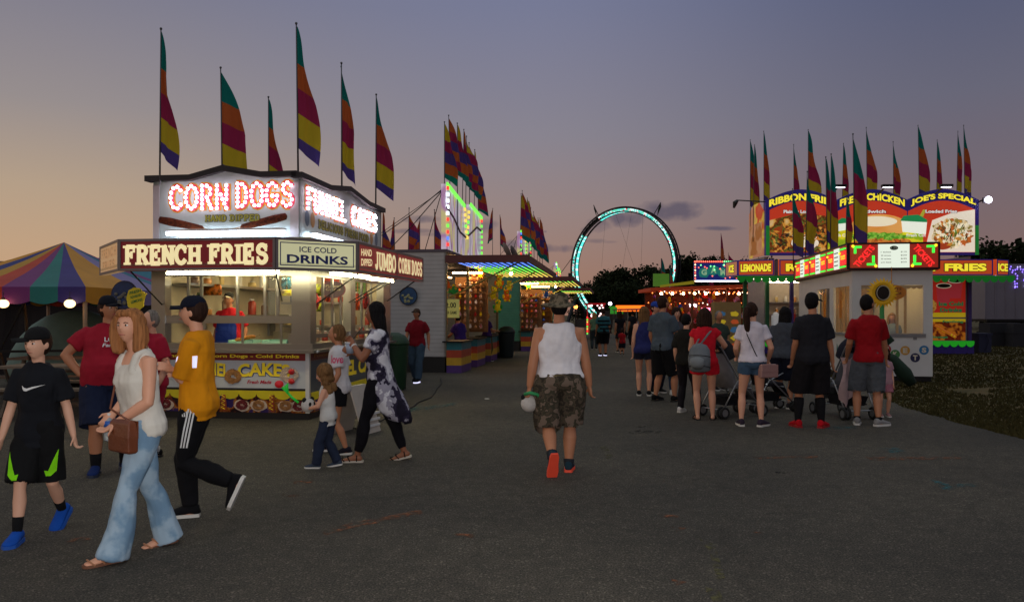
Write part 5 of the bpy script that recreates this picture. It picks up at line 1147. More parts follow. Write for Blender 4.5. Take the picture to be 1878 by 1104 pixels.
    if hair:
        hm = HAIRM[hair['c']]; st = hair['st']; t = MB(); X = lambda x, y, z: hc+Rh @ Vector((x*hs, y*hs, z*hs))
        t.ell(X(0, -.013, .010), (ha*1.12, hb*.98, hcz*.98), 20, 16, rot=Rh)
        if st == 'short': pass
        if st == 'bob':     # side-parted, to the shoulders
            t.ell(X(0, -.017, .014), (ha*1.24, hb*1.0, hcz*.96), 20, 16, rot=Rh); t.tube([X(-.03,.030,.050), X(0,.036,.052), X(.03,.026,.048)], [.010,.014,.012], 8)
            for s in (-1, 1): t.tube([X(s*.02, .022, .062), X(s*.042, .012, .03), X(s*.050, .0, -.01), X(s*.050, -.004, -.05), X(s*.044, -.002, -.098), X(s*.041, .0, -.108)], [(.010,.010), (.018,.014), (.028,.017), (.032,.018), (.024,.014), (.01,.006)], 10, side=(0,1,0))
            t.tube([X(0,-.03,.03), X(0,-.04,-.02), X(0,-.042,-.075), X(0,-.035,-.112)], [(.045,.03), (.050,.026), (.050,.022), (.038,.010)], 12, side=(1,0,0))
        if st in ('long', 'longer'):
            e_ = .0 if st == 'long' else -.06
            t.ell(X(0, -.017, .012), (ha*1.2, hb*1.02, hcz*.98), 20, 16, rot=Rh)
            for s in (-1, 1): t.tube([X(s*.03, .02, .05), X(s*.046, .0, .01), X(s*.047, -.012, -.04), X(s*.045, -.03, -.10)], [(.012,.01), (.024,.014), (.026,.014), (.02,.012)], 10, side=(0,1,0))
            t.tube([X(0,-.03,.03), X(0,-.045,-.03), X(0,-.052,-.10), X(0,-.056,-.17), X(0,-.058,-.22+e_)], [(.045,.03), (.048,.024), (.050,.020), (.044,.015), (.026,.008)], 12, side=(1,0,0))
        if st == 'pony':
            t.tube([X(0,-.045,.035), X(0,-.078,.025), X(0,-.09,-.03), X(.004,-.085,-.10), X(.008,-.075,-.19), X(.010,-.072,-.235)], [.016, .022, .026, .025, .017, .005], 10)
        if st == 'bun':
            t.tube([X(0,-.045,-.015), X(0,-.068,-.03), X(0,-.062,-.06)], [.014, .024, .010], 10)
        if st == 'curly':
            r2 = random.Random(5)
            for i in range(26):
                a = r2.uniform(PI*.85, PI*2.15); z = r2.uniform(-.13, .02); t.ell(X(.045*math.cos(a), .034*math.sin(a)-.008, z), (.020*hs,)*3, 8, 6)
            t.ell(X(0,-.01,.018), (ha*1.25, hb*1.1, hcz*.95), 16, 12, rot=Rh)
        ho = fin(t, 'hair', hm, vox=max(.0065, voxel*.75), it=1, fold=hair.get('f', .006), seed=9)
        if st not in ('short',): strands(ho.data, .008)
    if hat:
        X = lambda x, y, z: hc+Rh @ Vector((x*hs, y*hs, z*hs)); kd = hat['kind']; t = MB(); n = 24
        if kd == 'cap':
            rs = []
            for i in range(9):
                u = i/8; z = .022+.054*math.sin(u*PI/2); k = max(.02, math.cos(u*PI/2)**.75); rs.append([X(.0485*k*math.cos(2*PI*j/n), -.004+.058*k*math.sin(2*PI*j/n), z+(.004*(-math.sin(2*PI*j/n)))*(1-u)) for j in range(n)])
            t.rings(rs); t.ell(X(0,-.004,.075), .0035*hs, 6, 4)
            t.v = [v*H for v in t.v]; cp = t.build('cap', hat['m'], E, smooth=True)
            t = MB(); bd = hat.get('dir', 0)
            Rb = Matrix.Rotation(math.radians(bd), 3, 'Z'); rs = []
            for (y_, w_) in ((.035,.040), (.055,.043), (.075,.040), (.092,.030), (.100,.014)):
                row = [];
                for j in range(9):
                    a = -1+j/4; dz = -.014*a*a; row.append((a*w_, y_-.004, .030+dz-.06*(y_-.04)))
                rs.append([X(*(Rb @ Vector(p))) for p in row]+[X(*(Rb @ Vector((p[0], p[1], p[2]-.004)))) for p in reversed(row)])
            t.rings(rs); t.v = [v*H for v in t.v]; t.build('brim', hat.get('m2', hat['m']), cp, smooth=True)
        if kd == 'bucket':
            rs = []
            for (k, z) in ((2.05,.0), (2.03,.004), (1.45,.014), (1.12,.024), (1.06,.06), (.96,.072), (.5,.076), (.02,.077)): rs.append([X(.0495*k*math.cos(2*PI*j/n), -.002+.057*k*math.sin(2*PI*j/n), z+.008*math.cos(4*PI*j/n)*(k > 1.25)) for j in range(n)])
            t.rings(rs); t.v = [v*H for v in t.v]; t.build('sun_hat', hat['m'], E, smooth=True)
    E['_'] = 0; del E['_']
    return dict(E=E, J=J, S=S, H=H, hc=hc, Rh=Rh, piv=piv, body=body)
def kid(E, nm):
    for c in E.children:
        if c.name.split('.')[0] == nm: return c
def decal(P, part, mb, name, mats, ray, off=.004, sub=0):
    """lay a flat print (points in the person's local metres) onto a garment along ray"""
    tgt = kid(P['E'], part); bm = bmesh.new(); bm.from_mesh(tgt.data); bt = BVHTree.FromBMesh(bm); bm.free(); ray = Vector(ray).normalized()
    if sub:
        me = bpy.data.meshes.new("t"); me.from_pydata(mb.v, [], mb.f); bm = bmesh.new(); bm.from_mesh(me); bmesh.ops.triangulate(bm, faces=bm.faces); bmesh.ops.subdivide_edges(bm, edges=bm.edges, cuts=sub, use_grid_fill=True)
        mb2 = MB(); bm.verts.index_update(); mb2.add([v.co for v in bm.verts], [[v.index for v in f.verts] for f in bm.faces]); bm.free(); bpy.data.meshes.remove(me); mb = mb2
    vs = []
    for v in mb.v:
        h = bt.ray_cast(v-ray*.5, ray)
        vs.append((h[0]-ray*off) if h[0] is not None else v)
    mb.v = vs; ms = mats
    me = bpy.data.meshes.new(name); me.from_pydata([tuple(v) for v in mb.v], [], mb.f)
    for q in (ms if isinstance(ms, (list, tuple)) else [ms]): me.materials.append(q)
    me.polygons.foreach_set('material_index', mb.m)
    return put(me, name, tgt)
def C(n, c, **k): return cloth("cloth_"+n, c, **k)
# 1 boy, far left, walking towards the right of the camera
x_, y_ = gp(62, 985).xy
P1 = person(-3.33, 5.5, 1.45, 192, 'boy in black t-shirt and cap with black and lime shorts and bright blue shoes', 'light', .80, lean=2, hs=1.12, feet={'R': (.06,.10,.0,0,0), 'L': (-.05,-.16,.045,-38,-15)}, hands={'L': (-.155,.0,.47), 'R': (.15,.05,.47)}, head=(-18,0),
    top=dict(kind='tee', m=C('black_tee',(20,22,28)), lo=.44, g=.016, hem=.012, sl=.8), bottom=dict(kind='shorts', m=C('black_shorts',(16,16,18)), len=.95, g=.012, flare=.012), curl=.8, socks=(C('black_sock',(14,14,16)), .35), shoes=dict(kind='sneaker', m=C('blue_shoe',(16,70,160)), sole=mat("sole_blue", (20,80,170), .6), s=1.1),
    hair=dict(c='brown', st='short'), hat=dict(kind='cap', m=C('black_cap',(18,18,20)), m2=C('black_brim',(14,14,16)), dir=-45), voxel=.0075, face=True, chest=1.0)
q = MB(); pts = [(-.055,.012),(-.052,-.004),(-.044,-.016),(-.03,-.018),(0,-.006),(.06,.014),(.0,.004),(-.028,-.004),(-.042,.0)]; q.prism([(a*-1.15, b*1.25) for a, b in pts][::1], (.0,.3,1.05), (1,0,0), (0,0,1), (0,.001,0), 0)
q = MB(); q.add([(-a*1.25+.0, .3, 1.055+b*1.3) for a, b in pts], [(0,1,8),(1,2,7,8),(2,3,7),(3,4,6,7),(4,5,6)]); decal(P1, 'shirt', q, 'swoosh_print', mat("print_white", (215,215,215), .6, var=0), (0,-1,0), .006, sub=2)
for s in (-1, 1):
    q = MB(); q.add([(s*.062,.3,.475), (s*.085,.3,.47), (s*.145,.3,.62), (s*.135,.3,.47), (s*.10,.3,.435), (s*.07,.3,.435)], [(0,1,4,5),(1,2,3,4)]); decal(P1, 'shorts', q, 'lime_trim', C('lime',(130,220,20)), (0,-1,0), .006, sub=3)
# 2 woman in white top and jeans
denim = patch("light_denim", [(84,112,142), (112,142,168), (150,172,190)], 5, thr=0, detail=5, bump=.3); 
P2 = person(-2.42, 5.12, 1.60, 135, 'red-haired woman in sleeveless white top and torn light blue jeans carrying a brown bag', 'fair', .97, lean=6, twist=14, feet={'L': (-.05,.13,.0,0,0), 'R': (.06,-.12,.0,-6,0)}, knees={'R': (.1,1,0)},
    hands={'R': (.165,.06,.56), 'L': (-.02,.105,.545)}, elbows={'R': (.6,-1,-.2), 'L': (-1,-.8,.1)}, head=(38,6), palm={'L': (.2,-.3,-1), 'R': (-1,.2,0)}, curl={'R': .9, 'L': .5},
    top=dict(kind='tank', m=C('white_top',(205,200,190), bump=.3, bs=14), lo=.475, g=.008, hem=.010, fold=.014, scoop=.035, cw=1.2), bottom=dict(kind='jeans', m=denim, r=(.052,.048,.036,.034,.038,.044,.055), g=.004, up=-.12, name='jeans'), shoes=dict(kind='sandal', m=mat("sandal_tan", (160,110,80), .6), sole=mat("sandal_sole", (110,70,50), .7)),
    hair=dict(c='ginger', st='bob', f=.008), voxel=.0075, face=True, hipw=1.05)
# 3 man in red t-shirt, cap, hand on hip
P3 = person(-4.0, 7.75, 1.74, 212, 'stout man in red t-shirt, black cap and navy shorts with hand on hip', 'tan', 1.28, lean=-2, belly=.05, twist=-10, feet={'L': (-.08,.0,0,0,15), 'R': (.07,.05,0,0,-15)}, hands={'R': (.14,.02,.555), 'L': (-.15,.10,.56)}, elbows={'R': (1,-.35,.1), 'L': (-.8,-.6,0)}, head=(28,0), palm={'R': (-1,0,0)},
    top=dict(kind='tee', m=C('red_tee',(150,26,44)), lo=.495, g=.012, sl=.6), bottom=dict(kind='shorts', m=C('navy_shorts',(24,32,56)), len=.98, g=.014, flare=.02), socks=(C('dark_sock',(16,16,20)), .35), shoes=dict(kind='sneaker', m=C('navy_shoe',(20,40,90)), sole=mat("sole_dark", (30,40,60), .6)),
    hair=dict(c='brown', st='short'), hat=dict(kind='cap', m=C('cap_navy',(14,16,26)), dir=0), voxel=.010, face=True)
q = MB(); rr = fit_text(q, "LOVE", (-.10+.15, .5, 1.29), (-1,0,0), (0,0,1), (0,1,0), .15, .045, 0, .03, 0); fit_text(q, "Family", (.07, .5, 1.23), (-1,0,0), (0,0,1), (0,1,0), .17, .045, 0, .02, 0, shear=.2); decal(P3, 'shirt', q, 'lettering', MATS["print_white"], (0,-1,0), .008)
# 4 woman behind in red and white jersey
P4 = person(-3.95, 8.55, 1.6, 150, 'short-haired woman with glasses in red and white jersey and red shorts', 'fair', 1.08, head=(0,0), hands={'R': (.12,.16,.62), 'L': (-.14,.05,.5)},
    top=dict(kind='tee', m=patch("red_white_jersey", [(156,26,50), (160,30,52), (200,196,196)], 3.2, detail=1), lo=.49, g=.012, sl=.7), bottom=dict(kind='shorts', m=C('red_shorts',(140,22,44)), len=.6, g=.012), socks=(C('white_sock',(190,190,190)), .12), shoes=dict(kind='sneaker', m=C('black_shoe',(14,14,16)), sole=mat("sole_black", (20,20,20), .7)),
    hair=dict(c='grey', st='short', f=.01), voxel=.011, face=True)
q = MB(); 
for s in (-1, 1):
    q.tube([P4['hc']*1.6+P4['Rh'] @ Vector((s*.026+.017*math.cos(2*PI*j/10), .09, .006+.014*math.sin(2*PI*j/10))) for j in range(11)], .002, 4)
q.build('glasses', darkm, P4['E'])
# 5 boy in yellow, arms crossed, striding left
P5 = person(-2.40, 5.98, 1.70, 96, 'teenage boy in yellow t-shirt, navy cap and black striped track pants, arms crossed', 'fair', .88, lean=2, side=0, feet={'R': (.03,.045,.0,0,8), 'L': (-.03,-.155,.125,-66,0)}, knees={'L': (-.05,1,0), 'R': (.1,1,0)},
    hands={'R': (-.07,.095,.675), 'L': (.065,.12,.64)}, elbows={'R': (1,-.3,-1.2), 'L': (-1,-.3,-1.2)}, palm={'R': (0,-1,.2), 'L': (0,-1,0)}, curl=.5, head=(2,2),
    top=dict(kind='tee', m=C('yellow_tee',(208,134,12), bump=.3), lo=.45, g=.016, hem=.012, sl=.95, fold=.014), bottom=dict(kind='pants', m=C('black_track',(14,14,18)), r=(.052,.046,.036,.033,.034,.030,.026), g=.008, up=.06, name='track_pants'), shoes=dict(kind='sneaker', m=C('black_knit',(12,12,16)), sole=sole_w),
    hair=dict(c='brown', st='short'), hat=dict(kind='cap', m=C('navy_cap',(14,18,34)), m2=C('navy_brim',(14,16,30)), dir=0), voxel=.0075, face=True)
# his reflective patch and the three white stripes down the side of the trousers (left side faces the camera)
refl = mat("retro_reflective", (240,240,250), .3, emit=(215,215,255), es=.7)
q = MB(); q.add([(-.5,-.04,1.25),(-.5,-.012,1.25),(-.5,-.005,1.16),(-.5,-.03,1.16)], [(0,1,2,3)]); decal(P5, 'shirt', q, 'reflective_patch', refl, (1,0,0), .008, sub=4)
q = MB(); q.add([(-.5,.115,1.24),(-.5,.095,1.25),(-.5,.10,1.22),(-.5,.115,1.20)], [(0,1,2,3)]); decal(P5, 'shirt', q, 'reflective_patch', refl, (1,0,0), .008, sub=3)
J5 = P5['J']
for i in (-1, 0, 1):
    q = MB(); h_ = J5['hipL']*1.7; k_ = J5['kneeL']*1.7; ln = []
    h_ = J5['hipR']*1.7; k_ = J5['kneeR']*1.7
for i in (-1, 0, 1):
    q = MB(); h_ = J5['hipL']*1.7; k_ = J5['kneeL']*1.7; vs = []
    for j in range(13):
        p = h_.lerp(k_, -.08+j*.065); vs += [(-.5, p.y+.022*i-.006, p.z), (-.5, p.y+.022*i+.006, p.z)]
    q.add(vs, [(2*j, 2*j+1, 2*j+3, 2*j+2) for j in range(12)]); decal(P5, 'track_pants', q, 'side_stripe', MATS["print_white"], (1,0,0), .005)
q = MB(); 
for a, h_ in ((0,.02), (.016,.032), (.032,.045)): q.add([(-.5,.07-a,.80), (-.5,.058-a,.80), (-.5,.062-a+.004,.80+h_), (-.5,.068-a+.004,.80+h_*.8)], [(0,1,2,3)])
decal(P5, 'track_pants', q, 'chest_mark', MATS["print_white"], (1,0,0), .006)
# 6 toddler
P6 = person(-1.87, 7.95, 1.0, 86, 'toddler girl in white top and dark jeans clutching a toy dog', 'fair', .98, hs=1.45, lean=4, feet={'L': (-.05,.11,0,0,0), 'R': (.06,-.08,.01,-10,0)}, hands={'L': (-.04,.19,.60), 'R': (.05,.19,.64)}, elbows={'L': (-.6,-.2,-1), 'R': (.6,-.2,-1)}, head=(10,-14), palm={'L': (.3,-.2,1), 'R': (-.3,-.2,1)},
    top=dict(kind='tank', m=C('white_tank',(196,194,190)), lo=.43, g=.010, hem=.010), bottom=dict(kind='pants', m=C('dark_jeans',(34,42,62)), g=.008, r=(.056,.05,.042,.04,.038,.034,.030), name='jeans'), shoes=dict(kind='sneaker', m=C('grey_canvas',(54,64,80)), s=1.15), hair=dict(c='dkblonde', st='curly', f=.008), voxel=.008, face=True)
# 7 girl in white tee
P7 = person(-1.93, 8.75, 1.43, 92, 'blonde girl in white t-shirt and black running shorts beside the toddler', 'tan', .88, hs=1.1, lean=2, feet={'R': (.05,.10,.01,0,0), 'L': (-.05,-.06,.0,-5,0)}, hands={'L': (-.13,.06,.5), 'R': (.12,.1,.56)}, head=(0,2),
    top=dict(kind='tee', m=C('white_tee_girl',(200,196,200)), lo=.47, g=.016, sl=.7), bottom=dict(kind='shorts', m=C('black_run_shorts',(14,14,18)), len=.5, g=.012, flare=.014), shoes=dict(kind='sneaker', m=C('black_sneaker_purple',(26,22,34)), sole=sole_w), hair=dict(c='dkblonde', st='bun'), voxel=.0095, face=True)
q = MB(); fit_text(q, "love", (-.5, .06, 1.02), (0,-1,0), (0,0,1), (-1,0,0), .13, .09, 0, .03, 0); decal(P7, 'shirt', q, 'lettering', mat("print_pink", (200,70,110), .6), (1,0,0), .006)
# 8 woman in tie-dye
tiedye = patch("tie_dye", [(26,22,38), (40,34,54), (150,146,160), (205,203,210)], 5.5, detail=4)
P8 = person(-1.41, 8.3, 1.69, 90, 'tall woman with long black hair in tie-dye tunic drinking from a straw', 'brown', 1.02, lean=3, feet={'L': (-.05,.13,.0,0,0), 'R': (.05,-.15,.01,-14,0)}, hands={'L': (-.045,.155,.73), 'R': (.02,.17,.68)}, elbows={'L': (-.8,-.3,-1), 'R': (.5,-.2,-1)}, head=(4,-2), palm={'L': (1,0,0)}, curl=.9,
    top=dict(kind='dress', m=tiedye, g=.008, sl=.55, name='tunic', skirt=[(.64,.080,.062,0), (.56,.096,.076,-.005), (.48,.104,.088,-.02), (.40,.106,.10,-.05), (.32,.10,.095,-.095), (.27,.085,.075,-.13), (.245,.05,.05,-.15)], fold=.02), bottom=dict(kind='pants', m=C('black_leggings',(14,12,18)), g=.002, r=(.054,.049,.036,.033,.035,.029,.021), up=.12, name='leggings'),
    shoes=dict(kind='sandal', m=C('black_strap',(16,14,14)), sole=mat("cork_sole", (190,180,165), .6)), hair=dict(c='black', st='long', f=.004), voxel=.0095, face=True)
q = MB(); w_ = P8['J']['wrL']*1.69; e_ = P8['J']['elL']*1.69; q.tube([w_+(e_-w_)*.08, w_+(e_-w_)*.14], .0345, 12); q.build('bracelet', white, P8['E'], smooth=True)
# 9 man in maroon tee walking by the grey trailer
P9 = person(at(765,600,17.9).x, 17.9, 1.68, 165, 'man in maroon t-shirt and cap walking past the grey trailer end', 'tan', 1.08, lean=2, feet={'L': (-.06,.12,0,0,0), 'R': (.06,-.10,.02,-20,0)}, hands={'L': (-.16,-.02,.5), 'R': (.15,.12,.5)}, head=(-8,8),
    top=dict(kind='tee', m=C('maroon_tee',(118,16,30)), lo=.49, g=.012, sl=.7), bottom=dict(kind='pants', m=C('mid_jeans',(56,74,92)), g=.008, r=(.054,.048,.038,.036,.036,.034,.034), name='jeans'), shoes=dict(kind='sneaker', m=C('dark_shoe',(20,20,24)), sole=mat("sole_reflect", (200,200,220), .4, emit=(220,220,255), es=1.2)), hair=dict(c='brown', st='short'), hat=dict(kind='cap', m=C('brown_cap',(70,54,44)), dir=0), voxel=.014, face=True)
# 10 vendor inside the stand
vp = loc(-1.68, 1.15, .22)
P10 = person(vp.x, vp.y, 1.66, 176, 'vendor in red shirt, blue apron and visor standing inside the corn dog stand', 'tan', 1.2, belly=.03, hands={'L': (-.15,.02,.5), 'R': (.15,.02,.5)}, head=(0,6), z0=.25,
    top=dict(kind='tee', m=C('vendor_red',(170,24,36)), lo=.49, g=.010, sl=.8), bottom=dict(kind='pants', m=C('vendor_pants',(26,26,30)), g=.006, name='trousers'), shoes=dict(kind='sneaker', m=C('dark_shoe2',(20,20,24))), hair=dict(c='grey', st='short'), hat=dict(kind='cap', m=C('vendor_cap',(30,30,30)), m2=C('vendor_brim',(170,160,140)), dir=0), voxel=.012, face=True)
q = MB(); q.add([(-.12,.5,1.28), (.12,.5,1.28), (.17,.5,1.1), (.19,.5,.75), (-.19,.5,.75), (-.17,.5,1.1)], [(0,1,2,5),(5,2,3,4)]); decal(P10, 'shirt', q, 'apron', C('apron_blue',(36,58,140)), (0,-1,0), .012, sub=5)
# 11, 12 stall workers in purple
P11 = person(at(842,600,22.3).x, 22.3, 1.62, 50, 'stall worker in purple shirt and dark cap leaning on the striped counter', 'tan', 1.15, lean=10, feet={'L': (-.06,.04,0,0,0), 'R': (.07,.18,0,0,0)}, hands={'L': (-.12,.2,.53), 'R': (.14,.12,.5)}, hip=(0,-.04,-.04), top=dict(kind='tee', m=C('purple_tee',(60,40,110)), lo=.49, g=.014, sl=.7), bottom=dict(kind='pants', m=C('black_pants',(20,20,26)), g=.01, name='trousers'), shoes=dict(kind='sneaker', m=C('pale_shoe',(150,150,150))), hair=dict(c='brown', st='short'), hat=dict(kind='cap', m=C('teal_cap',(24,52,58)), dir=-20), voxel=.018)
P12 = person(at(893,600,25.6).x, 25.6, 1.6, -60, 'blond stall worker in purple shirt and khaki trousers standing by the game counter', 'tan', 1.1, hands={'R': (.05,.2,.62), 'L': (-.1,.16,.6)}, top=dict(kind='tee', m=C('purple_tee2',(66,38,104)), lo=.49, g=.014, sl=.7), bottom=dict(kind='pants', m=C('khaki',(88,76,50)), g=.012, name='trousers'), shoes=dict(kind='sneaker', m=C('dark_shoe3',(30,28,28))), hair=dict(c='blonde', st='short'), voxel=.018)
# 13 man in the centre, seen from behind
camo = patch("camo_cloth", [(52,46,38), (78,68,56), (62,58,46), (112,96,84)], 11, detail=2)
camo2 = patch("camo_hat", [(56,50,40), (84,76,60), (110,98,80)], 22, detail=2)
P13 = person(at(1026,700,7.72).x, 7.72, 1.76, 3, 'broad man seen from behind in white tank top, camouflage shorts and sun hat', 'tan', 1.36, lean=2, chest=1.04, feet={'R': (.055,.02,0,0,-12), 'L': (-.055,-.14,.07,-68,10)}, knees={'L': (0,1,0)}, hands={'L': (-.168,.0,.478), 'R': (.172,.02,.478)}, elbows={'L': (-.5,-1,0), 'R': (.5,-1,0)}, palm={'L': (1,.3,0), 'R': (-1,-.2,0)}, curl={'L': 1.2, 'R': .6},
    top=dict(kind='tank', m=C('white_tank_man',(216,212,216)), lo=.535, g=.007, hem=0, cw=1.08), bottom=dict(kind='shorts', m=camo, len=1.02, hi=.55, g=.012, flare=.020), socks=(C('grey_sock',(40,42,48)), .12), shoes=dict(kind='sneaker', m=C('teal_shoe',(30,52,64)), sole=mat("sole_orange", (226,74,48), .6, emit=(226,74,48), es=.06)),
    hair=dict(c='black', st='short'), hat=dict(kind='bucket', m=camo2), voxel=.009)
q = MB(); n = 24; rs = []
for z in (.530, .548): rs.append([P13['S']((.128*math.cos(2*PI*j/n)*1.0, -.002+.090*math.sin(2*PI*j/n), z))*1.76 for j in range(n)])
q.rings(rs, cap=False); q.build('belt', C('belt_tan',(112,98,70)), P13['E'], smooth=True)
q = MB(); q.tube([P13['S']((.04*math.cos(a), -.012-.035*math.sin(a)-.012*abs(math.sin(a))*0, .842-.03*math.sin(a)))*1.76 for a in [PI*i/8 for i in range(9)]], .003, 5); q.ell(P13['S']((0,-.066,.795))*1.76, (.012,.008,.018), 8, 6); q.build('necklace', darkm, P13['E'])
# ---- the far group in the middle distance
P14 = person(at(1106,600,29).x, 29, 1.76, 5, 'man in teal and black striped shirt walking away down the midway', 'tan', 1.2, top=dict(kind='tee', m=(lambda: mat("stripe_teal", (30,90,100), .9))(), lo=.49, g=.014, sl=.8), bottom=dict(kind='shorts', m=C('dark_shorts_far',(18,18,24)), len=1.05, g=.02), shoes=dict(kind='sneaker', m=C('dark_shoe4',(20,20,20)), sole=MATS["sole_reflect"]), hair=dict(c='brown', st='short'), voxel=.022)
q = MB(); 
for z in (.84,.98,1.12,1.26): q.add([(-.23,-.5,z), (.23,-.5,z), (.23,-.5,z+.06), (-.23,-.5,z+.06)], [(0,1,2,3)])
decal(P14, 'shirt', q, 'shirt_stripe', C('black_stripe',(14,16,22)), (0,1,0), .012, sub=4)
person(at(1137,600,31.5).x, 31.5, 1.66, 10, 'woman in dark dress standing beyond the child in red', 'tan', 1.0, top=dict(kind='dress', m=C('dark_dress',(20,18,24)), sl=.4, g=.01, name='dress', skirt=[(.6,.08,.06,0), (.5,.10,.08,0), (.4,.11,.09,0), (.33,.12,.10,0)]), shoes=dict(kind='sneaker', m=C('dark_shoe5',(20,20,20))), hair=dict(c='brown', st='long'), voxel=.024)
person(at(1141,640,29.2).x, 29.2, .98, 0, 'small child in red shirt and dark shorts walking away', 'tan', 1.0, hs=1.35, top=dict(kind='tee', m=C('child_red',(150,20,26)), lo=.45, g=.02), bottom=dict(kind='shorts', m=C('child_shorts',(24,28,36)), len=.9, g=.02), shoes=dict(kind='sneaker', m=C('dark_shoe6',(30,30,30))), hair=dict(c='brown', st='short'), voxel=.02)
person(at(1160,600,38).x, 38, 1.7, 20, 'man in dark clothes far away in front of the parked carts', 'tan', 1.05, top=dict(kind='tee', m=C('far_dark',(26,30,38))), bottom=dict(kind='pants', m=C('far_pants',(22,22,26)), name='trousers'), shoes=dict(kind='sneaker', m=C('dark_shoe7',(20,20,20))), hair=dict(c='brown', st='short'), voxel=.03)
person(at(1090,600,34).x, 34, 1.62, 0, 'woman in pale green top far down the midway beside the ride', 'tan', 1.0, top=dict(kind='tee', m=C('far_green',(90,120,96))), bottom=dict(kind='pants', m=C('far_pants2',(50,60,64)), name='trousers'), shoes=dict(kind='sneaker', m=C('dark_shoe8',(20,20,20))), hair=dict(c='blonde', st='long'), voxel=.03)
# ---- the queue on the right
P18 = person(at(1181,700,14.9).x, 14.9, 1.70, -12, 'woman with long light brown hair in blue vest top, leftmost of the queue', 'fair', 1.0, hands={'L': (-.122,.0,.48)}, top=dict(kind='tank', m=C('royal_vest',(40,44,96)), lo=.47, g=.014, hem=.01), bottom=dict(kind='shorts', m=C('navy_short2',(28,30,46)), len=.35, g=.01), shoes=dict(kind='sneaker', m=C('dark_shoe9',(24,24,26))), hair=dict(c='dkblonde', st='longer', f=.01), voxel=.014)
P19 = person(at(1201,700,15.5).x, 15.5, 1.80, -150, 'man in royal blue cap standing behind the bald man', 'fair', 1.05, hands={'L': (-.14,.02,.48)}, top=dict(kind='tee', m=C('grey_blue_tee',(60,62,84)), g=.014), bottom=dict(kind='pants', m=C('navy_trouser',(22,26,44)), name='trousers'), shoes=dict(kind='sneaker', m=C('black_white_shoe',(20,20,22))), hair=dict(c='brown', st='short'), hat=dict(kind='cap', m=C('royal_cap',(34,60,140)), dir=0), voxel=.014, face=True)
P20 = person(at(1217,700,13.9).x, 13.9, 1.88, -48, 'bald man in dark grey t-shirt and black shorts in the queue', 'tan', 1.1, belly=.03, lean=-2, feet={'L': (-.09,-.01,0,0,0), 'R': (.08,.06,0,0,0)}, hands={'L': (-.15,.06,.5), 'R': (.14,.1,.5)}, head=(-8,0), top=dict(kind='tee', m=C('slate_tee',(72,82,92)), lo=.48, g=.014, sl=.75), bottom=dict(kind='shorts', m=C('black_shorts2',(16,16,20)), len=1.0, g=.02), shoes=dict(kind='sneaker', m=C('black_shoe2',(14,14,16)), sole=mat("sole_black2", (24,24,24), .7)), hair=dict(c='brown', st='short'), voxel=.012, face=True)
P21 = person(at(1241,700,15.2).x, 15.2, 1.68, 172, 'curly dark-haired woman facing the camera in grey top and torn jeans', 'fair', .98, head=(10,-4), top=dict(kind='tee', m=C('dull_grey_top',(70,64,70)), lo=.49, g=.01, sl=.9), bottom=dict(kind='pants', m=C('torn_jeans',(52,72,96)), name='jeans', g=.002), shoes=dict(kind='sneaker', m=C('white_shoe',(190,188,184))), hair=dict(c='brown', st='curly'), voxel=.013, face=True)
P22 = person(at(1259,700,12.4).x, 12.4, 1.56, -35, 'dark-haired person in black shirt and black leggings half hidden by the grey backpack', 'fair', .95, feet={'L': (-.05,-.04,0,0,0), 'R': (.09,.1,0,0,0)}, head=(-25,-8), top=dict(kind='tee', m=C('black_olive_tee',(26,25,22)), lo=.48, g=.016, sl=.8), bottom=dict(kind='pants', m=C('black_leggings2',(22,18,24)), g=.003, name='leggings'), shoes=dict(kind='sneaker', m=C('white_shoe2',(200,198,196))), hair=dict(c='black', st='short'), voxel=.012, face=True)
romper = C('red_romper',(190,20,38))
P23 = person(at(1292,700,11.5).x, 11.5, 1.64, -8, 'woman in red romper with grey backpack pushing the grey stroller', 'fair', 1.03, feet={'L': (-.06,.0,0,0,8), 'R': (.075,.03,0,0,-10)}, hands={'R': (.155,.19,.62), 'L': (-.08,.18,.6)}, elbows={'R': (.8,-1,-.2)}, palm={'R': (0,0,-1)}, hipw=1.08,
    top=dict(kind='tee', m=romper, lo=.50, g=.008, sl=.25), bottom=dict(kind='shorts', m=romper, len=.34, g=.010, hi=.58, flare=.014), shoes=dict(kind='sandal', m=C('black_flipflop',(16,14,14)), sole=mat("sole_black3", (22,20,20), .8)), hair=dict(c='brown', st='bob'), voxel=.010)
P24 = person(at(1380,700,10.9).x, 10.9, 1.72, -10, 'young woman with long brown ponytail in white t-shirt and denim shorts', 'fair', .93, feet={'L': (-.09,-.02,0,0,5), 'R': (.065,-.03,0,0,-35)}, hands={'R': (.14,.09,.54), 'L': (-.11,.13,.56)}, head=(-38,2), hipw=1.05,
    top=dict(kind='tee', m=C('white_tee',(206,198,208)), lo=.52, g=.010, sl=.55), bottom=dict(kind='shorts', m=C('denim_shorts',(62,84,108)), len=.32, g=.008, hi=.56, flare=.008), shoes=dict(kind='sneaker', m=C('dark_purple_shoe',(50,40,54))), hair=dict(c='brown', st='pony', f=.006), voxel=.010, face=True)
P25 = person(at(1437,700,12.9).x, 12.9, 1.68, -38, 'woman with long black hair in grey t-shirt and dark skirt-like shorts', 'tan', 1.03, lean=6, hands={'L': (-.14,.06,.5), 'R': (.1,.16,.58)}, top=dict(kind='tee', m=C('charcoal_tee',(62,66,74)), lo=.49, g=.02, sl=.8), bottom=dict(kind='shorts', m=C('navy_skort',(18,20,34)), len=.85, g=.022, flare=.03), shoes=dict(kind='sneaker', m=C('charcoal_shoe',(44,40,46))), hair=dict(c='black', st='longer', f=.006), voxel=.012)
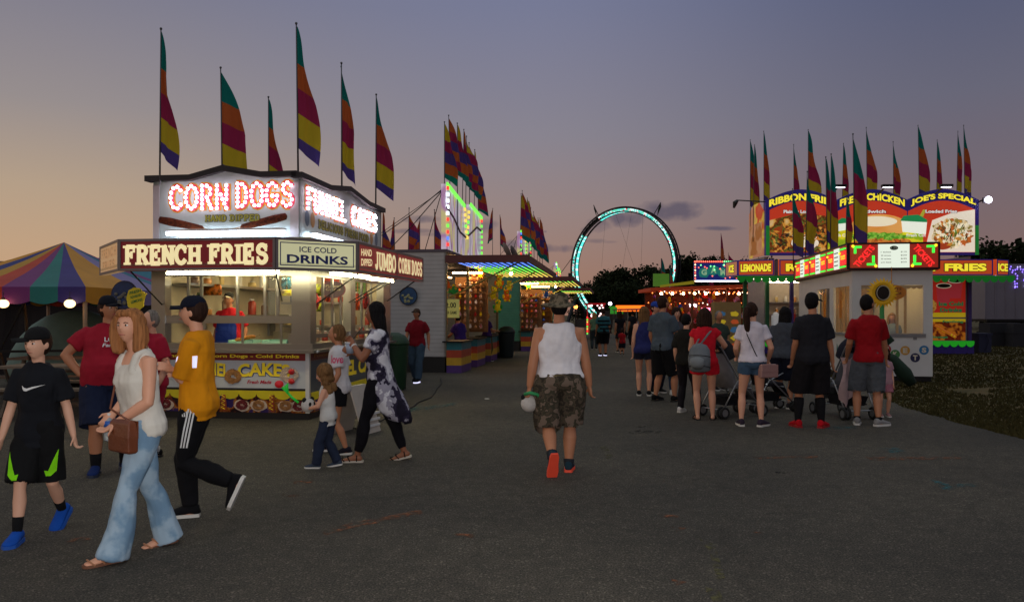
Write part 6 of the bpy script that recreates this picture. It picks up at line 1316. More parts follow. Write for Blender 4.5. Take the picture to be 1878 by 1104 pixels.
P26 = person(at(1490,700,10.75).x, 10.75, 1.85, -6, 'man in black t-shirt, knee socks and red shoes seen from behind', 'tan', 1.0, feet={'L': (-.105,.0,.0,0,10), 'R': (.06,-.015,0,0,-35)}, hands={'R': (.15,.02,.48), 'L': (-.12,.1,.5)}, head=(-30,0), top=dict(kind='tee', m=C('black_tee_man',(30,30,36)), lo=.47, g=.018, sl=.8), bottom=dict(kind='shorts', m=C('black_baggy',(22,19,22)), len=1.0, g=.016, flare=.018), socks=(C('black_socks',(16,15,18)), .78), shoes=dict(kind='sneaker', m=C('red_shoe',(180,14,28)), sole=mat("sole_red", (150,14,24), .6)), hair=dict(c='black', st='short'), hat=dict(kind='cap', m=C('black_cap2',(16,16,18)), dir=-20), voxel=.010)
q = MB(); q.add([(.07,-.5,.42), (.09,-.5,.412), (.12,-.5,.43), (.09,-.5,.418)], [(0,1,2,3)])
P27 = person(at(1592,700,10.95).x, 10.95, 1.83, -14, 'man with glasses in dark red t-shirt and grey shorts watching the ticket booth', 'tan', .98, feet={'L': (-.075,.02,0,0,-10), 'R': (.07,-.03,0,0,-50)}, hands={'R': (.15,.12,.5), 'L': (-.13,.12,.52)}, head=(-48,0), top=dict(kind='tee', m=C('dark_red_tee',(142,12,22)), lo=.485, g=.014, sl=.8), bottom=dict(kind='shorts', m=C('grey_shorts',(84,88,94), bs=30), len=1.02, g=.013, flare=.014), socks=(C('dark_low_sock',(20,20,24)), .1), shoes=dict(kind='sneaker', m=C('light_grey_shoe',(130,128,128))), hair=dict(c='black', st='short'), voxel=.010, face=True)
q = MB()
for s in (-1, 1): q.tube([P27['hc']*1.83+P27['Rh'] @ Vector((s*.03+.02*math.cos(2*PI*j/10), .098, .008+.016*math.sin(2*PI*j/10))) for j in range(11)], .003, 4); q.tube([P27['hc']*1.83+P27['Rh'] @ Vector((s*.05, .095, .012)), P27['hc']*1.83+P27['Rh'] @ Vector((s*.082, -.01, .012))], .003, 4)
q.build('glasses', darkm, P27['E'])
P28 = person(at(1636,600,19.4).x, 19.4, 1.6, 150, 'ticket seller with blonde hair and pale blue shirt inside the ticket booth', 'fair', 1.0, z0=-.03, top=dict(kind='tee', m=C('pale_blue',(120,140,156)), g=.012), bottom=dict(kind='pants', m=C('seller_pants',(40,40,50)), name='trousers'), shoes=dict(kind='sneaker', m=C('dark_shoe10',(24,24,24))), hair=dict(c='blonde', st='bob'), voxel=.018)
P29 = person(at(1621,700,11.9).x, 11.9, 1.02, 170, 'little girl in pink and white clothes beside the red-shirted man', 'fair', 1.0, hs=1.35, top=dict(kind='tee', m=C('pink_white',(170,130,140)), lo=.45, g=.016), bottom=dict(kind='shorts', m=C('pink_shorts',(160,100,116)), len=.6, g=.016), shoes=dict(kind='sneaker', m=C('pink_shoe',(150,110,110))), hair=dict(c='brown', st='bob'), voxel=.012)
P30 = person(at(1318,600,16).x, 16, 1.62, -170, 'woman in dark green shirt waiting behind the stroller by the game booth', 'tan', 1.05, top=dict(kind='tee', m=C('dull_green_tee',(52,62,54)), g=.014), bottom=dict(kind='pants', m=C('dark_trouser',(24,24,28)), name='trousers'), shoes=dict(kind='sneaker', m=C('dark_shoe11',(24,24,24))), hair=dict(c='grey', st='short'), voxel=.015)
# ============================================================ LOOP RIDE
RC = at(1143, 491, 90); ride = empty('loop_ride', (RC.x, 90, 0), math.radians(-38), 'tall circular loop ride outlined in turquoise lights in front of the dark wood', 'fairground ride')
RZ, RR = RC.z, 6.85; dk = mat("ride_dark", (16,18,26), .6, metal=.3)
def RP(a, r, y): return Vector((r*math.cos(a), y, RZ+r*math.sin(a)))
q = MB(); n = 72
for i in range(n):
    a0, a1 = 2*PI*i/n, 2*PI*(i+1)/n
    for r, y in ((RR+.08,-.4), (RR+.08,.4), (RR-.42,-.35), (RR-.42,.35)): q.beam(RP(a0,r,y), RP(a1,r,y), .14, .14)
    q.beam(RP(a0,RR,-.35), RP(a0,RR-.42,-.35), .05, .05); q.beam(RP(a0,RR,-.35), RP(a0,RR,.35), .06, .06); q.beam(RP(a0,RR,-.35), RP(a1,RR-.42,-.35), .04, .04)
    p = [RP(a0,RR-.02,-.33), RP(a1,RR-.02,-.33), RP(a1,RR-.02,.33), RP(a0,RR-.02,.33)]; q.quad(*p)
q.build('track', dk, ride)
rr = random.Random(4); k = 0
for s in range(12):
    a0 = math.radians(s*30); q = MB(); m = 26
    for i in range(m):
        a = a0+math.radians(30)*(i+.5)/m; dg = math.degrees(a) % 360
        if 118 < dg < 143 or dg > 345 and 0: continue
        if 205 < dg < 300: pass
        for j, rj in enumerate((RR-.16, RR-.34)):
            if rr.random() < .13: continue
            c = rr.choice((0,0,0,1,1,2)) if rr.random() > .06 else 3
            d = Vector((-math.sin(a), 0, math.cos(a)))*.055*(1.3); e = Vector((math.cos(a), 0, math.sin(a)))*.06; o_ = RP(a, rj, -.38)
            q.add([o_-d-e, o_+d-e, o_+d+e, o_-d+e], [(0,1,2,3)], c)
        o_ = RP(a, RR-.46, 0); d = Vector((-math.sin(a), 0, math.cos(a)))*.11; e = Vector((0,.28,0)); q.add([o_-d-e, o_+d-e, o_+d+e, o_-d+e], [(0,1,2,3)], 0 if rr.random() < .7 else 1)
    q.build('light_panel', [glow("ride_cyan", (90,222,210), 1.5), glow("ride_white", (215,250,246), 1.6), glow("ride_green", (90,235,190), 1.3), glow("ride_red", (240,70,90), 1.3)], ride)
for sx_ in (-1, 1):
    for y in (-2.2, 2.2): q = MB(); q.beam((sx_*6.4, y, 0), (sx_*6.2, y*.15, RZ-3), .3, .3); q.build('leg', dk, ride)
for a, l in ((math.radians(118), 1), (math.radians(56), -1)):
    q = MB(); b0 = RP(a, RR, 0); tp = RP(a, RR+1.7, 0); q.cyl(b0, tp, .05, 5); q.build('flag_pole', dk, ride); q = MB(); q.add([tp, tp+Vector((.35*l,0,-.7)), tp+Vector((.45*l*1,0,-1.5)), tp+Vector((.05,0.02,-.5))], [(0,1,2,3)]); q.build('pennant', mat("pennant_dark", (24,42,36), .9), ride)
for a, b_ in ((110, (-2.9,3.4)), (100, (1.6,2.8)), (80, (-.2,2.6)), (68, (2.3,3.2))):
    q = MB(); q.cyl(RP(math.radians(a), RR, 0), (b_[0], 0, RZ+b_[1]-3.2), .01, 4); q.build('cable', darkm, ride)
q = MB(); q.beam((-7.2,0,RZ-.8), (-9.2,0,RZ-.9), .08, .08); q.beam((-9.2,0,RZ-.9), (-7.2,0,RZ+1.3), .05, .05); q.beam((-7.2,0,RZ-.4), (-7.2,0,RZ-2.6), .5, .5); q.build('side_arm', dk, ride)
q = MB(); q.box(-5,-2.5,0,5,2.5,.9); q.box(-2,-2.6,.9,2,-2.4,1.9); q.build('platform', dk, ride)
# small far lights and stalls
def glowbox(name, px, py, Y, w, h, m, label, cat, d=.4):
    p = at(px, py, Y); t = empty(name, (p.x, Y, 0), 0, label, cat); q = MB(); q.box(-w/2,-d/2,p.z-h/2,w/2,d/2,p.z+h/2); q.box(-w/2-.1,-d/2-.05,p.z+h/2,w/2+.1,d/2+.05,p.z+h/2+.12); q.build('lit_panel', m, t)
    q = MB(); 
    for s in (-1, 1): q.box(s*w/2-.06,-.06,0,s*w/2+.06,.06,p.z-h/2)
    q.build('post', darkm, t); return t
glowbox('lit_sign', 1158, 567, 62, 2.2, .35, glow("far_orange", (255,100,20), 2.2), 'long low orange lit sign of a far stall under the trees', 'sign')
glowbox('lit_sign', 1131, 570, 64, 1.0, .5, glow("far_green", (30,150,40), .6), 'small dim green sign far down the midway', 'sign')
t = empty('lamp_post', (at(1119,600,66).x, 66, 0), 0, 'single white lamp on a post far down the midway', 'lamp'); q = MB(); q.cyl((0,0,0), (0,0,2.3), .06, 6); q.build('post', darkm, t); q = MB(); q.ell((0,0,2.4), .15, 12, 8); q.build('lamp_head', glow("far_white", (235,225,255), 8), t)
t = empty('lamp_post', (at(1056,600,60).x, 60, 0), 0, 'small orange lamp on a post just right of the sun hat', 'lamp'); q = MB(); q.cyl((0,0,0), (0,0,2.0), .05, 6); q.build('post', darkm, t); q = MB(); q.ell((0,0,2.08), .15, 10, 6); q.build('lamp_head', glow("far_amber", (255,150,60), 6), t)
t = empty('lit_cart', (at(1091,600,48).x, 48, 0), 0, 'brightly lit red and white cart beside the foot of the loop ride', 'cart'); 
q = MB(); q.box(-.5,-.4,.4,.5,.4,1.3); q.box(-.6,-.5,2.1,.6,.5,2.2); [q.cyl((s*.5,-.4,1.3),(s*.5,-.4,2.1),.03,6) for s in (-1,1)]; q.build('body', mat("cart_red", (140,20,30), .5, emit=(200,20,30), es=.3), t)
q = MB(); [q.ell((rr.uniform(-.4,.5),-.45,rr.uniform(1.3,2.1)), rr.uniform(.04,.08), 8, 6) for i in range(12)]; q.build('lamp_cluster', glow("cart_white", (255,215,215), 2.5), t)
q = MB(); [q.box(-.55,-.5,.3+i*.14,-.47,-.42,.4+i*.14,i % 3) for i in range(8)]; q.build('light_strip', [lc['g'], lc['r'], lc['y']], t)
for i, (px, Y, w, c) in enumerate(((1160,52,1.9,(120,100,80)), (1147,58,1.6,(50,60,60)), (1174,50,1.4,(150,140,130)))):
    t = empty('parked_cart', (at(px,600,Y).x, Y, 0), .2*i, ('tan golf cart parked below the orange sign', 'dark cart parked beyond the child in red', 'pale cart partly hidden by the queue')[i], 'cart'); m = mat("cart_%d" % i, c, .5)
    q = MB(); q.box(-w/2,-.6,.35,w/2,.6,.75); q.box(-w/2,-.5,.75,-w/2+.5,.5,1.1); q.build('body', m, t); q = MB(); q.box(-w/2,-.6,1.8,w/2,.6,1.88); [q.cyl((a,b,.7),(a,b,1.8),.03,5) for a in (-w/2+.1,w/2-.1) for b in (-.5,.5)]; q.build('canopy', m, t)
    for a in (-w/3, w/3): q = MB(); q.cyl((a,-.65,.25),(a,-.5,.25),.25,12); q.build('wheel', rubber, t)
# ============================================================ TICKET BOOTH
BO = (7.93, 18.2); BT = empty('ticket_booth', (*BO, 0), math.radians(-9), 'white ticket booth with neon tickets sign and round letter stickers', 'ticket booth')
bw = mat("booth_white", (200,200,198), .45, var=.08, vs=2, bump=.04, bs=20); bx = 1.75; by = 6.0; ig = mat("booth_grey", (120,118,120), .5)
q = MB()   # front wall with window, left wall with two windows, back and right walls
for r_ in ((0,0,.12,bx,.06,1.1), (0,0,2.22,bx,.06,2.52), (0,0,1.1,.2,.06,2.22), (bx-.2,0,1.1,bx,.06,2.22)): q.box(*r_)
for r_ in ((0,.06,.12,.06,by,1.1), (0,.06,2.22,.06,by,2.52), (0,.06,1.1,.06,.25,2.22), (0,1.75,1.1,.06,2.15,2.22), (0,3.5,1.1,.06,by,2.22)): q.box(*r_)
q.box(bx-.06,.06,.12,bx,by,2.52); q.box(.06,by-.06,.12,bx-.06,by,2.52); q.build('wall', bw, BT)
q = MB(); q.box(.02,.03,0,bx-.02,by,.12); q.build('skirt', darkm, BT)
q = MB(); q.box(0,0,2.52,bx,by,2.56); q.box(.06,.06,.12,bx-.06,by-.06,.14); q.build('roof', bw, BT)
q = MB(); q.box(.15,-.02,1.02,bx-.15,.3,1.10); q.box(-.06,.2,1.05,.2,1.8,1.10); q.box(-.06,2.1,1.05,.2,3.55,1.10); q.build('counter', ig, BT)
q = MB()
for x in (.78, 1.12, 1.3): q.box(x,.5,1.1,x+.05,.55,2.2)
for y in (.65,1.1,1.45,2.7,3.1): q.box(.02,y,1.1,.045,y+.035,2.22)
q.build('window_bar', mat("brass_bar", (180,150,90), .35, metal=.6), BT)
q = MB(); q.box(.2,.02,1.1,bx-.2,.024,2.22); q.build('window_pane', glass, BT)
for (yy0, yy1) in ((.25,1.75), (2.15,3.5)): q = MB(); q.box(.02,yy0,1.1,.024,yy1,2.22); q.build('window_pane', glass, BT)
q = MB(); scallops(q, Vector((.2,.07,0)), Vector((1,0,0)), Vector((0,-1,0)), 0, bx-.4, 2.21, .08, 11, 0, 0); q.build('valance', mat("valance_cream", (190,160,100), .7), BT)
q = MB(); q.box(.4,1.0,2.40,1.3,1.15,2.46); q.box(.4,3.0,2.40,1.3,3.15,2.46); q.build('ceiling_light', glow("booth_light", (255,210,130), 13), BT)
q = MB(); q.box(bx-.5,.5,.3,bx-.1,2.5,1.0); q.box(.5,4.2,.14,bx-.1,4.26,2.5); q.build('partition', mat("booth_inside", (150,120,80), .8), BT)
# light boxes above
neonR = glow("neon_red", (255,40,40), 1.3); neonG = glow("neon_green", (60,255,70), 1.3); neonY = glow("neon_yellow", (255,215,40), 1.5); lit_w = glow("lit_white", (235,245,228), .95); redbg = mat("sign_red_bg", (130,30,24), .5, emit=(190,50,30), es=.35)
orbg = mat("sign_orange_bg", (170,70,40), .5, emit=(200,90,60), es=.3); greenbg = mat("sign_green_bg", (50,120,40), .5, emit=(60,150,50), es=.35)
def sign3(par, a, b, z0, z1, m0=ig, name='sign_box', th=.3, fm=darkm):
    q = MB(); o, x, n, w = panel(q, a, b, z0, z1, th, 0); frame_rect(q, o, x, n, 0, w, z0, z1, .04, .02, 1); return q.build(name, [m0, fm], par), o, x, n, w
sb, o, x, n, w = sign3(BT, (-.12,-.1), (bx+.12,-.1), 2.58, 3.2, redbg)
q = MB()
q.prism([(.66,2.62), (1.33,2.62), (1.33,3.16), (.66,3.16)], o+n*.001, x, ZV, n*.03, 4)
for cx, fl in ((.35, 1), (1.64, -1)):
    X = lambda t: cx+t*fl
    # slanting word, green arrows and yellow lamps
    d = Vector((.72*1, 0)); vs_, fs_ = font_mesh("TICKETS", .03); mxx = max(v.x for v in vs_); ang = math.radians(52)*fl
    out = []
    for v in vs_:
        u = (v.x/mxx-.5)*.60; vv = (v.y-.35)*.20; px2 = cx+u*math.cos(ang)-vv*math.sin(ang)*1; pz = 2.89+u*math.sin(ang)*.95+vv*math.cos(ang); out.append(o+x*px2+ZV*pz+n*.02)
    q.add(out, fs_, 1)
    for (a_, b_) in (((-.24,3.1),(-.06,3.1)), ((-.2,2.95),(-.2,3.06)), ((.24,2.70),(.06,2.70)), ((.2,2.74),(.2,2.9))):
        q.beam(o+x*X(a_[0])+ZV*a_[1]+n*.03, o+x*X(b_[0])+ZV*b_[1]+n*.03, .03, .05, 2)
    q.ell(o+x*X(-.25)+ZV*3.12+n*.04, .035, 8, 6, 3); q.ell(o+x*X(.25)+ZV*2.66+n*.04, .035, 8, 6, 3)
q.build('neon', [redbg, neonR, neonG, neonY, lit_w], sb)
q = MB(); o3 = o+n*.032
blob(q, .995, 3.07, .09, .05, o3, x, ZV, n, .002, 0, 20); fit_text(q, "1.25", o3+x*.935+ZV*3.05, x, ZV, n, .12, .045, 1, .02, .005)
for i, (a_, b_) in enumerate((("1 ticket","$1.25"), ("20 tickets","$20"), ("50 tickets","$45"), ("arm band","$25"))):
    fit_text(q, a_, o3+x*.71+ZV*(2.96-.078*i), x, ZV, n, .22, .035, 2, .01, .002); fit_text(q, b_, o3+x*1.14+ZV*(2.96-.078*i), x, ZV, n, .13, .035, 2, .01, .002)
q.build('price_list', [mat("print_dkgreen", (20,60,30), .6), mat("print_pale", (220,225,210), .6), mat("print_grey", (120,124,110), .6)], sb)
sb, o, x, n, w = sign3(BT, (-.12,by+.1), (-.12,-.1), 2.58, 3.2, orbg)
q = MB(); xs = w
for i in range(3):
    x0 = w-2.0*(i+1)+.05
    q.prism([(x0+.72,2.64), (x0+1.2,2.64), (x0+1.2,3.14), (x0+.72,3.14)], o+n*.001, x, ZV, n*.02, 4)
    for k_, xx in enumerate((x0+.1, x0+1.3)):
        q.prism([(xx,2.72), (xx+.5,2.72), (xx+.5,3.04), (xx,3.04)], o+n*.001, x, ZV, n*.012, 1); fit_text(q, "TICKETS", o+x*(xx+.04)+ZV*2.84, x, ZV, n, .42, .1, 3, .03, .018)
        q.beam(o+x*(xx)+ZV*3.09+n*.02, o+x*(xx+.5)+ZV*3.09+n*.02, .03, .03, 2); q.beam(o+x*(xx)+ZV*2.67+n*.02, o+x*(xx+.5)+ZV*2.67+n*.02, .03, .03, 2)
        q.ell(o+x*(xx+.02)+ZV*3.0+n*.03, .03, 8, 6, 3)
    for r_ in range(4): q.prism([(x0+.78,2.72+.1*r_), (x0+1.14,2.72+.1*r_), (x0+1.14,2.745+.1*r_), (x0+.78,2.745+.1*r_)], o+n*.022, x, ZV, n*.003, 5)
q.build('neon', [redbg, neonR, neonG, neonY, lit_w, MATS["print_grey"]], sb)
q = MB(); q.box(-.1,-.08,2.565,bx+.1,by,2.58); q.build('eave', darkm, BT)
# round letter stickers
for px, py, c, ch in ((1654,643,(190,140,50),'E'), (1671,656,(24,28,70),'T'), (1686,642,(30,110,160),'S'), (1637,650,(60,120,60),'K'), (1622,641,(160,50,50),'C')):
    lx = (px-1563)/F*18.2; z = CAMZ-(py-575)/F*17.95
    q = MB(); n_ = 24; q.prism([(lx+.105*math.cos(2*PI*i/n_), z+.105*math.sin(2*PI*i/n_)) for i in range(n_)], (0,0,0), (1,0,0), (0,0,1), (0,-.004,0), 0)
    fit_text(q, ch, (lx-.05, -.004, z-.06), (1,0,0), (0,0,1), (0,-1,0), .1, .12, 1, .05, .003); q.build('letter_sticker', [mat("sticker_%s" % ch, c, .5), mat("sticker_pale", (200,190,170), .5)], BT)
q = MB(); q.box(1.33,-.008,.98-.02,1.41,0,1.06-.02); q.build('switch_box', ig, BT)
q = MB(); [q.prism([(.25+.42*i,.55), (.33+.42*i,.5), (.36+.42*i,.75), (.28+.42*i,.82)], (0,by*.35,0), (0,-1,0), (0,0,1), (-.004,0,0), i % 3) for i in range(4)]; q.build('sticker', [mat("st_red", (150,50,40), .6), mat("st_teal", (40,110,100), .6), mat("st_gold", (160,130,50), .6)], BT)
# sunflower decoration on a green pole, leaves and dark skirt
p = at(1617,600,16.6); SF = empty('sunflower_decoration', (p.x, 16.6, 0), math.radians(-6), 'giant artificial sunflower on a green pole in front of the ticket booth', 'decoration')
q = MB(); q.tube([(0,0,.05), (.01,0,1.0), (0,0,2.0)], [.055,.05,.045], 10); q.build('stem', mat("stem_green", (30,110,40), .5, emit=(30,120,40), es=.05), SF, smooth=True)
q = MB(); z = 2.0
for lay in range(2):
    for i in range(13):
        a = 2*PI*(i+.5*lay)/13; u = Vector((math.cos(a), 0, math.sin(a))); v = Vector((-math.sin(a), 0, math.cos(a))); l = .35-.03*lay; c = Vector((0,-.02-.012*lay,z))
        q.add([c+u*.12+v*.035, c+u*.22+v*.040+Vector((0,-.03,0)), c+u*l+Vector((0,.01,0)), c+u*.22-v*.040+Vector((0,-.03,0)), c+u*.12-v*.035], [(0,1,3,4),(1,2,3)])
q.build('petals', mat("petal_yellow", (214,164,18), .7, emit=(214,164,18), es=.05), SF)
q = MB(); q.ell((0,-.05,z), (.15,.05,.17), 18, 10); q.build('flower_head', mat("seed_brown", (30,18,14), .9, var=.5, vs=40, bump=1, bs=60), SF, smooth=True)
q = MB(); q.tube([Vector((.13*math.cos(2*PI*i/24), -.095, z+.15*math.sin(2*PI*i/24))) for i in range(25)], .009, 4); fit_text(q, "YUM", (-.06,-.105,z-.02), (1,0,0), (0,0,1), (0,-1,0), .12, .05, 0) if False else None; q.build('ring', mat("ring_pale", (170,160,140), .6), SF)
q = MB(); q.tube([(.03,-.02,1.0), (.1,-.03,1.08), (.17,-.03,1.0), (.12,-.02,.9)], [.02,.09,.10,.02], 8, flat=.3, side=(1,0,0)); q.tube([(0,0,.75), (.2,-.05,.62), (.45,0,.3), (.62,0,.08)], [(.03,.03), (.14,.1), (.2,.16), (.12,.1)], 12); q.tube([(-.02,0,.6), (-.1,-.03,.4), (-.16,0,.08)], [.03,.1,.12], 10)
q.build('leaf', mat("dark_green_cloth", (16,44,28), .85, bump=.5, bs=10), SF, smooth=True)
tO = empty('hanging_sign', (p.x+.36, 16.9, 2.02), math.radians(-6), 'orange oval notice hanging behind the sunflower on the ticket booth', 'sign'); q = MB(); n_ = 24; q.prism([(.30*math.cos(2*PI*i/n_), .17*math.sin(2*PI*i/n_)) for i in range(n_)], (0,0,0), (1,0,0), (0,0,1), (0,.02,0), 0); q.tube([(0,.01,.16), (0,.01,.55)], .008, 4); q.build('disc', mat("oval_orange", (190,116,30), .6), tO)
q = MB(); [fit_text(q, s, (-.2,-.002,.05-.09*i), (1,0,0), (0,0,1), (0,-1,0), .4, .05, 0, .02, .003) for i, s in enumerate(("TICKETS", "SOLD HERE"))]; q.build('lettering', mat("print_brown", (90,40,20), .6), tO)
for (ty, s_) in ((.95,1), (2.6,.8)):
    t = empty('hanging_sign', loc(-.03, ty, 2.0, BT), math.radians(-99), 'small orange sun-shaped card in the %s side window of the ticket booth' % ('near' if s_ == 1 else 'far'), 'sign'); q = MB(); q.prism([((.13+.03*(i % 2))*math.cos(2*PI*i/20)*s_, (.13+.03*(i % 2))*math.sin(2*PI*i/20)*s_) for i in range(20)], (0,0,0), (1,0,0), (0,0,1), (0,.006,0), 0); q.build('card', MATS["oval_orange"], t); q = MB(); q.tube([(0,.003,-.1), (0,.003,-.55)], .03, 6); q.build('ribbon', MATS["oval_orange"], t)
# flags on the booth roof
ORB = ['teal','magenta','yellow','purple']
for i, (px, py, Y, H_, w_, bs_) in enumerate(((1567,250,18.4,2.6,.27,3.2), (1523,286,20.6,2.7,.28,3.2), (1517,292,21.2,2.4,.3,3.2), (1477,318,23.6,2.5,.32,3.2), (1455,350,24.2,2.0,.36,3.0), (1551,362,21.0,1.5,.34,3.2))):
    feather_flag(at(px, py, Y), bs_, math.radians((0,8,-5,0,20,10)[i]), ORB, ('tallest feather flag at the near corner of the ticket booth sign', 'wide feather flag midway along the ticket booth sign', 'narrow flag just behind the wide one on the ticket booth', 'feather flag near the far end of the ticket booth sign', 'feather flag at the farthest end of the ticket booth', 'short feather flag low between the two tall ones of the booth')[i], 'feather flags on the ticket booth', i+2, H_, w_)
# ============================================================ FOOD TRAILER with billboard
FT = empty('food_trailer', (9.95, 30.7, 0), math.radians(-1), 'food trailer with ribbon fries billboard, orange fries sign and purple skirt', 'food trailer')
BL = 8.25; purple = mat("frame_purple", (44,34,130), .5, emit=(40,30,120), es=.2); fgreen = mat("frame_green", (30,150,60), .5, emit=(20,140,50), es=.25); bb_red = board("bill_red", (196,56,28), .55)  # billboard prints carry emission standing in for the wash of the flood lamps
q = MB(); q.box(0,.1,.3,.1,2.4,3.8); q.box(BL-.35,0,.3,BL-.25,2.4,3.8); q.box(0,2.3,.3,BL-.3,2.4,3.8); q.box(2.6,.0,.3,BL-.35,.1,3.0); q.box(.1,.0,.3,2.6,.1,1.05); q.box(0,0,2.9,BL-.25,2.4,3.0)
q.build('wall', mat("ft_wall", (130,130,134), .5), FT)
q = MB(); q.box(-.1,-.15,0,BL-.2,.05,.34); q.build('skirt', mat("skirt_purple", (50,34,120), .8, bump=.6, bs=6, stretch=(4,4,.3)), FT)
# skirt pleats
bb = MB()
def arc_top(x):   # three arches
    u = (x % (BL/3))/(BL/3); return 6.0+.42*math.sin(PI*u)
pts = [(BL*i/48, arc_top(BL*i/48-1e-6 if i == 48 else BL*i/48)) for i in range(49)]
bb.prism([(0,3.85)]+[(BL,3.85)]+list(reversed(pts)), (0,-.1,0), (1,0,0), (0,0,1), (0,.25,0), 0)
bd = bb.build('billboard', [purple], FT)
O_, X_, N_ = Vector((0,-.1,0)), Vector((1,0,0)), Vector((0,-1,0))
q = MB()
strip = lambda z0f, z1f, x0, x1, m, off: [q.add([O_+X_*(x0+(x1-x0)*i/24)+ZV*z0f(x0+(x1-x0)*i/24)+N_*off, O_+X_*(x0+(x1-x0)*(i+1)/24)+ZV*z0f(x0+(x1-x0)*(i+1)/24)+N_*off, O_+X_*(x0+(x1-x0)*(i+1)/24)+ZV*z1f(x0+(x1-x0)*(i+1)/24)+N_*off, O_+X_*(x0+(x1-x0)*i/24)+ZV*z1f(x0+(x1-x0)*i/24)+N_*off], [(0,1,2,3)], m) for i in range(24)]
for k_ in range(3):
    x0, x1 = BL*k_/3+.02, BL*(k_+1)/3-.02
    strip(lambda t: 3.95, lambda t: arc_top(t)-.45, x0+(.1 if k_ == 0 else 0), x1-(.1 if k_ == 2 else 0), 0, .004)
q.build('red_field', bb_red, bd)
q = MB()   # food photographs: plate of loaded fries, sandwich, cheese fries; paper cups
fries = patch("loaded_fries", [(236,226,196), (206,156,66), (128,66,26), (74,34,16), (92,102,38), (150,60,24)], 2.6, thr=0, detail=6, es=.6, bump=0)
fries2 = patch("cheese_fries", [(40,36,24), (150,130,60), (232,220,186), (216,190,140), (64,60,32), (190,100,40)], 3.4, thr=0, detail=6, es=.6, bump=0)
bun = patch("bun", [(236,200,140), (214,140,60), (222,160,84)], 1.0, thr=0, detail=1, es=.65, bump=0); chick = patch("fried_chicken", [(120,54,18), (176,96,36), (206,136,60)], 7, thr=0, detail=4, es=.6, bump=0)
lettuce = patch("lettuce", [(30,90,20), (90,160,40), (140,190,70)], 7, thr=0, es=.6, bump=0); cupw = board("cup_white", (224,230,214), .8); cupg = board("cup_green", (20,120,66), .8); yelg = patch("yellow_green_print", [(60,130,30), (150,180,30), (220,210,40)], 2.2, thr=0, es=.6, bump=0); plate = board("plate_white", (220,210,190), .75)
def pb(pts, off, m): poly(q, pts, O_, X_, ZV, N_, off, m)
pb([(.1,3.96),(2.6,3.96),(2.6,5.35),(1.3,5.5),(.1,5.2)], .008, 0)
blob(q, 1.55, 4.45, .5, .28, O_, X_, ZV, N_, .012, 8, 24, .25, 3)
pb([(2.35,3.96),(3.1,3.96),(3.1,4.85),(2.55,5.0)], .013, 7); pb([(2.65,4.75),(3.25,4.85),(3.25,5.15),(2.7,5.08)], .017, 5); pb([(2.6,5.05),(2.95,5.3),(3.3,5.25),(3.3,5.12),(2.68,5.05)], .021, 6)
pb([(2.9,3.96),(6.1,3.96),(6.1,4.9),(5.0,4.95),(3.2,4.9)], .009, 7)
blob(q, 4.4, 4.98, 1.1, .46, O_, X_, ZV, N_, .016, 3, 32); blob(q, 4.3, 5.16, .8, .2, O_, X_, ZV, N_, .0175, 17, 32); blob(q, 4.5, 4.25, 1.15, .33, O_, X_, ZV, N_, .012, 4, 32, .12, 5); blob(q, 4.4, 4.58, 1.1, .14, O_, X_, ZV, N_, .020, 9, 40, .35, 6)
pb([(5.3,4.75),(6.2,4.65),(6.25,5.15),(5.25,5.2)], .024, 5); pb([(5.2,5.18),(5.35,5.38),(5.9,5.42),(6.25,5.22),(6.24,5.12)], .028, 6); pb([(5.95,5.35),(6.1,5.62),(6.2,5.6),(6.1,5.33)], .02, 10)
pb([(6.15,3.96),(8.1,3.96),(8.1,5.62),(7.2,5.48),(6.45,5.2)], .018, 8); blob(q, 7.25, 4.72, .82, .6, O_, X_, ZV, N_, .022, 1, 30, .12, 7); blob(q, 6.85, 4.2, .3, .16, O_, X_, ZV, N_, .026, 11, 20, .1, 8)
def chunks(cx, cz, rx, rz, n, cols, ln, wd, off, seed, ang=None, inside=None):
    r9 = random.Random(seed)
    for i in range(n):
        a = r9.uniform(0, 2*PI); d = r9.random()**.6; x_, z_ = cx+rx*d*math.cos(a), cz+rz*d*math.sin(a); t_ = r9.uniform(0, PI) if ang is None else ang+r9.uniform(-.35, .35)
        l_, w_ = ln*r9.uniform(.5, 1.2), wd*r9.uniform(.6, 1.3); u = (math.cos(t_), math.sin(t_))
        pts_ = [(x_-u[0]*l_-u[1]*w_*.7, z_-u[1]*l_+u[0]*w_*.7), (x_-u[1]*w_*-1, z_-u[0]*w_), (x_+u[0]*l_, z_+u[1]*l_), (x_-u[1]*w_, z_+u[0]*w_)]
        pts_ = [(min(8.1, max(.1, p_[0])), max(3.96, p_[1])) for p_ in pts_]
        poly(q, pts_, O_, X_, ZV, N_, off+i*.00025, r9.choice(cols))
chunks(1.3, 4.55, 1.15, .62, 110, (12,12,13,14,15,16,4), .17, .045, .0135, 1)
chunks(1.5, 4.35, .5, .22, 16, (8,8,17), .16, .09, .042, 2)
chunks(4.45, 4.26, 1.15, .26, 60, (12,13,4,18), .12, .06, .0285, 3)
chunks(4.4, 4.56, 1.1, .1, 34, (9,9,19), .12, .035, .044, 4)
chunks(7.25, 4.7, .78, .55, 70, (8,17,17,12,18), .13, .06, .0265, 5)
chunks(7.25, 4.75, .62, .45, 46, (14,16,14,19), .12, .018, .0445, 6, ang=PI/2-.2)
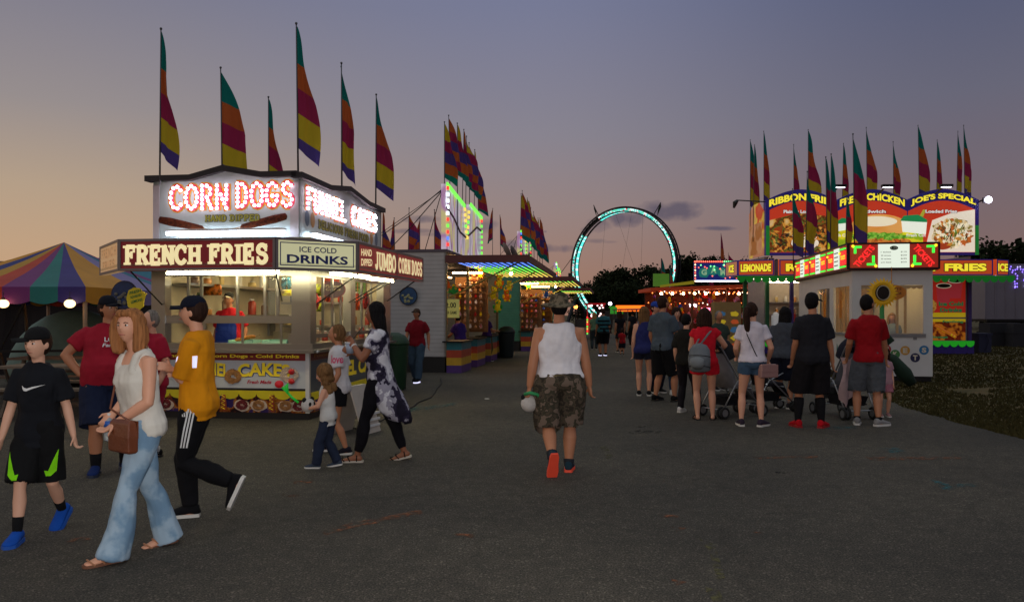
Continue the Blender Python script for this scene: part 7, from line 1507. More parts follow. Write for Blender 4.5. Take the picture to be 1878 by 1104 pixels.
fp = q.build('food_picture', [fries, fries2, bb_red, bun, chick, cupw, cupg, yelg, plate, lettuce, board("spoon_yellow", (190,190,60), .4), board("tomato", (180,70,30), .4), board('fry_gold', (200,136,48), .6), board('fry_brown', (130,70,26), .6), board('meat_dark', (52,26,14), .5), board('pickle', (92,106,36), .6), board('olive_dark', (40,40,22), .5), board('cream_sauce', (232,222,190), .7), board('crust_orange', (190,96,36), .6), board('herb', (70,120,34), .6)], bd)
q = MB(); ylet = board("yellow_letters", (232,214,50), .9)
for k_, (s, s2) in enumerate((("RIBBON FRIES", "Plain or Loaded"), ("FRESH CHICKEN", "Sandwich"), ("JOE'S SPECIAL", "Loaded Fries"))):
    x0 = BL*k_/3+.12; ww = BL/3-.24
    ar = lambda t: .30*math.sin(PI*(t*.9+.05))
    fit_text(q, s, O_+X_*(x0-.03)+ZV*5.66, X_, ZV, N_, ww+.06, .33, 1, .085, .030, arc=ar); fit_text(q, s, O_+X_*x0+ZV*5.68, X_, ZV, N_, ww, .28, 0, .045, .036, arc=ar)
    fit_text(q, s2, O_+X_*(x0+.55)+ZV*5.47, X_, ZV, N_, 1.25, .15, 3, .07, .030); fit_text(q, s2, O_+X_*(x0+.56)+ZV*5.48, X_, ZV, N_, 1.22, .13, 2, .04, .035)
for xx in (2.5, 5.45): fit_text(q, "Fresh Cut", O_+X_*xx+ZV*4.56, X_, ZV, N_, .75, .12, 2, .03, .032)
q.build('lettering', [ylet, board("outline_blue", (24,30,90), .1), board("letters_white", (230,225,220), .6), board("outline_navy", (30,30,60), .1)], bd)
q = MB(); frame_rect(q, O_, X_, N_, 0, .0001, 0, 0, 0, 0, 0) if False else None
for x0 in (0, BL-.14): q.prism([(x0,3.85), (x0+.14,3.85), (x0+.14,5.0), (x0,5.0)], O_+N_*.012, X_, ZV, N_*.01, 0); q.prism([(x0,5.0), (x0+.14,5.0), (x0+.14,6.0), (x0,6.0)], O_+N_*.012, X_, ZV, N_*.01, 1)
q.build('frame', [fgreen, purple], bd)
q = MB(); q.prism([(0,3.85), (1.9,3.85), (1.9,5.6), (1.3,6.0), (.6,6.0), (0,5.7)], (-.06,2.0,0), (0,-1,0), (0,0,1), (.06,0,0), 0); q.prism([(.1,3.95), (1.8,3.95), (1.8,5.2), (.1,5.2)], (-.065,2.0,0), (0,-1,0), (0,0,1), (-.01,0,0), 1)
q.build('side_board', [patch("side_print", [(206,120,90), (200,80,50), (220,190,80), (190,130,100)], .9, thr=0, detail=2, es=.4, bump=0), patch("side_print2", [(190,90,70), (200,150,110), (170,110,60)], 1.2, thr=0, detail=3, es=.35, bump=0)], FT)
# flood lamps over the billboard and a bright one at its right end
for i, x0 in enumerate((2.55, 4.35, 6.55)):
    q = MB(); q.cyl((x0,-.1,6.2), (x0,-.9,6.45), .03, 6); q.box(x0-.22,-1.05,6.36,x0+.22,-.85,6.46); f = q.build('flood_lamp', black, FT); q = MB(); q.box(x0-.17,-1.0,6.345,x0+.17,-.9,6.359); q.build('lens', glow("flood_lens", (240,235,255), 6), f)
q = MB(); q.cyl((BL,0,5.9), (BL+.15,-.3,6.0), .03, 6); q.box(BL+.05,-.36,5.85,BL+.35,-.26,6.05); f = q.build('flood_lamp', black, FT); q = MB(); q.ell((BL+.2,-.42,5.95), (.14,.05,.13), 14, 8); q.build('lens', glow("flood_hot", (235,230,255), 18), f, smooth=True)
q = MB(); q.cyl((0,0,5.95), (-1.1,-.1,6.0), .025, 6); q.tube([(-1.1,-.1,6.0), (-1.2,-.1,5.9), (-1.25,-.1,5.7)], [.05,.1,.04], 8); q.build('lamp_arm', black, FT)
# strip of signs
def osign(a, b, txt, x0f=.08, m=orbg, h0=3.02, h1=3.62):
    sb_, o, x, n, w = sign3(FT, a, b, h0, h1, m, th=.15, fm=purple); q = MB(); fit_text(q, txt, o+x*(w*x0f-.02)+ZV*(h0+.13), x, ZV, n, w*(1-2*x0f)+.04, h1-h0-.26, 1, .09, .008); fit_text(q, txt, o+x*(w*x0f)+ZV*(h0+.15), x, ZV, n, w*(1-2*x0f), h1-h0-.30, 0, .05, .014); q.build('lettering', [ylet, board("outline_green", (20,60,40), .1)], sb_); return o, x, n, w
orbg2 = mat("orange_print", (196,70,24), .5, emit=(206,80,30), es=.45); 
osign((.25,-.95), (BL+.05,-.95), "RIBBON CURLY 'N' FRIES", m=orbg2, x0f=.03); osign((-1.2,-.5), (.05,-.95), "LEMONADE", m=orbg2); osign((-1.42,.5), (-1.2,-.5), "ICE", x0f=.3, m=mat("sign_peach", (200,130,100), .5, emit=(200,130,100), es=.35)); osign((BL+.2,-.95), (BL+.85,-.6), "ICE", m=orbg2)
q = MB(); q.box(-1.2,-.8,2.96,BL+.8,.1,3.01); q.build('awning', mat("awning_green", (20,90,36), .7), FT)
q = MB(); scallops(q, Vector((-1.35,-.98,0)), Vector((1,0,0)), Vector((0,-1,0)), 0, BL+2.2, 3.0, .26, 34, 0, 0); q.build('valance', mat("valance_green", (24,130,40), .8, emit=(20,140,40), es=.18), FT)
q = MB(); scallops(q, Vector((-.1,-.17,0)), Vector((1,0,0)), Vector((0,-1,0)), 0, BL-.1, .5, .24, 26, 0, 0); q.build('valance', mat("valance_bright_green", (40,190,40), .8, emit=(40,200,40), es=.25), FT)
# posters on the closed right part
q = MB(); rx0 = 5.2; O2 = Vector((0,0,0))
def pq(pts, off, m): poly(q, pts, O2, X_, ZV, N_, off, m)
pq([(rx0,1.42),(7.8,1.42),(7.8,2.94),(rx0,2.94)], .006, 0); pq([(rx0,1.42),(7.8,1.42),(7.8,1.6),(rx0,1.6)], .010, 1)
for (cx, cz, s) in ((6.95,2.35,.3), (7.4,2.55,.3)):
    pq([(cx-s*.8,cz-s*1.3),(cx+s*.7,cz-s*1.3),(cx+s,cz+s),(cx-s,cz+s)], .014+cx*.0005, 2); blob(q, cx, cz+s, s, s*.35, O2, X_, ZV, N_, .02+cx*.0005, 3, 24); blob(q, cx, cz+s, s*.85, s*.26, O2, X_, ZV, N_, .023+cx*.0005, 4, 24)
blob(q, 6.3, 1.85, .38, .34, O2, X_, ZV, N_, .012, 5, 26, .08, 1); blob(q, 6.25, 2.45, .28, .22, O2, X_, ZV, N_, .014, 3, 20); pq([(6.18,1.95),(6.28,1.95),(6.32,2.35),(6.16,2.35)], .015, 3)
pq([(rx0,.52),(7.8,.52),(7.8,1.36),(rx0,1.36)], .006, 6); pq([(rx0,1.24),(7.8,1.24),(7.8,1.36),(rx0,1.36)], .012, 1)
for i in range(5): q.tube([(6.6+.1*i,-.03,1.1-.06*i), (7.2+.05*i,-.05,.75-.03*i)], .05, 6, 1 if i % 2 else 7)
blob(q, 6.1, .88, .35, .3, O2, X_, ZV, N_, .02, 7, 24, .1, 2); blob(q, 6.1, .88, .14, .12, O2, X_, ZV, N_, .024, 0, 18)
pp = q.build('poster', [board("poster_red", (190,40,24), .3), board("poster_yellow", (210,180,20), .3), board("cup_pink", (180,50,60), .3), board("poster_cream", (220,210,180), .3), board("cola", (24,12,10), .02), patch("funnel_print", [(110,60,20), (170,110,40), (200,150,70)], 8, thr=0, es=.3, bump=0), patch("hot_food_print", [(150,60,20), (90,24,12), (190,110,30)], 3, thr=0, es=.3, bump=0), board("sausage_print", (200,110,30), .3)], FT)
q = MB(); fit_text(q, "Ice Cold", (6.75,-.03,1.86), X_, ZV, N_, .95, .17, 0, .05); fit_text(q, "Drinks", (6.8,-.03,1.62), X_, ZV, N_, .85, .17, 0, .05); fit_text(q, "Meals", (5.6,-.03,2.72), X_, ZV, N_, .8, .16, 0, .05); fit_text(q, "Footlong", (6.9,-.03,1.18), X_, ZV, N_, .8, .12, 0, .04); fit_text(q, "Giant Sausage", (6.0,-.03,.58), X_, ZV, N_, 1.1, .12, 0, .04)
q.build('lettering', board("letters_green", (20,120,70), .3), pp)
for x0 in (-.95, .0, .95, 2.55, 7.85): q = MB(); q.box(x0,-.12 if x0 > -.5 else -.4,.0,x0+.13,.0 if x0 > -.5 else -.27,3.0); q.build('post', [mat("post_green", (20,90,50), .6), mat("post_purple", (60,44,110), .6)][0 if x0 < .5 else 1], FT)
# bright kitchen seen through the open left part
q = MB(); q.box(.1,2.2,1.0,2.6,2.29,3.0); q.build('back_panel', mat("kitchen_back", (190,180,160), .4, metal=.2), FT); q = MB(); q.box(.3,1.2,2.82,2.4,1.35,2.88); q.box(-.9,-.2,2.9,2.4,-.1,2.94); q.build('ceiling_light', glow("kitchen_light", (255,225,190), 10), FT)
q = MB(); q.box(.1,0,1.05,2.6,.5,1.1); q.box(.2,1.9,1.5,2.5,2.2,1.54); q.box(.2,1.9,2.0,2.5,2.2,2.04); q.build('shelf', steel, FT)
for i in range(12): place_jar(rI.randrange(7), .06, .26, loc(.35+(i % 6)*.38, 2.05, 1.54 if i < 6 else 2.04, FT), 'bottle on the kitchen shelves of the food trailer', 'bottles on the food trailer shelves')
for (x0, c, h, lb) in ((1.1,(120,20,16),.55,'dark red drink machine on the food trailer counter'), (1.75,(240,130,40),.7,'glowing orange juice dispenser on the food trailer counter'), (.5,(190,190,190),.5,'steel fryer basket station on the food trailer counter')):
    q = MB(); q.box(-.14,-.12,0,.14,.12,h*.8); q.ell((0,0,h*.8), (.13,.11,h*.25), 10, 8); q.box(-.04,-.16,h*.3,.04,-.12,h*.4); thing_mesh(q, 'drink_dispenser', mat("disp_%d" % int(x0*100), c, .3, emit=c, es=.25), lb, 'dispenser', loc(x0, .25, 1.1, FT))
ORF = ['teal','orange','magenta','yellow','purple']
for i, (px, py, Y, H_, w_) in enumerate(((1376,260,32.5,2.9,.34), (1381,268,32,2.9,.34), (1401,243,30.9,2.9,.42), (1456,268,33,2.8,.3), (1482,240,31,2.9,.46), (1543,266,31.8,2.7,.42), (1591,236,31,2.9,.46), (1639,263,31.5,2.8,.46), (1687,233,30.9,2.9,.5), (1717,260,33,2.6,.34), (1753,244,32.5,2.9,.4), (1770,232,31,2.9,.44))):
    feather_flag(at(px, py, Y), 4.5, math.radians(rp.uniform(-12,20)), ORF, ('flag behind the leftmost feather flag on the food billboard', 'leftmost visible feather flag above the end board of the food trailer', 'feather flag over the left corner of the ribbon fries billboard', 'thin feather flag behind the ribbon fries lettering', 'feather flag right of the ribbon fries flood lamp', 'feather flag just left of the chicken lettering', 'widest feather flag over the middle of the billboard', 'feather flag between the chicken and special arches', 'tall feather flag over the left of the special arch', 'small feather flag behind the special arch', 'feather flag left of the last one on the billboard', 'last feather flag at the right end of the billboard')[i], 'feather flags on the food trailer billboard', i*3+1, H_, w_)
# ============================================================ prize booth between the midway and the food trailer
PO = (6.9, 37.5); PB = empty('prize_booth', (*PO, 0), math.radians(0), 'prize booth with orange awning and a blue bulb-studded game sign', 'game booth')
q = MB(); q.box(0,3,0,5.2,3.1,2.9); q.box(5.1,0,0,5.2,3,2.9); q.box(0,.0,.0,5.2,.15,.85); q.build('wall', mat("pb_wall", (90,40,30), .8), PB)
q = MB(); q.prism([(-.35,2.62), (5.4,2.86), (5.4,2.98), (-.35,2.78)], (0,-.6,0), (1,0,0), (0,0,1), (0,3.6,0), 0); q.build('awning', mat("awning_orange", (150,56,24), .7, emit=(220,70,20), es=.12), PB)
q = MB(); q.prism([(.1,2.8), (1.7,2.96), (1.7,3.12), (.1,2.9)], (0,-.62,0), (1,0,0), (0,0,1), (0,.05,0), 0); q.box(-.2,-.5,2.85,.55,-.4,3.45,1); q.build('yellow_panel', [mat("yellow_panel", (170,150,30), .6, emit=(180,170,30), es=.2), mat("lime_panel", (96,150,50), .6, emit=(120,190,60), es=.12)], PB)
sb, o, x, n, w = sign3(PB, (1.75,-.5), (4.45,-.5), 3.05, 4.0, board("sign_night_blue", (24,40,120), .4), th=.2, fm=mat("rim_red", (150,40,40), .6))
q = MB(); 
for i in range(5): blob(q, .45+.45*i, 3.5+.1*(i % 2), .26, .24, o, x, ZV, n, .006+.001*i, 0, 16, .15, i)
for i, ch in enumerate("GAMES"): fit_text(q, ch, o+x*(.32+.45*i)+ZV*(3.38+.1*(i % 2)), x, ZV, n, .26, .28, 1, .05, .016)
q.prism([(.05,3.07), (w-.05,3.07), (w-.05,3.13), (.05,3.13)], o+n*.005, x, ZV, n*.02, 2); q.build('lettering', [board("splash_teal", (30,130,120), .4), board("splash_letter", (150,190,150), .5), glow("sign_tube", (235,240,255), 4)], sb)
q = MB()
for i in range(28): u = i/27; q.ell(o+x*(w*u)+ZV*4.02+n*.06, .036, 6, 4, 0 if u < .5 or u > .72 else 1)
for i in range(8): u = i/7; q.ell(o+x*.02+ZV*(3.1+.9*u)+n*.06, .036, 6, 4, 0 if i % 2 else 2); q.ell(o+x*(w-.02)+ZV*(2.2+1.8*u)+n*.06, .034, 6, 4, 2 if i % 3 else 0)
for i in range(26): q.ell(o+x*(.15+(w-.3)*rr.random())+ZV*(3.2+.7*rr.random())+n*.05, .032, 6, 4, 1 if i < 10 else 0)
q.build('bulbs', [glow("pb_red", (255,100,80), 3), glow("pb_green", (120,255,140), 3), glow("pb_cream", (255,230,170), 3)], sb)
for x0 in (.0, 1.7, 3.4, 5.1): q = MB(); q.box(x0,-.05,.0,x0+.1,.05,2.9); q.build('post', mat("pb_post", (110,60,30), .6), PB)
for j, (zz, yy) in enumerate(((2.62,-.3), (2.6,.6), (2.62,1.6), (2.1,2.7))):
    q = MB()
    for i in range(22): q.ell((.15+i*.235+rr.uniform(-.05,.05), yy, zz-.05*abs(math.sin(i*.8))+rr.uniform(-.03,.03)), .03, 6, 4, rr.choice((0,0,1,2)))
    q.build('string_lights', [glow("sl_orange", (255,130,60), 4), glow("sl_red", (255,70,60), 3.5), glow("sl_white", (255,225,200), 4)], PB)
q = MB(); [q.ell((.5+.55*i,1.2,2.55), .07, 8, 6) for i in range(9)]; q.build('ceiling_light', glow("pb_light", (255,190,130), 34), PB)
for (x0, z0, w_, m) in ((2.3,1.9,.35,'w'), (2.9,1.72,.45,'r'), (3.7,1.9,.4,'w'), (2.75,1.55,.25,'w')): q = MB(); q.box(x0,2.88,z0,x0+w_,2.92,z0+.14); q.build('lit_panel', glow("pb_"+m+"s", {'w': (255,225,240), 'r': (255,120,150)}[m], 4), PB)
for i in range(64):
    a = rp.choice(['red','orange','red','yellow','green','blue','purple','pink','tan','orange']); hang(PB, .25+(i % 16)*.31+rp.uniform(-.05,.05), (.2,.9,1.7,2.5)[i//16]+rp.uniform(-.1,.1), rp.uniform(1.15,2.45), rp.uniform(.11,.2), rp.choice((0,1)), a, rp.choice(ks), 'plush or blow-up prize hanging under the orange awning of the prize booth', 'prizes hanging in the prize booth')
# painted game cabinet at its right, under the green valance
t = empty('game_cabinet', (at(1335,600,29.5).x, 29.5, 0), 0, 'tall painted cabinet with yellow, orange and blue fish pictures beside the stroller', 'cabinet'); q = MB(); q.box(-.5,0,0,.5,.5,2.0); q.build('body', mat("cabinet_tan", (150,120,70), .7), t)
q = MB(); [blob(q, -.25+.5*(i % 2), .35+.3*(i//2), .16, .1, (0,0,0), (1,0,0), (0,0,1), (0,-1,0), .004, i % 3, 14, .2, i) for i in range(10)]; q.build('painting', [board("p_yel", (220,190,40), .25), board("p_or", (210,90,40), .25), board("p_bl", (60,110,150), .25)], t)
t = empty('feather_flag', (at(1213,600,44).x, 44, 0), 0, 'tall dull feather flag standing left of the prize booth', 'flag'); t_ = at(1213,474,44); q = MB(); q.cyl((0,0,0), (0,0,t_.z), .03, 6); q.build('pole', pole_m, t); g_, ms_ = flag_mesh(ORF, 3, 2.6, .5); c_ = g_.build('banner', ms_, t, (0,0,t_.z), True)
for (px, py, Y, lb) in ((1229,487,46,'purple and yellow feather flag behind the right foot of the loop ride'), (1320,430,48,'red feather flag flying above the wood behind the blue game sign'), (1337,466,50,'small dark flag behind the blue game sign'), (1300,470,52,'short dark flag beside the red flag over the prize booth')):
    feather_flag(at(px, py, Y), .0, .3, ORF if px < 1300 else ['magenta','orange','magenta'], lb, None, px % 7, 2.0 if px < 1330 else 1.0, .4)
# ============================================================ white semi trailer on the grass at right
tr = at(1806,585,44); ST = empty('semi_trailer', (tr.x, 44, 0), math.radians(-4), 'long white semi trailer hung with purple icicle lights on the grass', 'trailer')
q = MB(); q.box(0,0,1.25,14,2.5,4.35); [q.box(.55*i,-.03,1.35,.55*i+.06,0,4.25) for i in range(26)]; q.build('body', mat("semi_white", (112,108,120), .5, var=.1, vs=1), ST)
q = MB(); q.box(.1,-.02,1.12,13.9,2.4,1.25); q.box(.3,.4,.9,13,.6,1.12); q.build('chassis', darkm, ST)
for x0 in (9.6, 10.9): q = MB(); q.cyl((x0,0,.5),(x0,.35,.5),.5,18); q.build('wheel', rubber, ST)
for x0 in (2.2, 2.9): q = MB(); q.box(x0,.2,0,x0+.12,.32,1.12); q.build('landing_leg', darkm, ST)
q = MB()
for i in range(44):
    x0 = .3+i*.13; l = rr.choice((.15,.3,.7,1.2,1.5)) if i % 3 else .3
    for k_ in range(int(l/.13)+1):
        if rr.random() < .75: q.ell((x0+rr.uniform(-.04,.04), -.08, 4.2-k_*.13-rr.uniform(0,.1)), (.035,.03,.05), 5, 4, rr.choice((0,0,1)))
q.build('icicle_lights', [glow("ic_violet", (140,110,255), 2.2), glow("ic_pale", (190,180,255), 1.8)], ST)
for (px, Y, lb) in ((1820,38,'stack of dark crates on the grass left of the semi trailer legs'), (1848,39,'dark tarped pile beside the crates below the semi trailer'), (1872,37,'dark equipment box at the right edge on the grass')):
    p = at(px, 640, Y); q = MB(); q.box(-.5,-.4,0,.5,.4,.7); q.box(-.46,-.36,.7,.4,.34,1.1); q.box(-.52,-.42,.62,.52,.42,.7); thing_mesh(q, 'crate', mat("crate_dark", (30,30,36), .8), lb, 'crate', (p.x, Y, 0), rr.uniform(-.3,.3))
p = at(1800,640,31.5); q = MB(); q.box(-.25,-.25,0,.25,.25,.7); q.box(-.28,-.28,.7,.28,.28,.78); q.tube([(.0,-.3,.1), (.1,-.35,.5), (.05,-.3,.75)], .02, 5); thing_mesh(q, 'generator', mat("gen_blue", (24,30,60), .6), 'small dark blue generator box at the right corner of the food trailer', 'generator', (p.x, 31.5, 0))
# ============================================================ STROLLERS and carried things
def wheel_pair(t, x, y, r, m):
    for s in (-.035, .035):
        q = MB(); q.tube([Vector((x+s, y+r*.8*math.cos(2*PI*i/14), r+r*.8*math.sin(2*PI*i/14))) for i in range(15)], r*.22, 6); w_ = q.build('wheel', rubber, t, smooth=True); q = MB(); q.cyl((x+s-.008,y,r), (x+s+.008,y,r), r*.6, 10); q.build('rim', m, w_)
def stroller(x, y, rz, seatc, hoodc, label, hood=True, scale=1.0):
    t = empty('stroller', (x, y, 0), rz, label, 'stroller'); t.scale = (scale,)*3; fm = mat("stroller_tube", (150,152,156), .3, metal=.7)
    for s in (-1, 1):
        q = MB(); q.tube([(s*.22,.42,.12), (s*.23,.0,.5), (s*.24,-.35,.98), (s*.23,-.45,1.03)], .012, 7); q.tube([(s*.22,-.30,.12), (s*.23,-.05,.5), (s*.23,.2,.62)], .011, 7); q.build('frame', fm, t, smooth=True)
        q = MB(); q.tube([(s*.23,-.36,.99), (s*.23,-.46,1.03), (s*.23,-.52,1.02)], .018, 8); q.build('grip', rubber, t, smooth=True)
        wheel_pair(t, s*.22, .42, .085, fm); wheel_pair(t, s*.22, -.30, .085, fm)
    q = MB(); q.cyl((-.22,-.30,.12), (.22,-.30,.12), .009, 6); q.cyl((-.22,.42,.14), (.22,.42,.14), .009, 6); q.cyl((-.23,-.1,.45), (.23,.22,.4), .008, 6); q.cyl((.23,-.1,.45), (-.23,.22,.4), .008, 6); q.build('crossbar', fm, t)
    q = MB(); q.rings([[(-.19,-.28,.88),(.19,-.28,.88),(.19,-.24,.90),(-.19,-.24,.90)], [(-.2,-.14,.62),(.2,-.14,.62),(.2,-.08,.62),(-.2,-.08,.62)], [(-.2,-.08,.40),(.2,-.08,.40),(.2,-.02,.45),(-.2,-.02,.45)], [(-.19,.22,.42),(.19,.22,.42),(.19,.22,.47),(-.19,.22,.47)], [(-.16,.34,.22),(.16,.34,.22),(.16,.36,.24),(-.16,.36,.24)]]); q.build('seat', cloth("seat_"+str(seatc[0])+str(seatc[1]), seatc), t, smooth=True)
    q = MB(); q.box(-.17,-.2,.18,.17,.2,.2); q.rings([[(-.18,-.22,.30),(.18,-.22,.30),(.18,.2,.3),(-.18,.2,.3)], [(-.15,-.18,.17),(.15,-.18,.17),(.15,.16,.17),(-.15,.16,.17)]]); q.build('basket', cloth("basket_dark", (20,20,24)), t)
    if hood:
        q = MB(); rs = []
        for i in range(9):
            a = math.radians(15+i*15); rs.append([Vector((.23*math.cos(PI*j/10), -.20+.34*math.cos(a)*math.sin(PI*j/10)*.9, .78+.32*math.sin(a)*math.sin(PI*j/10)+.02)) for j in range(11)])
        q.rings(rs, cap=False); q.build('hood', cloth("hood_"+str(hoodc[0]), hoodc), t, smooth=True)
    return t
p = at(1337,700,11.9); stroller(p.x, 11.95, math.radians(-62), (110,108,112), (26,26,30), 'grey stroller with black hood held by the woman in red romper', scale=1.08)
p = at(1412,700,12.3); stroller(p.x, 12.6, math.radians(-75), (30,28,34), (20,20,24), 'low dark stroller beyond the woman with the pink purse', hood=False)
p = at(1566,700,11.6); st3 = stroller(p.x, 11.85, math.radians(10), (90,92,100), (20,22,36), 'stroller with navy hood and a pale pink blanket between the two men', scale=1.1)
q = MB()
nu, nv = 10, 12; vs = []
for j in range(nv+1):
    for i in range(nu+1):
        u, v = i/nu, j/nv; vs.append((-.30+.30*u+.03*math.sin(v*6+i), -.30-.05*math.sin(u*9)-.03*math.sin(v*4), .92-v*(.62+.12*math.sin(u*5))))
q.add(vs, [(j*(nu+1)+i, j*(nu+1)+i+1, (j+1)*(nu+1)+i+1, (j+1)*(nu+1)+i) for j in range(nv) for i in range(nu)]); thing_mesh(q, 'blanket', cloth("blanket_pink", (176,150,152)), 'pale pink blanket draped over the side of the navy hooded stroller', 'blanket', (p.x, 11.85, 0), math.radians(10), None, True)
def bag(name, P, c, size, loc_, rz, m, label, strap=None, extra=None):
    t = empty(name, loc_, rz, label, 'bag'); w, d, h = size; q = MB()
    q.rings([[(-w*k/2,-d*e/2,z),(w*k/2,-d*e/2,z),(w*k/2,d*e/2,z),(-w*k/2,d*e/2,z)] for z, k, e in ((0,.9,.6),(h*.05,1,.95),(h*.5,1,1),(h*.9,.92,.8),(h,.86,.3))]); b_ = q.build('body', m, t); 
    bv = b_.modifiers.new('bevel', 'BEVEL'); bv.width = min(w,d,h)*.12; bv.segments = 3
    q = MB(); q.box(-w*.46,-d*.56,h*.45,w*.46,-d*.44,h*.96); q.box(-w*.02,-d*.6,h*.45,w*.02,-d*.55,h*.5); q.build('flap', m, t)
    if strap:
        q = MB(); q.tube([Vector(s_)-Vector(loc_) for s_ in strap], .007, 6); q.v = [Matrix.Rotation(-rz, 3, 'Z') @ v for v in q.v]; q.build('strap', extra or m, t, smooth=True)
    return t
def wp(P, v): return P['E'].location+Matrix.Rotation(P['E'].rotation_euler.z, 3, 'Z') @ Vector(v)
H2 = P2['H']; bl = wp(P2, (-.02*H2, .125*H2, .43*H2)); leather = mat("bag_leather", (104,52,28), .45, var=.2, vs=8, bump=.15, bs=40, spec=.5)
bl = bl+Vector((.08,-.02,0)); bag('shoulder_bag', P2, None, (.24,.07,.21), tuple(bl), math.radians(145), leather, 'brown leather shoulder bag at the hip of the red-haired woman', [bl+Vector((.04,.0,.2)), wp(P2, (.0,.125*H2,.60*H2)), wp(P2, (.04*H2,.085*H2,.74*H2)), wp(P2, (.075*H2,.02*H2,.825*H2)), wp(P2, (.06*H2,-.05*H2,.80*H2))])
w_ = wp(P2, P2['J']['wrR']*H2)+Vector((-.02,-.02,-.07)); q = MB(); q.tube([(0,0,-.11), (0,0,-.10), (0,0,-.03), (0,0,.02), (0,0,.055)], [.02,.032,.033,.032,.014], 14, 0); q.tube([(0,0,-.015), (0,0,.025)], .034, 14, 1); q.tube([(0,0,.055), (0,0,.075)], .016, 10, 2)
thing_mesh(q, 'water_bottle', [mat("water_clear", (190,200,210), .08, trans=.5, var=0), mat("bottle_label", (30,80,160), .5), white], 'clear water bottle with blue label in the hand of the red-haired woman', 'bottle', tuple(w_), 0, None, True)
# grey backpack
H3 = P23['H']; bp = wp(P23, (-.055*H3, -.13*H3, .56*H3)); t = empty('backpack', tuple(bp), math.radians(-30), 'grey backpack with black trim worn low by the woman in the red romper', 'backpack'); gm2 = cloth("pack_grey", (104,110,116))
q = MB(); q.tube([(0,0,-.20), (0,0,-.17), (0,-.02,-.02), (0,0,.12), (0,.01,.19), (0,.02,.21)], [(.10,.06), (.155,.10), (.165,.115), (.15,.10), (.10,.06), (.03,.02)], 14, side=(1,0,0)); q.build('body', gm2, t, smooth=True)
q = MB(); q.tube([(0,-.10,-.15), (0,-.13,-.08), (0,-.12,.0), (0,-.10,.02)], [(.06,.02), (.11,.045), (.10,.04), (.04,.02)], 12, side=(1,0,0)); q.build('pocket', cloth("pack_grey2", (120,126,130)), t, smooth=True)
for a, b_ in ((-.13,-.04), (.02,.015)): q = MB(); q.tube([Vector((.162*math.cos(PI+PI*i/12), .118*math.sin(PI+PI*i/12)-.005, a+.03*math.sin(PI*i/12))) for i in range(13)], .006, 5); q.build('trim', mat("trim_black", (16,16,18), .6), t)
q = MB(); q.tube([(0,.02,.19), (.1,.12,.36), (.12,.24,.42)], .016, 6, flat=.5); q.tube([(-.08,.02,.15), (-.03,.13,.32), (-.03,.2,.38)], .016, 6, flat=.5); q.build('strap', cloth("strap_grey", (110,112,116)), t, smooth=True)
# pink purse with thin strap
H4 = P24['H']; pb_ = wp(P24, (.115*H4, -.055*H4, .395*H4)); pink = mat("purse_pink", (150,112,108), .5, bump=.1)
bag('purse', P24, None, (.27,.09,.19), tuple(pb_), math.radians(18), pink, 'dusty pink purse on the hip of the woman in denim shorts', [pb_+Vector((-.1,0,.18)), wp(P24, (.0,-.075*H4,.62*H4)), wp(P24, (-.05*H4,-.068*H4,.74*H4)), wp(P24, (-.065*H4,-.03*H4,.82*H4))], darkm)
# toy panda, soccer ball toy, light-up flower
def toydog(p, s, label, rz=0):
    t = empty('toy_panda', p, rz, label, 'plush toy'); t.scale = (s,)*3; q = MB(); q.ell((0,0,0), (.6,.5,.55), 14, 10); q.ell((.0,-.3,-.08), (.28,.25,.2), 10, 8); q.build('head', mat("plush_cream", (196,190,184), .95, bump=.4, bs=60), t, smooth=True)
    for a in (-1, 1): q = MB(); q.ell((a*.42,.0,.45), (.2,.14,.2), 8, 6); q.build('ear', mat("plush_black", (14,14,16), .95), t, smooth=True); q = MB(); q.ell((a*.22,-.42,.12), (.14,.08,.17), 8, 6); q.build('eye_patch', mat("plush_black", (14,14,16), .95), t, smooth=True)
    return t
hl = wp(P6, (.0, .21, .63)); toydog(hl, .13, 'cream and black plush animal hugged by the toddler', math.radians(60))
w_ = wp(P13, P13['J']['wrL']*P13['H'])+Vector((-.0,.02,-.17)); toydog(w_, .15, 'white and black plush toy with green tie hanging from the central man\'s hand', math.radians(200))
q = MB(); q.tube([Vector((-.05,-.08,.10)), Vector((0,-.12,.12)), Vector((.08,-.1,.10)), Vector((.1,-.05,.04))], .018, 6); thing_mesh(q, 'green_ribbon', mat("ribbon_green", (40,140,80), .7), 'green ribbon tied round the plush toy held by the central man', 'ribbon', tuple(w_), 0, None, True)
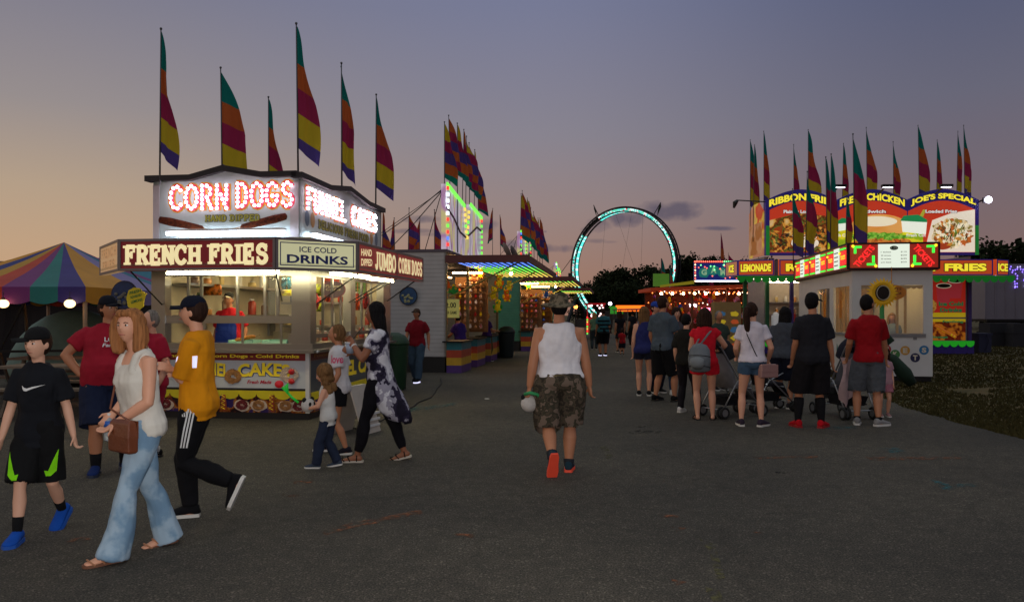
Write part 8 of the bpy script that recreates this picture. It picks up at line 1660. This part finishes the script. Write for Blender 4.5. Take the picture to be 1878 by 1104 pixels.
fl = wp(P6, (-.03, .30, .66)); q = MB(); q.tube([(0,0,0), (-.07,0,.06), (-.16,0,.16)], [.012,.012,.012], 7, 0); q.tube([(-.10,-.01,.09), (-.12,-.02,.17), (-.10,-.02,.2)], [.006,.022,.004], 7, 0); q.ell((-.19,0,.19), (.045,.04,.04), 12, 8, 1)
thing_mesh(q, 'toy_flower', [mat("toy_green", (40,190,60), .5, emit=(40,200,60), es=.15), mat("toy_red", (190,20,30), .5, emit=(200,20,30), es=.1)], 'red toy flower with green stem held by the toddler', 'toy', tuple(fl), math.radians(10), None, True)
# cup and straw held by the woman in the tunic
cp = wp(P8, (-.01, .31, 1.20)); q = MB(); q.tube([(0,0,-.06), (0,0,.05)], [.035,.055], 16, 0); q.tube([(0,0,.05), (0,0,.062)], [.058,.058], 16, 1); thing_mesh(q, 'drink_cup', [mat("cup_print", (150,160,180), .4), white], 'wide drink cup held by the woman in the tie-dye tunic', 'cup', tuple(cp), 0, None, True)
q = MB(); q.cyl((0,0,0), (.13,0,.17), .006, 6); thing_mesh(q, 'straw', black, 'dark straw rising from the cup of the woman in the tunic', 'straw', tuple(cp+Vector((-.0,0,.05))))

# litter
for i, (px, py, lb) in enumerate(((893,733,'small white paper scrap on the asphalt left of the central man'),)):
    p = gp(px, py); q = MB(); rq = random.Random(i); q.ell((0,0,.018), (.05,.035,.012), 8, 5, fn=lambda d, v: v*(1+.5*noise.noise(v*60+Vector((i,0,0))))); thing_mesh(q, 'litter', mat('litter_%d' % i, ((190,185,178), (120,112,100), (150,140,120))[i], .8), lb, 'litter', (p.x, p.y, .0), i)
q = MB(); pts = [gp(600,772), gp(660,790), gp(700,770), gp(760,745), gp(800,722), gp(812,690)]
sm = []
for i in range(len(pts)-1):
    for j in range(6): sm.append(pts[i].lerp(pts[i+1], j/6)+Vector((.04*math.sin(j*1.3+i), .03*math.cos(j), .012)))
q.tube(sm, .012, 6); thing_mesh(q, 'power_cable', rubber, 'black power cable snaking from the corn dog stand to the grey game trailer', 'cable', None, 0, None, True)
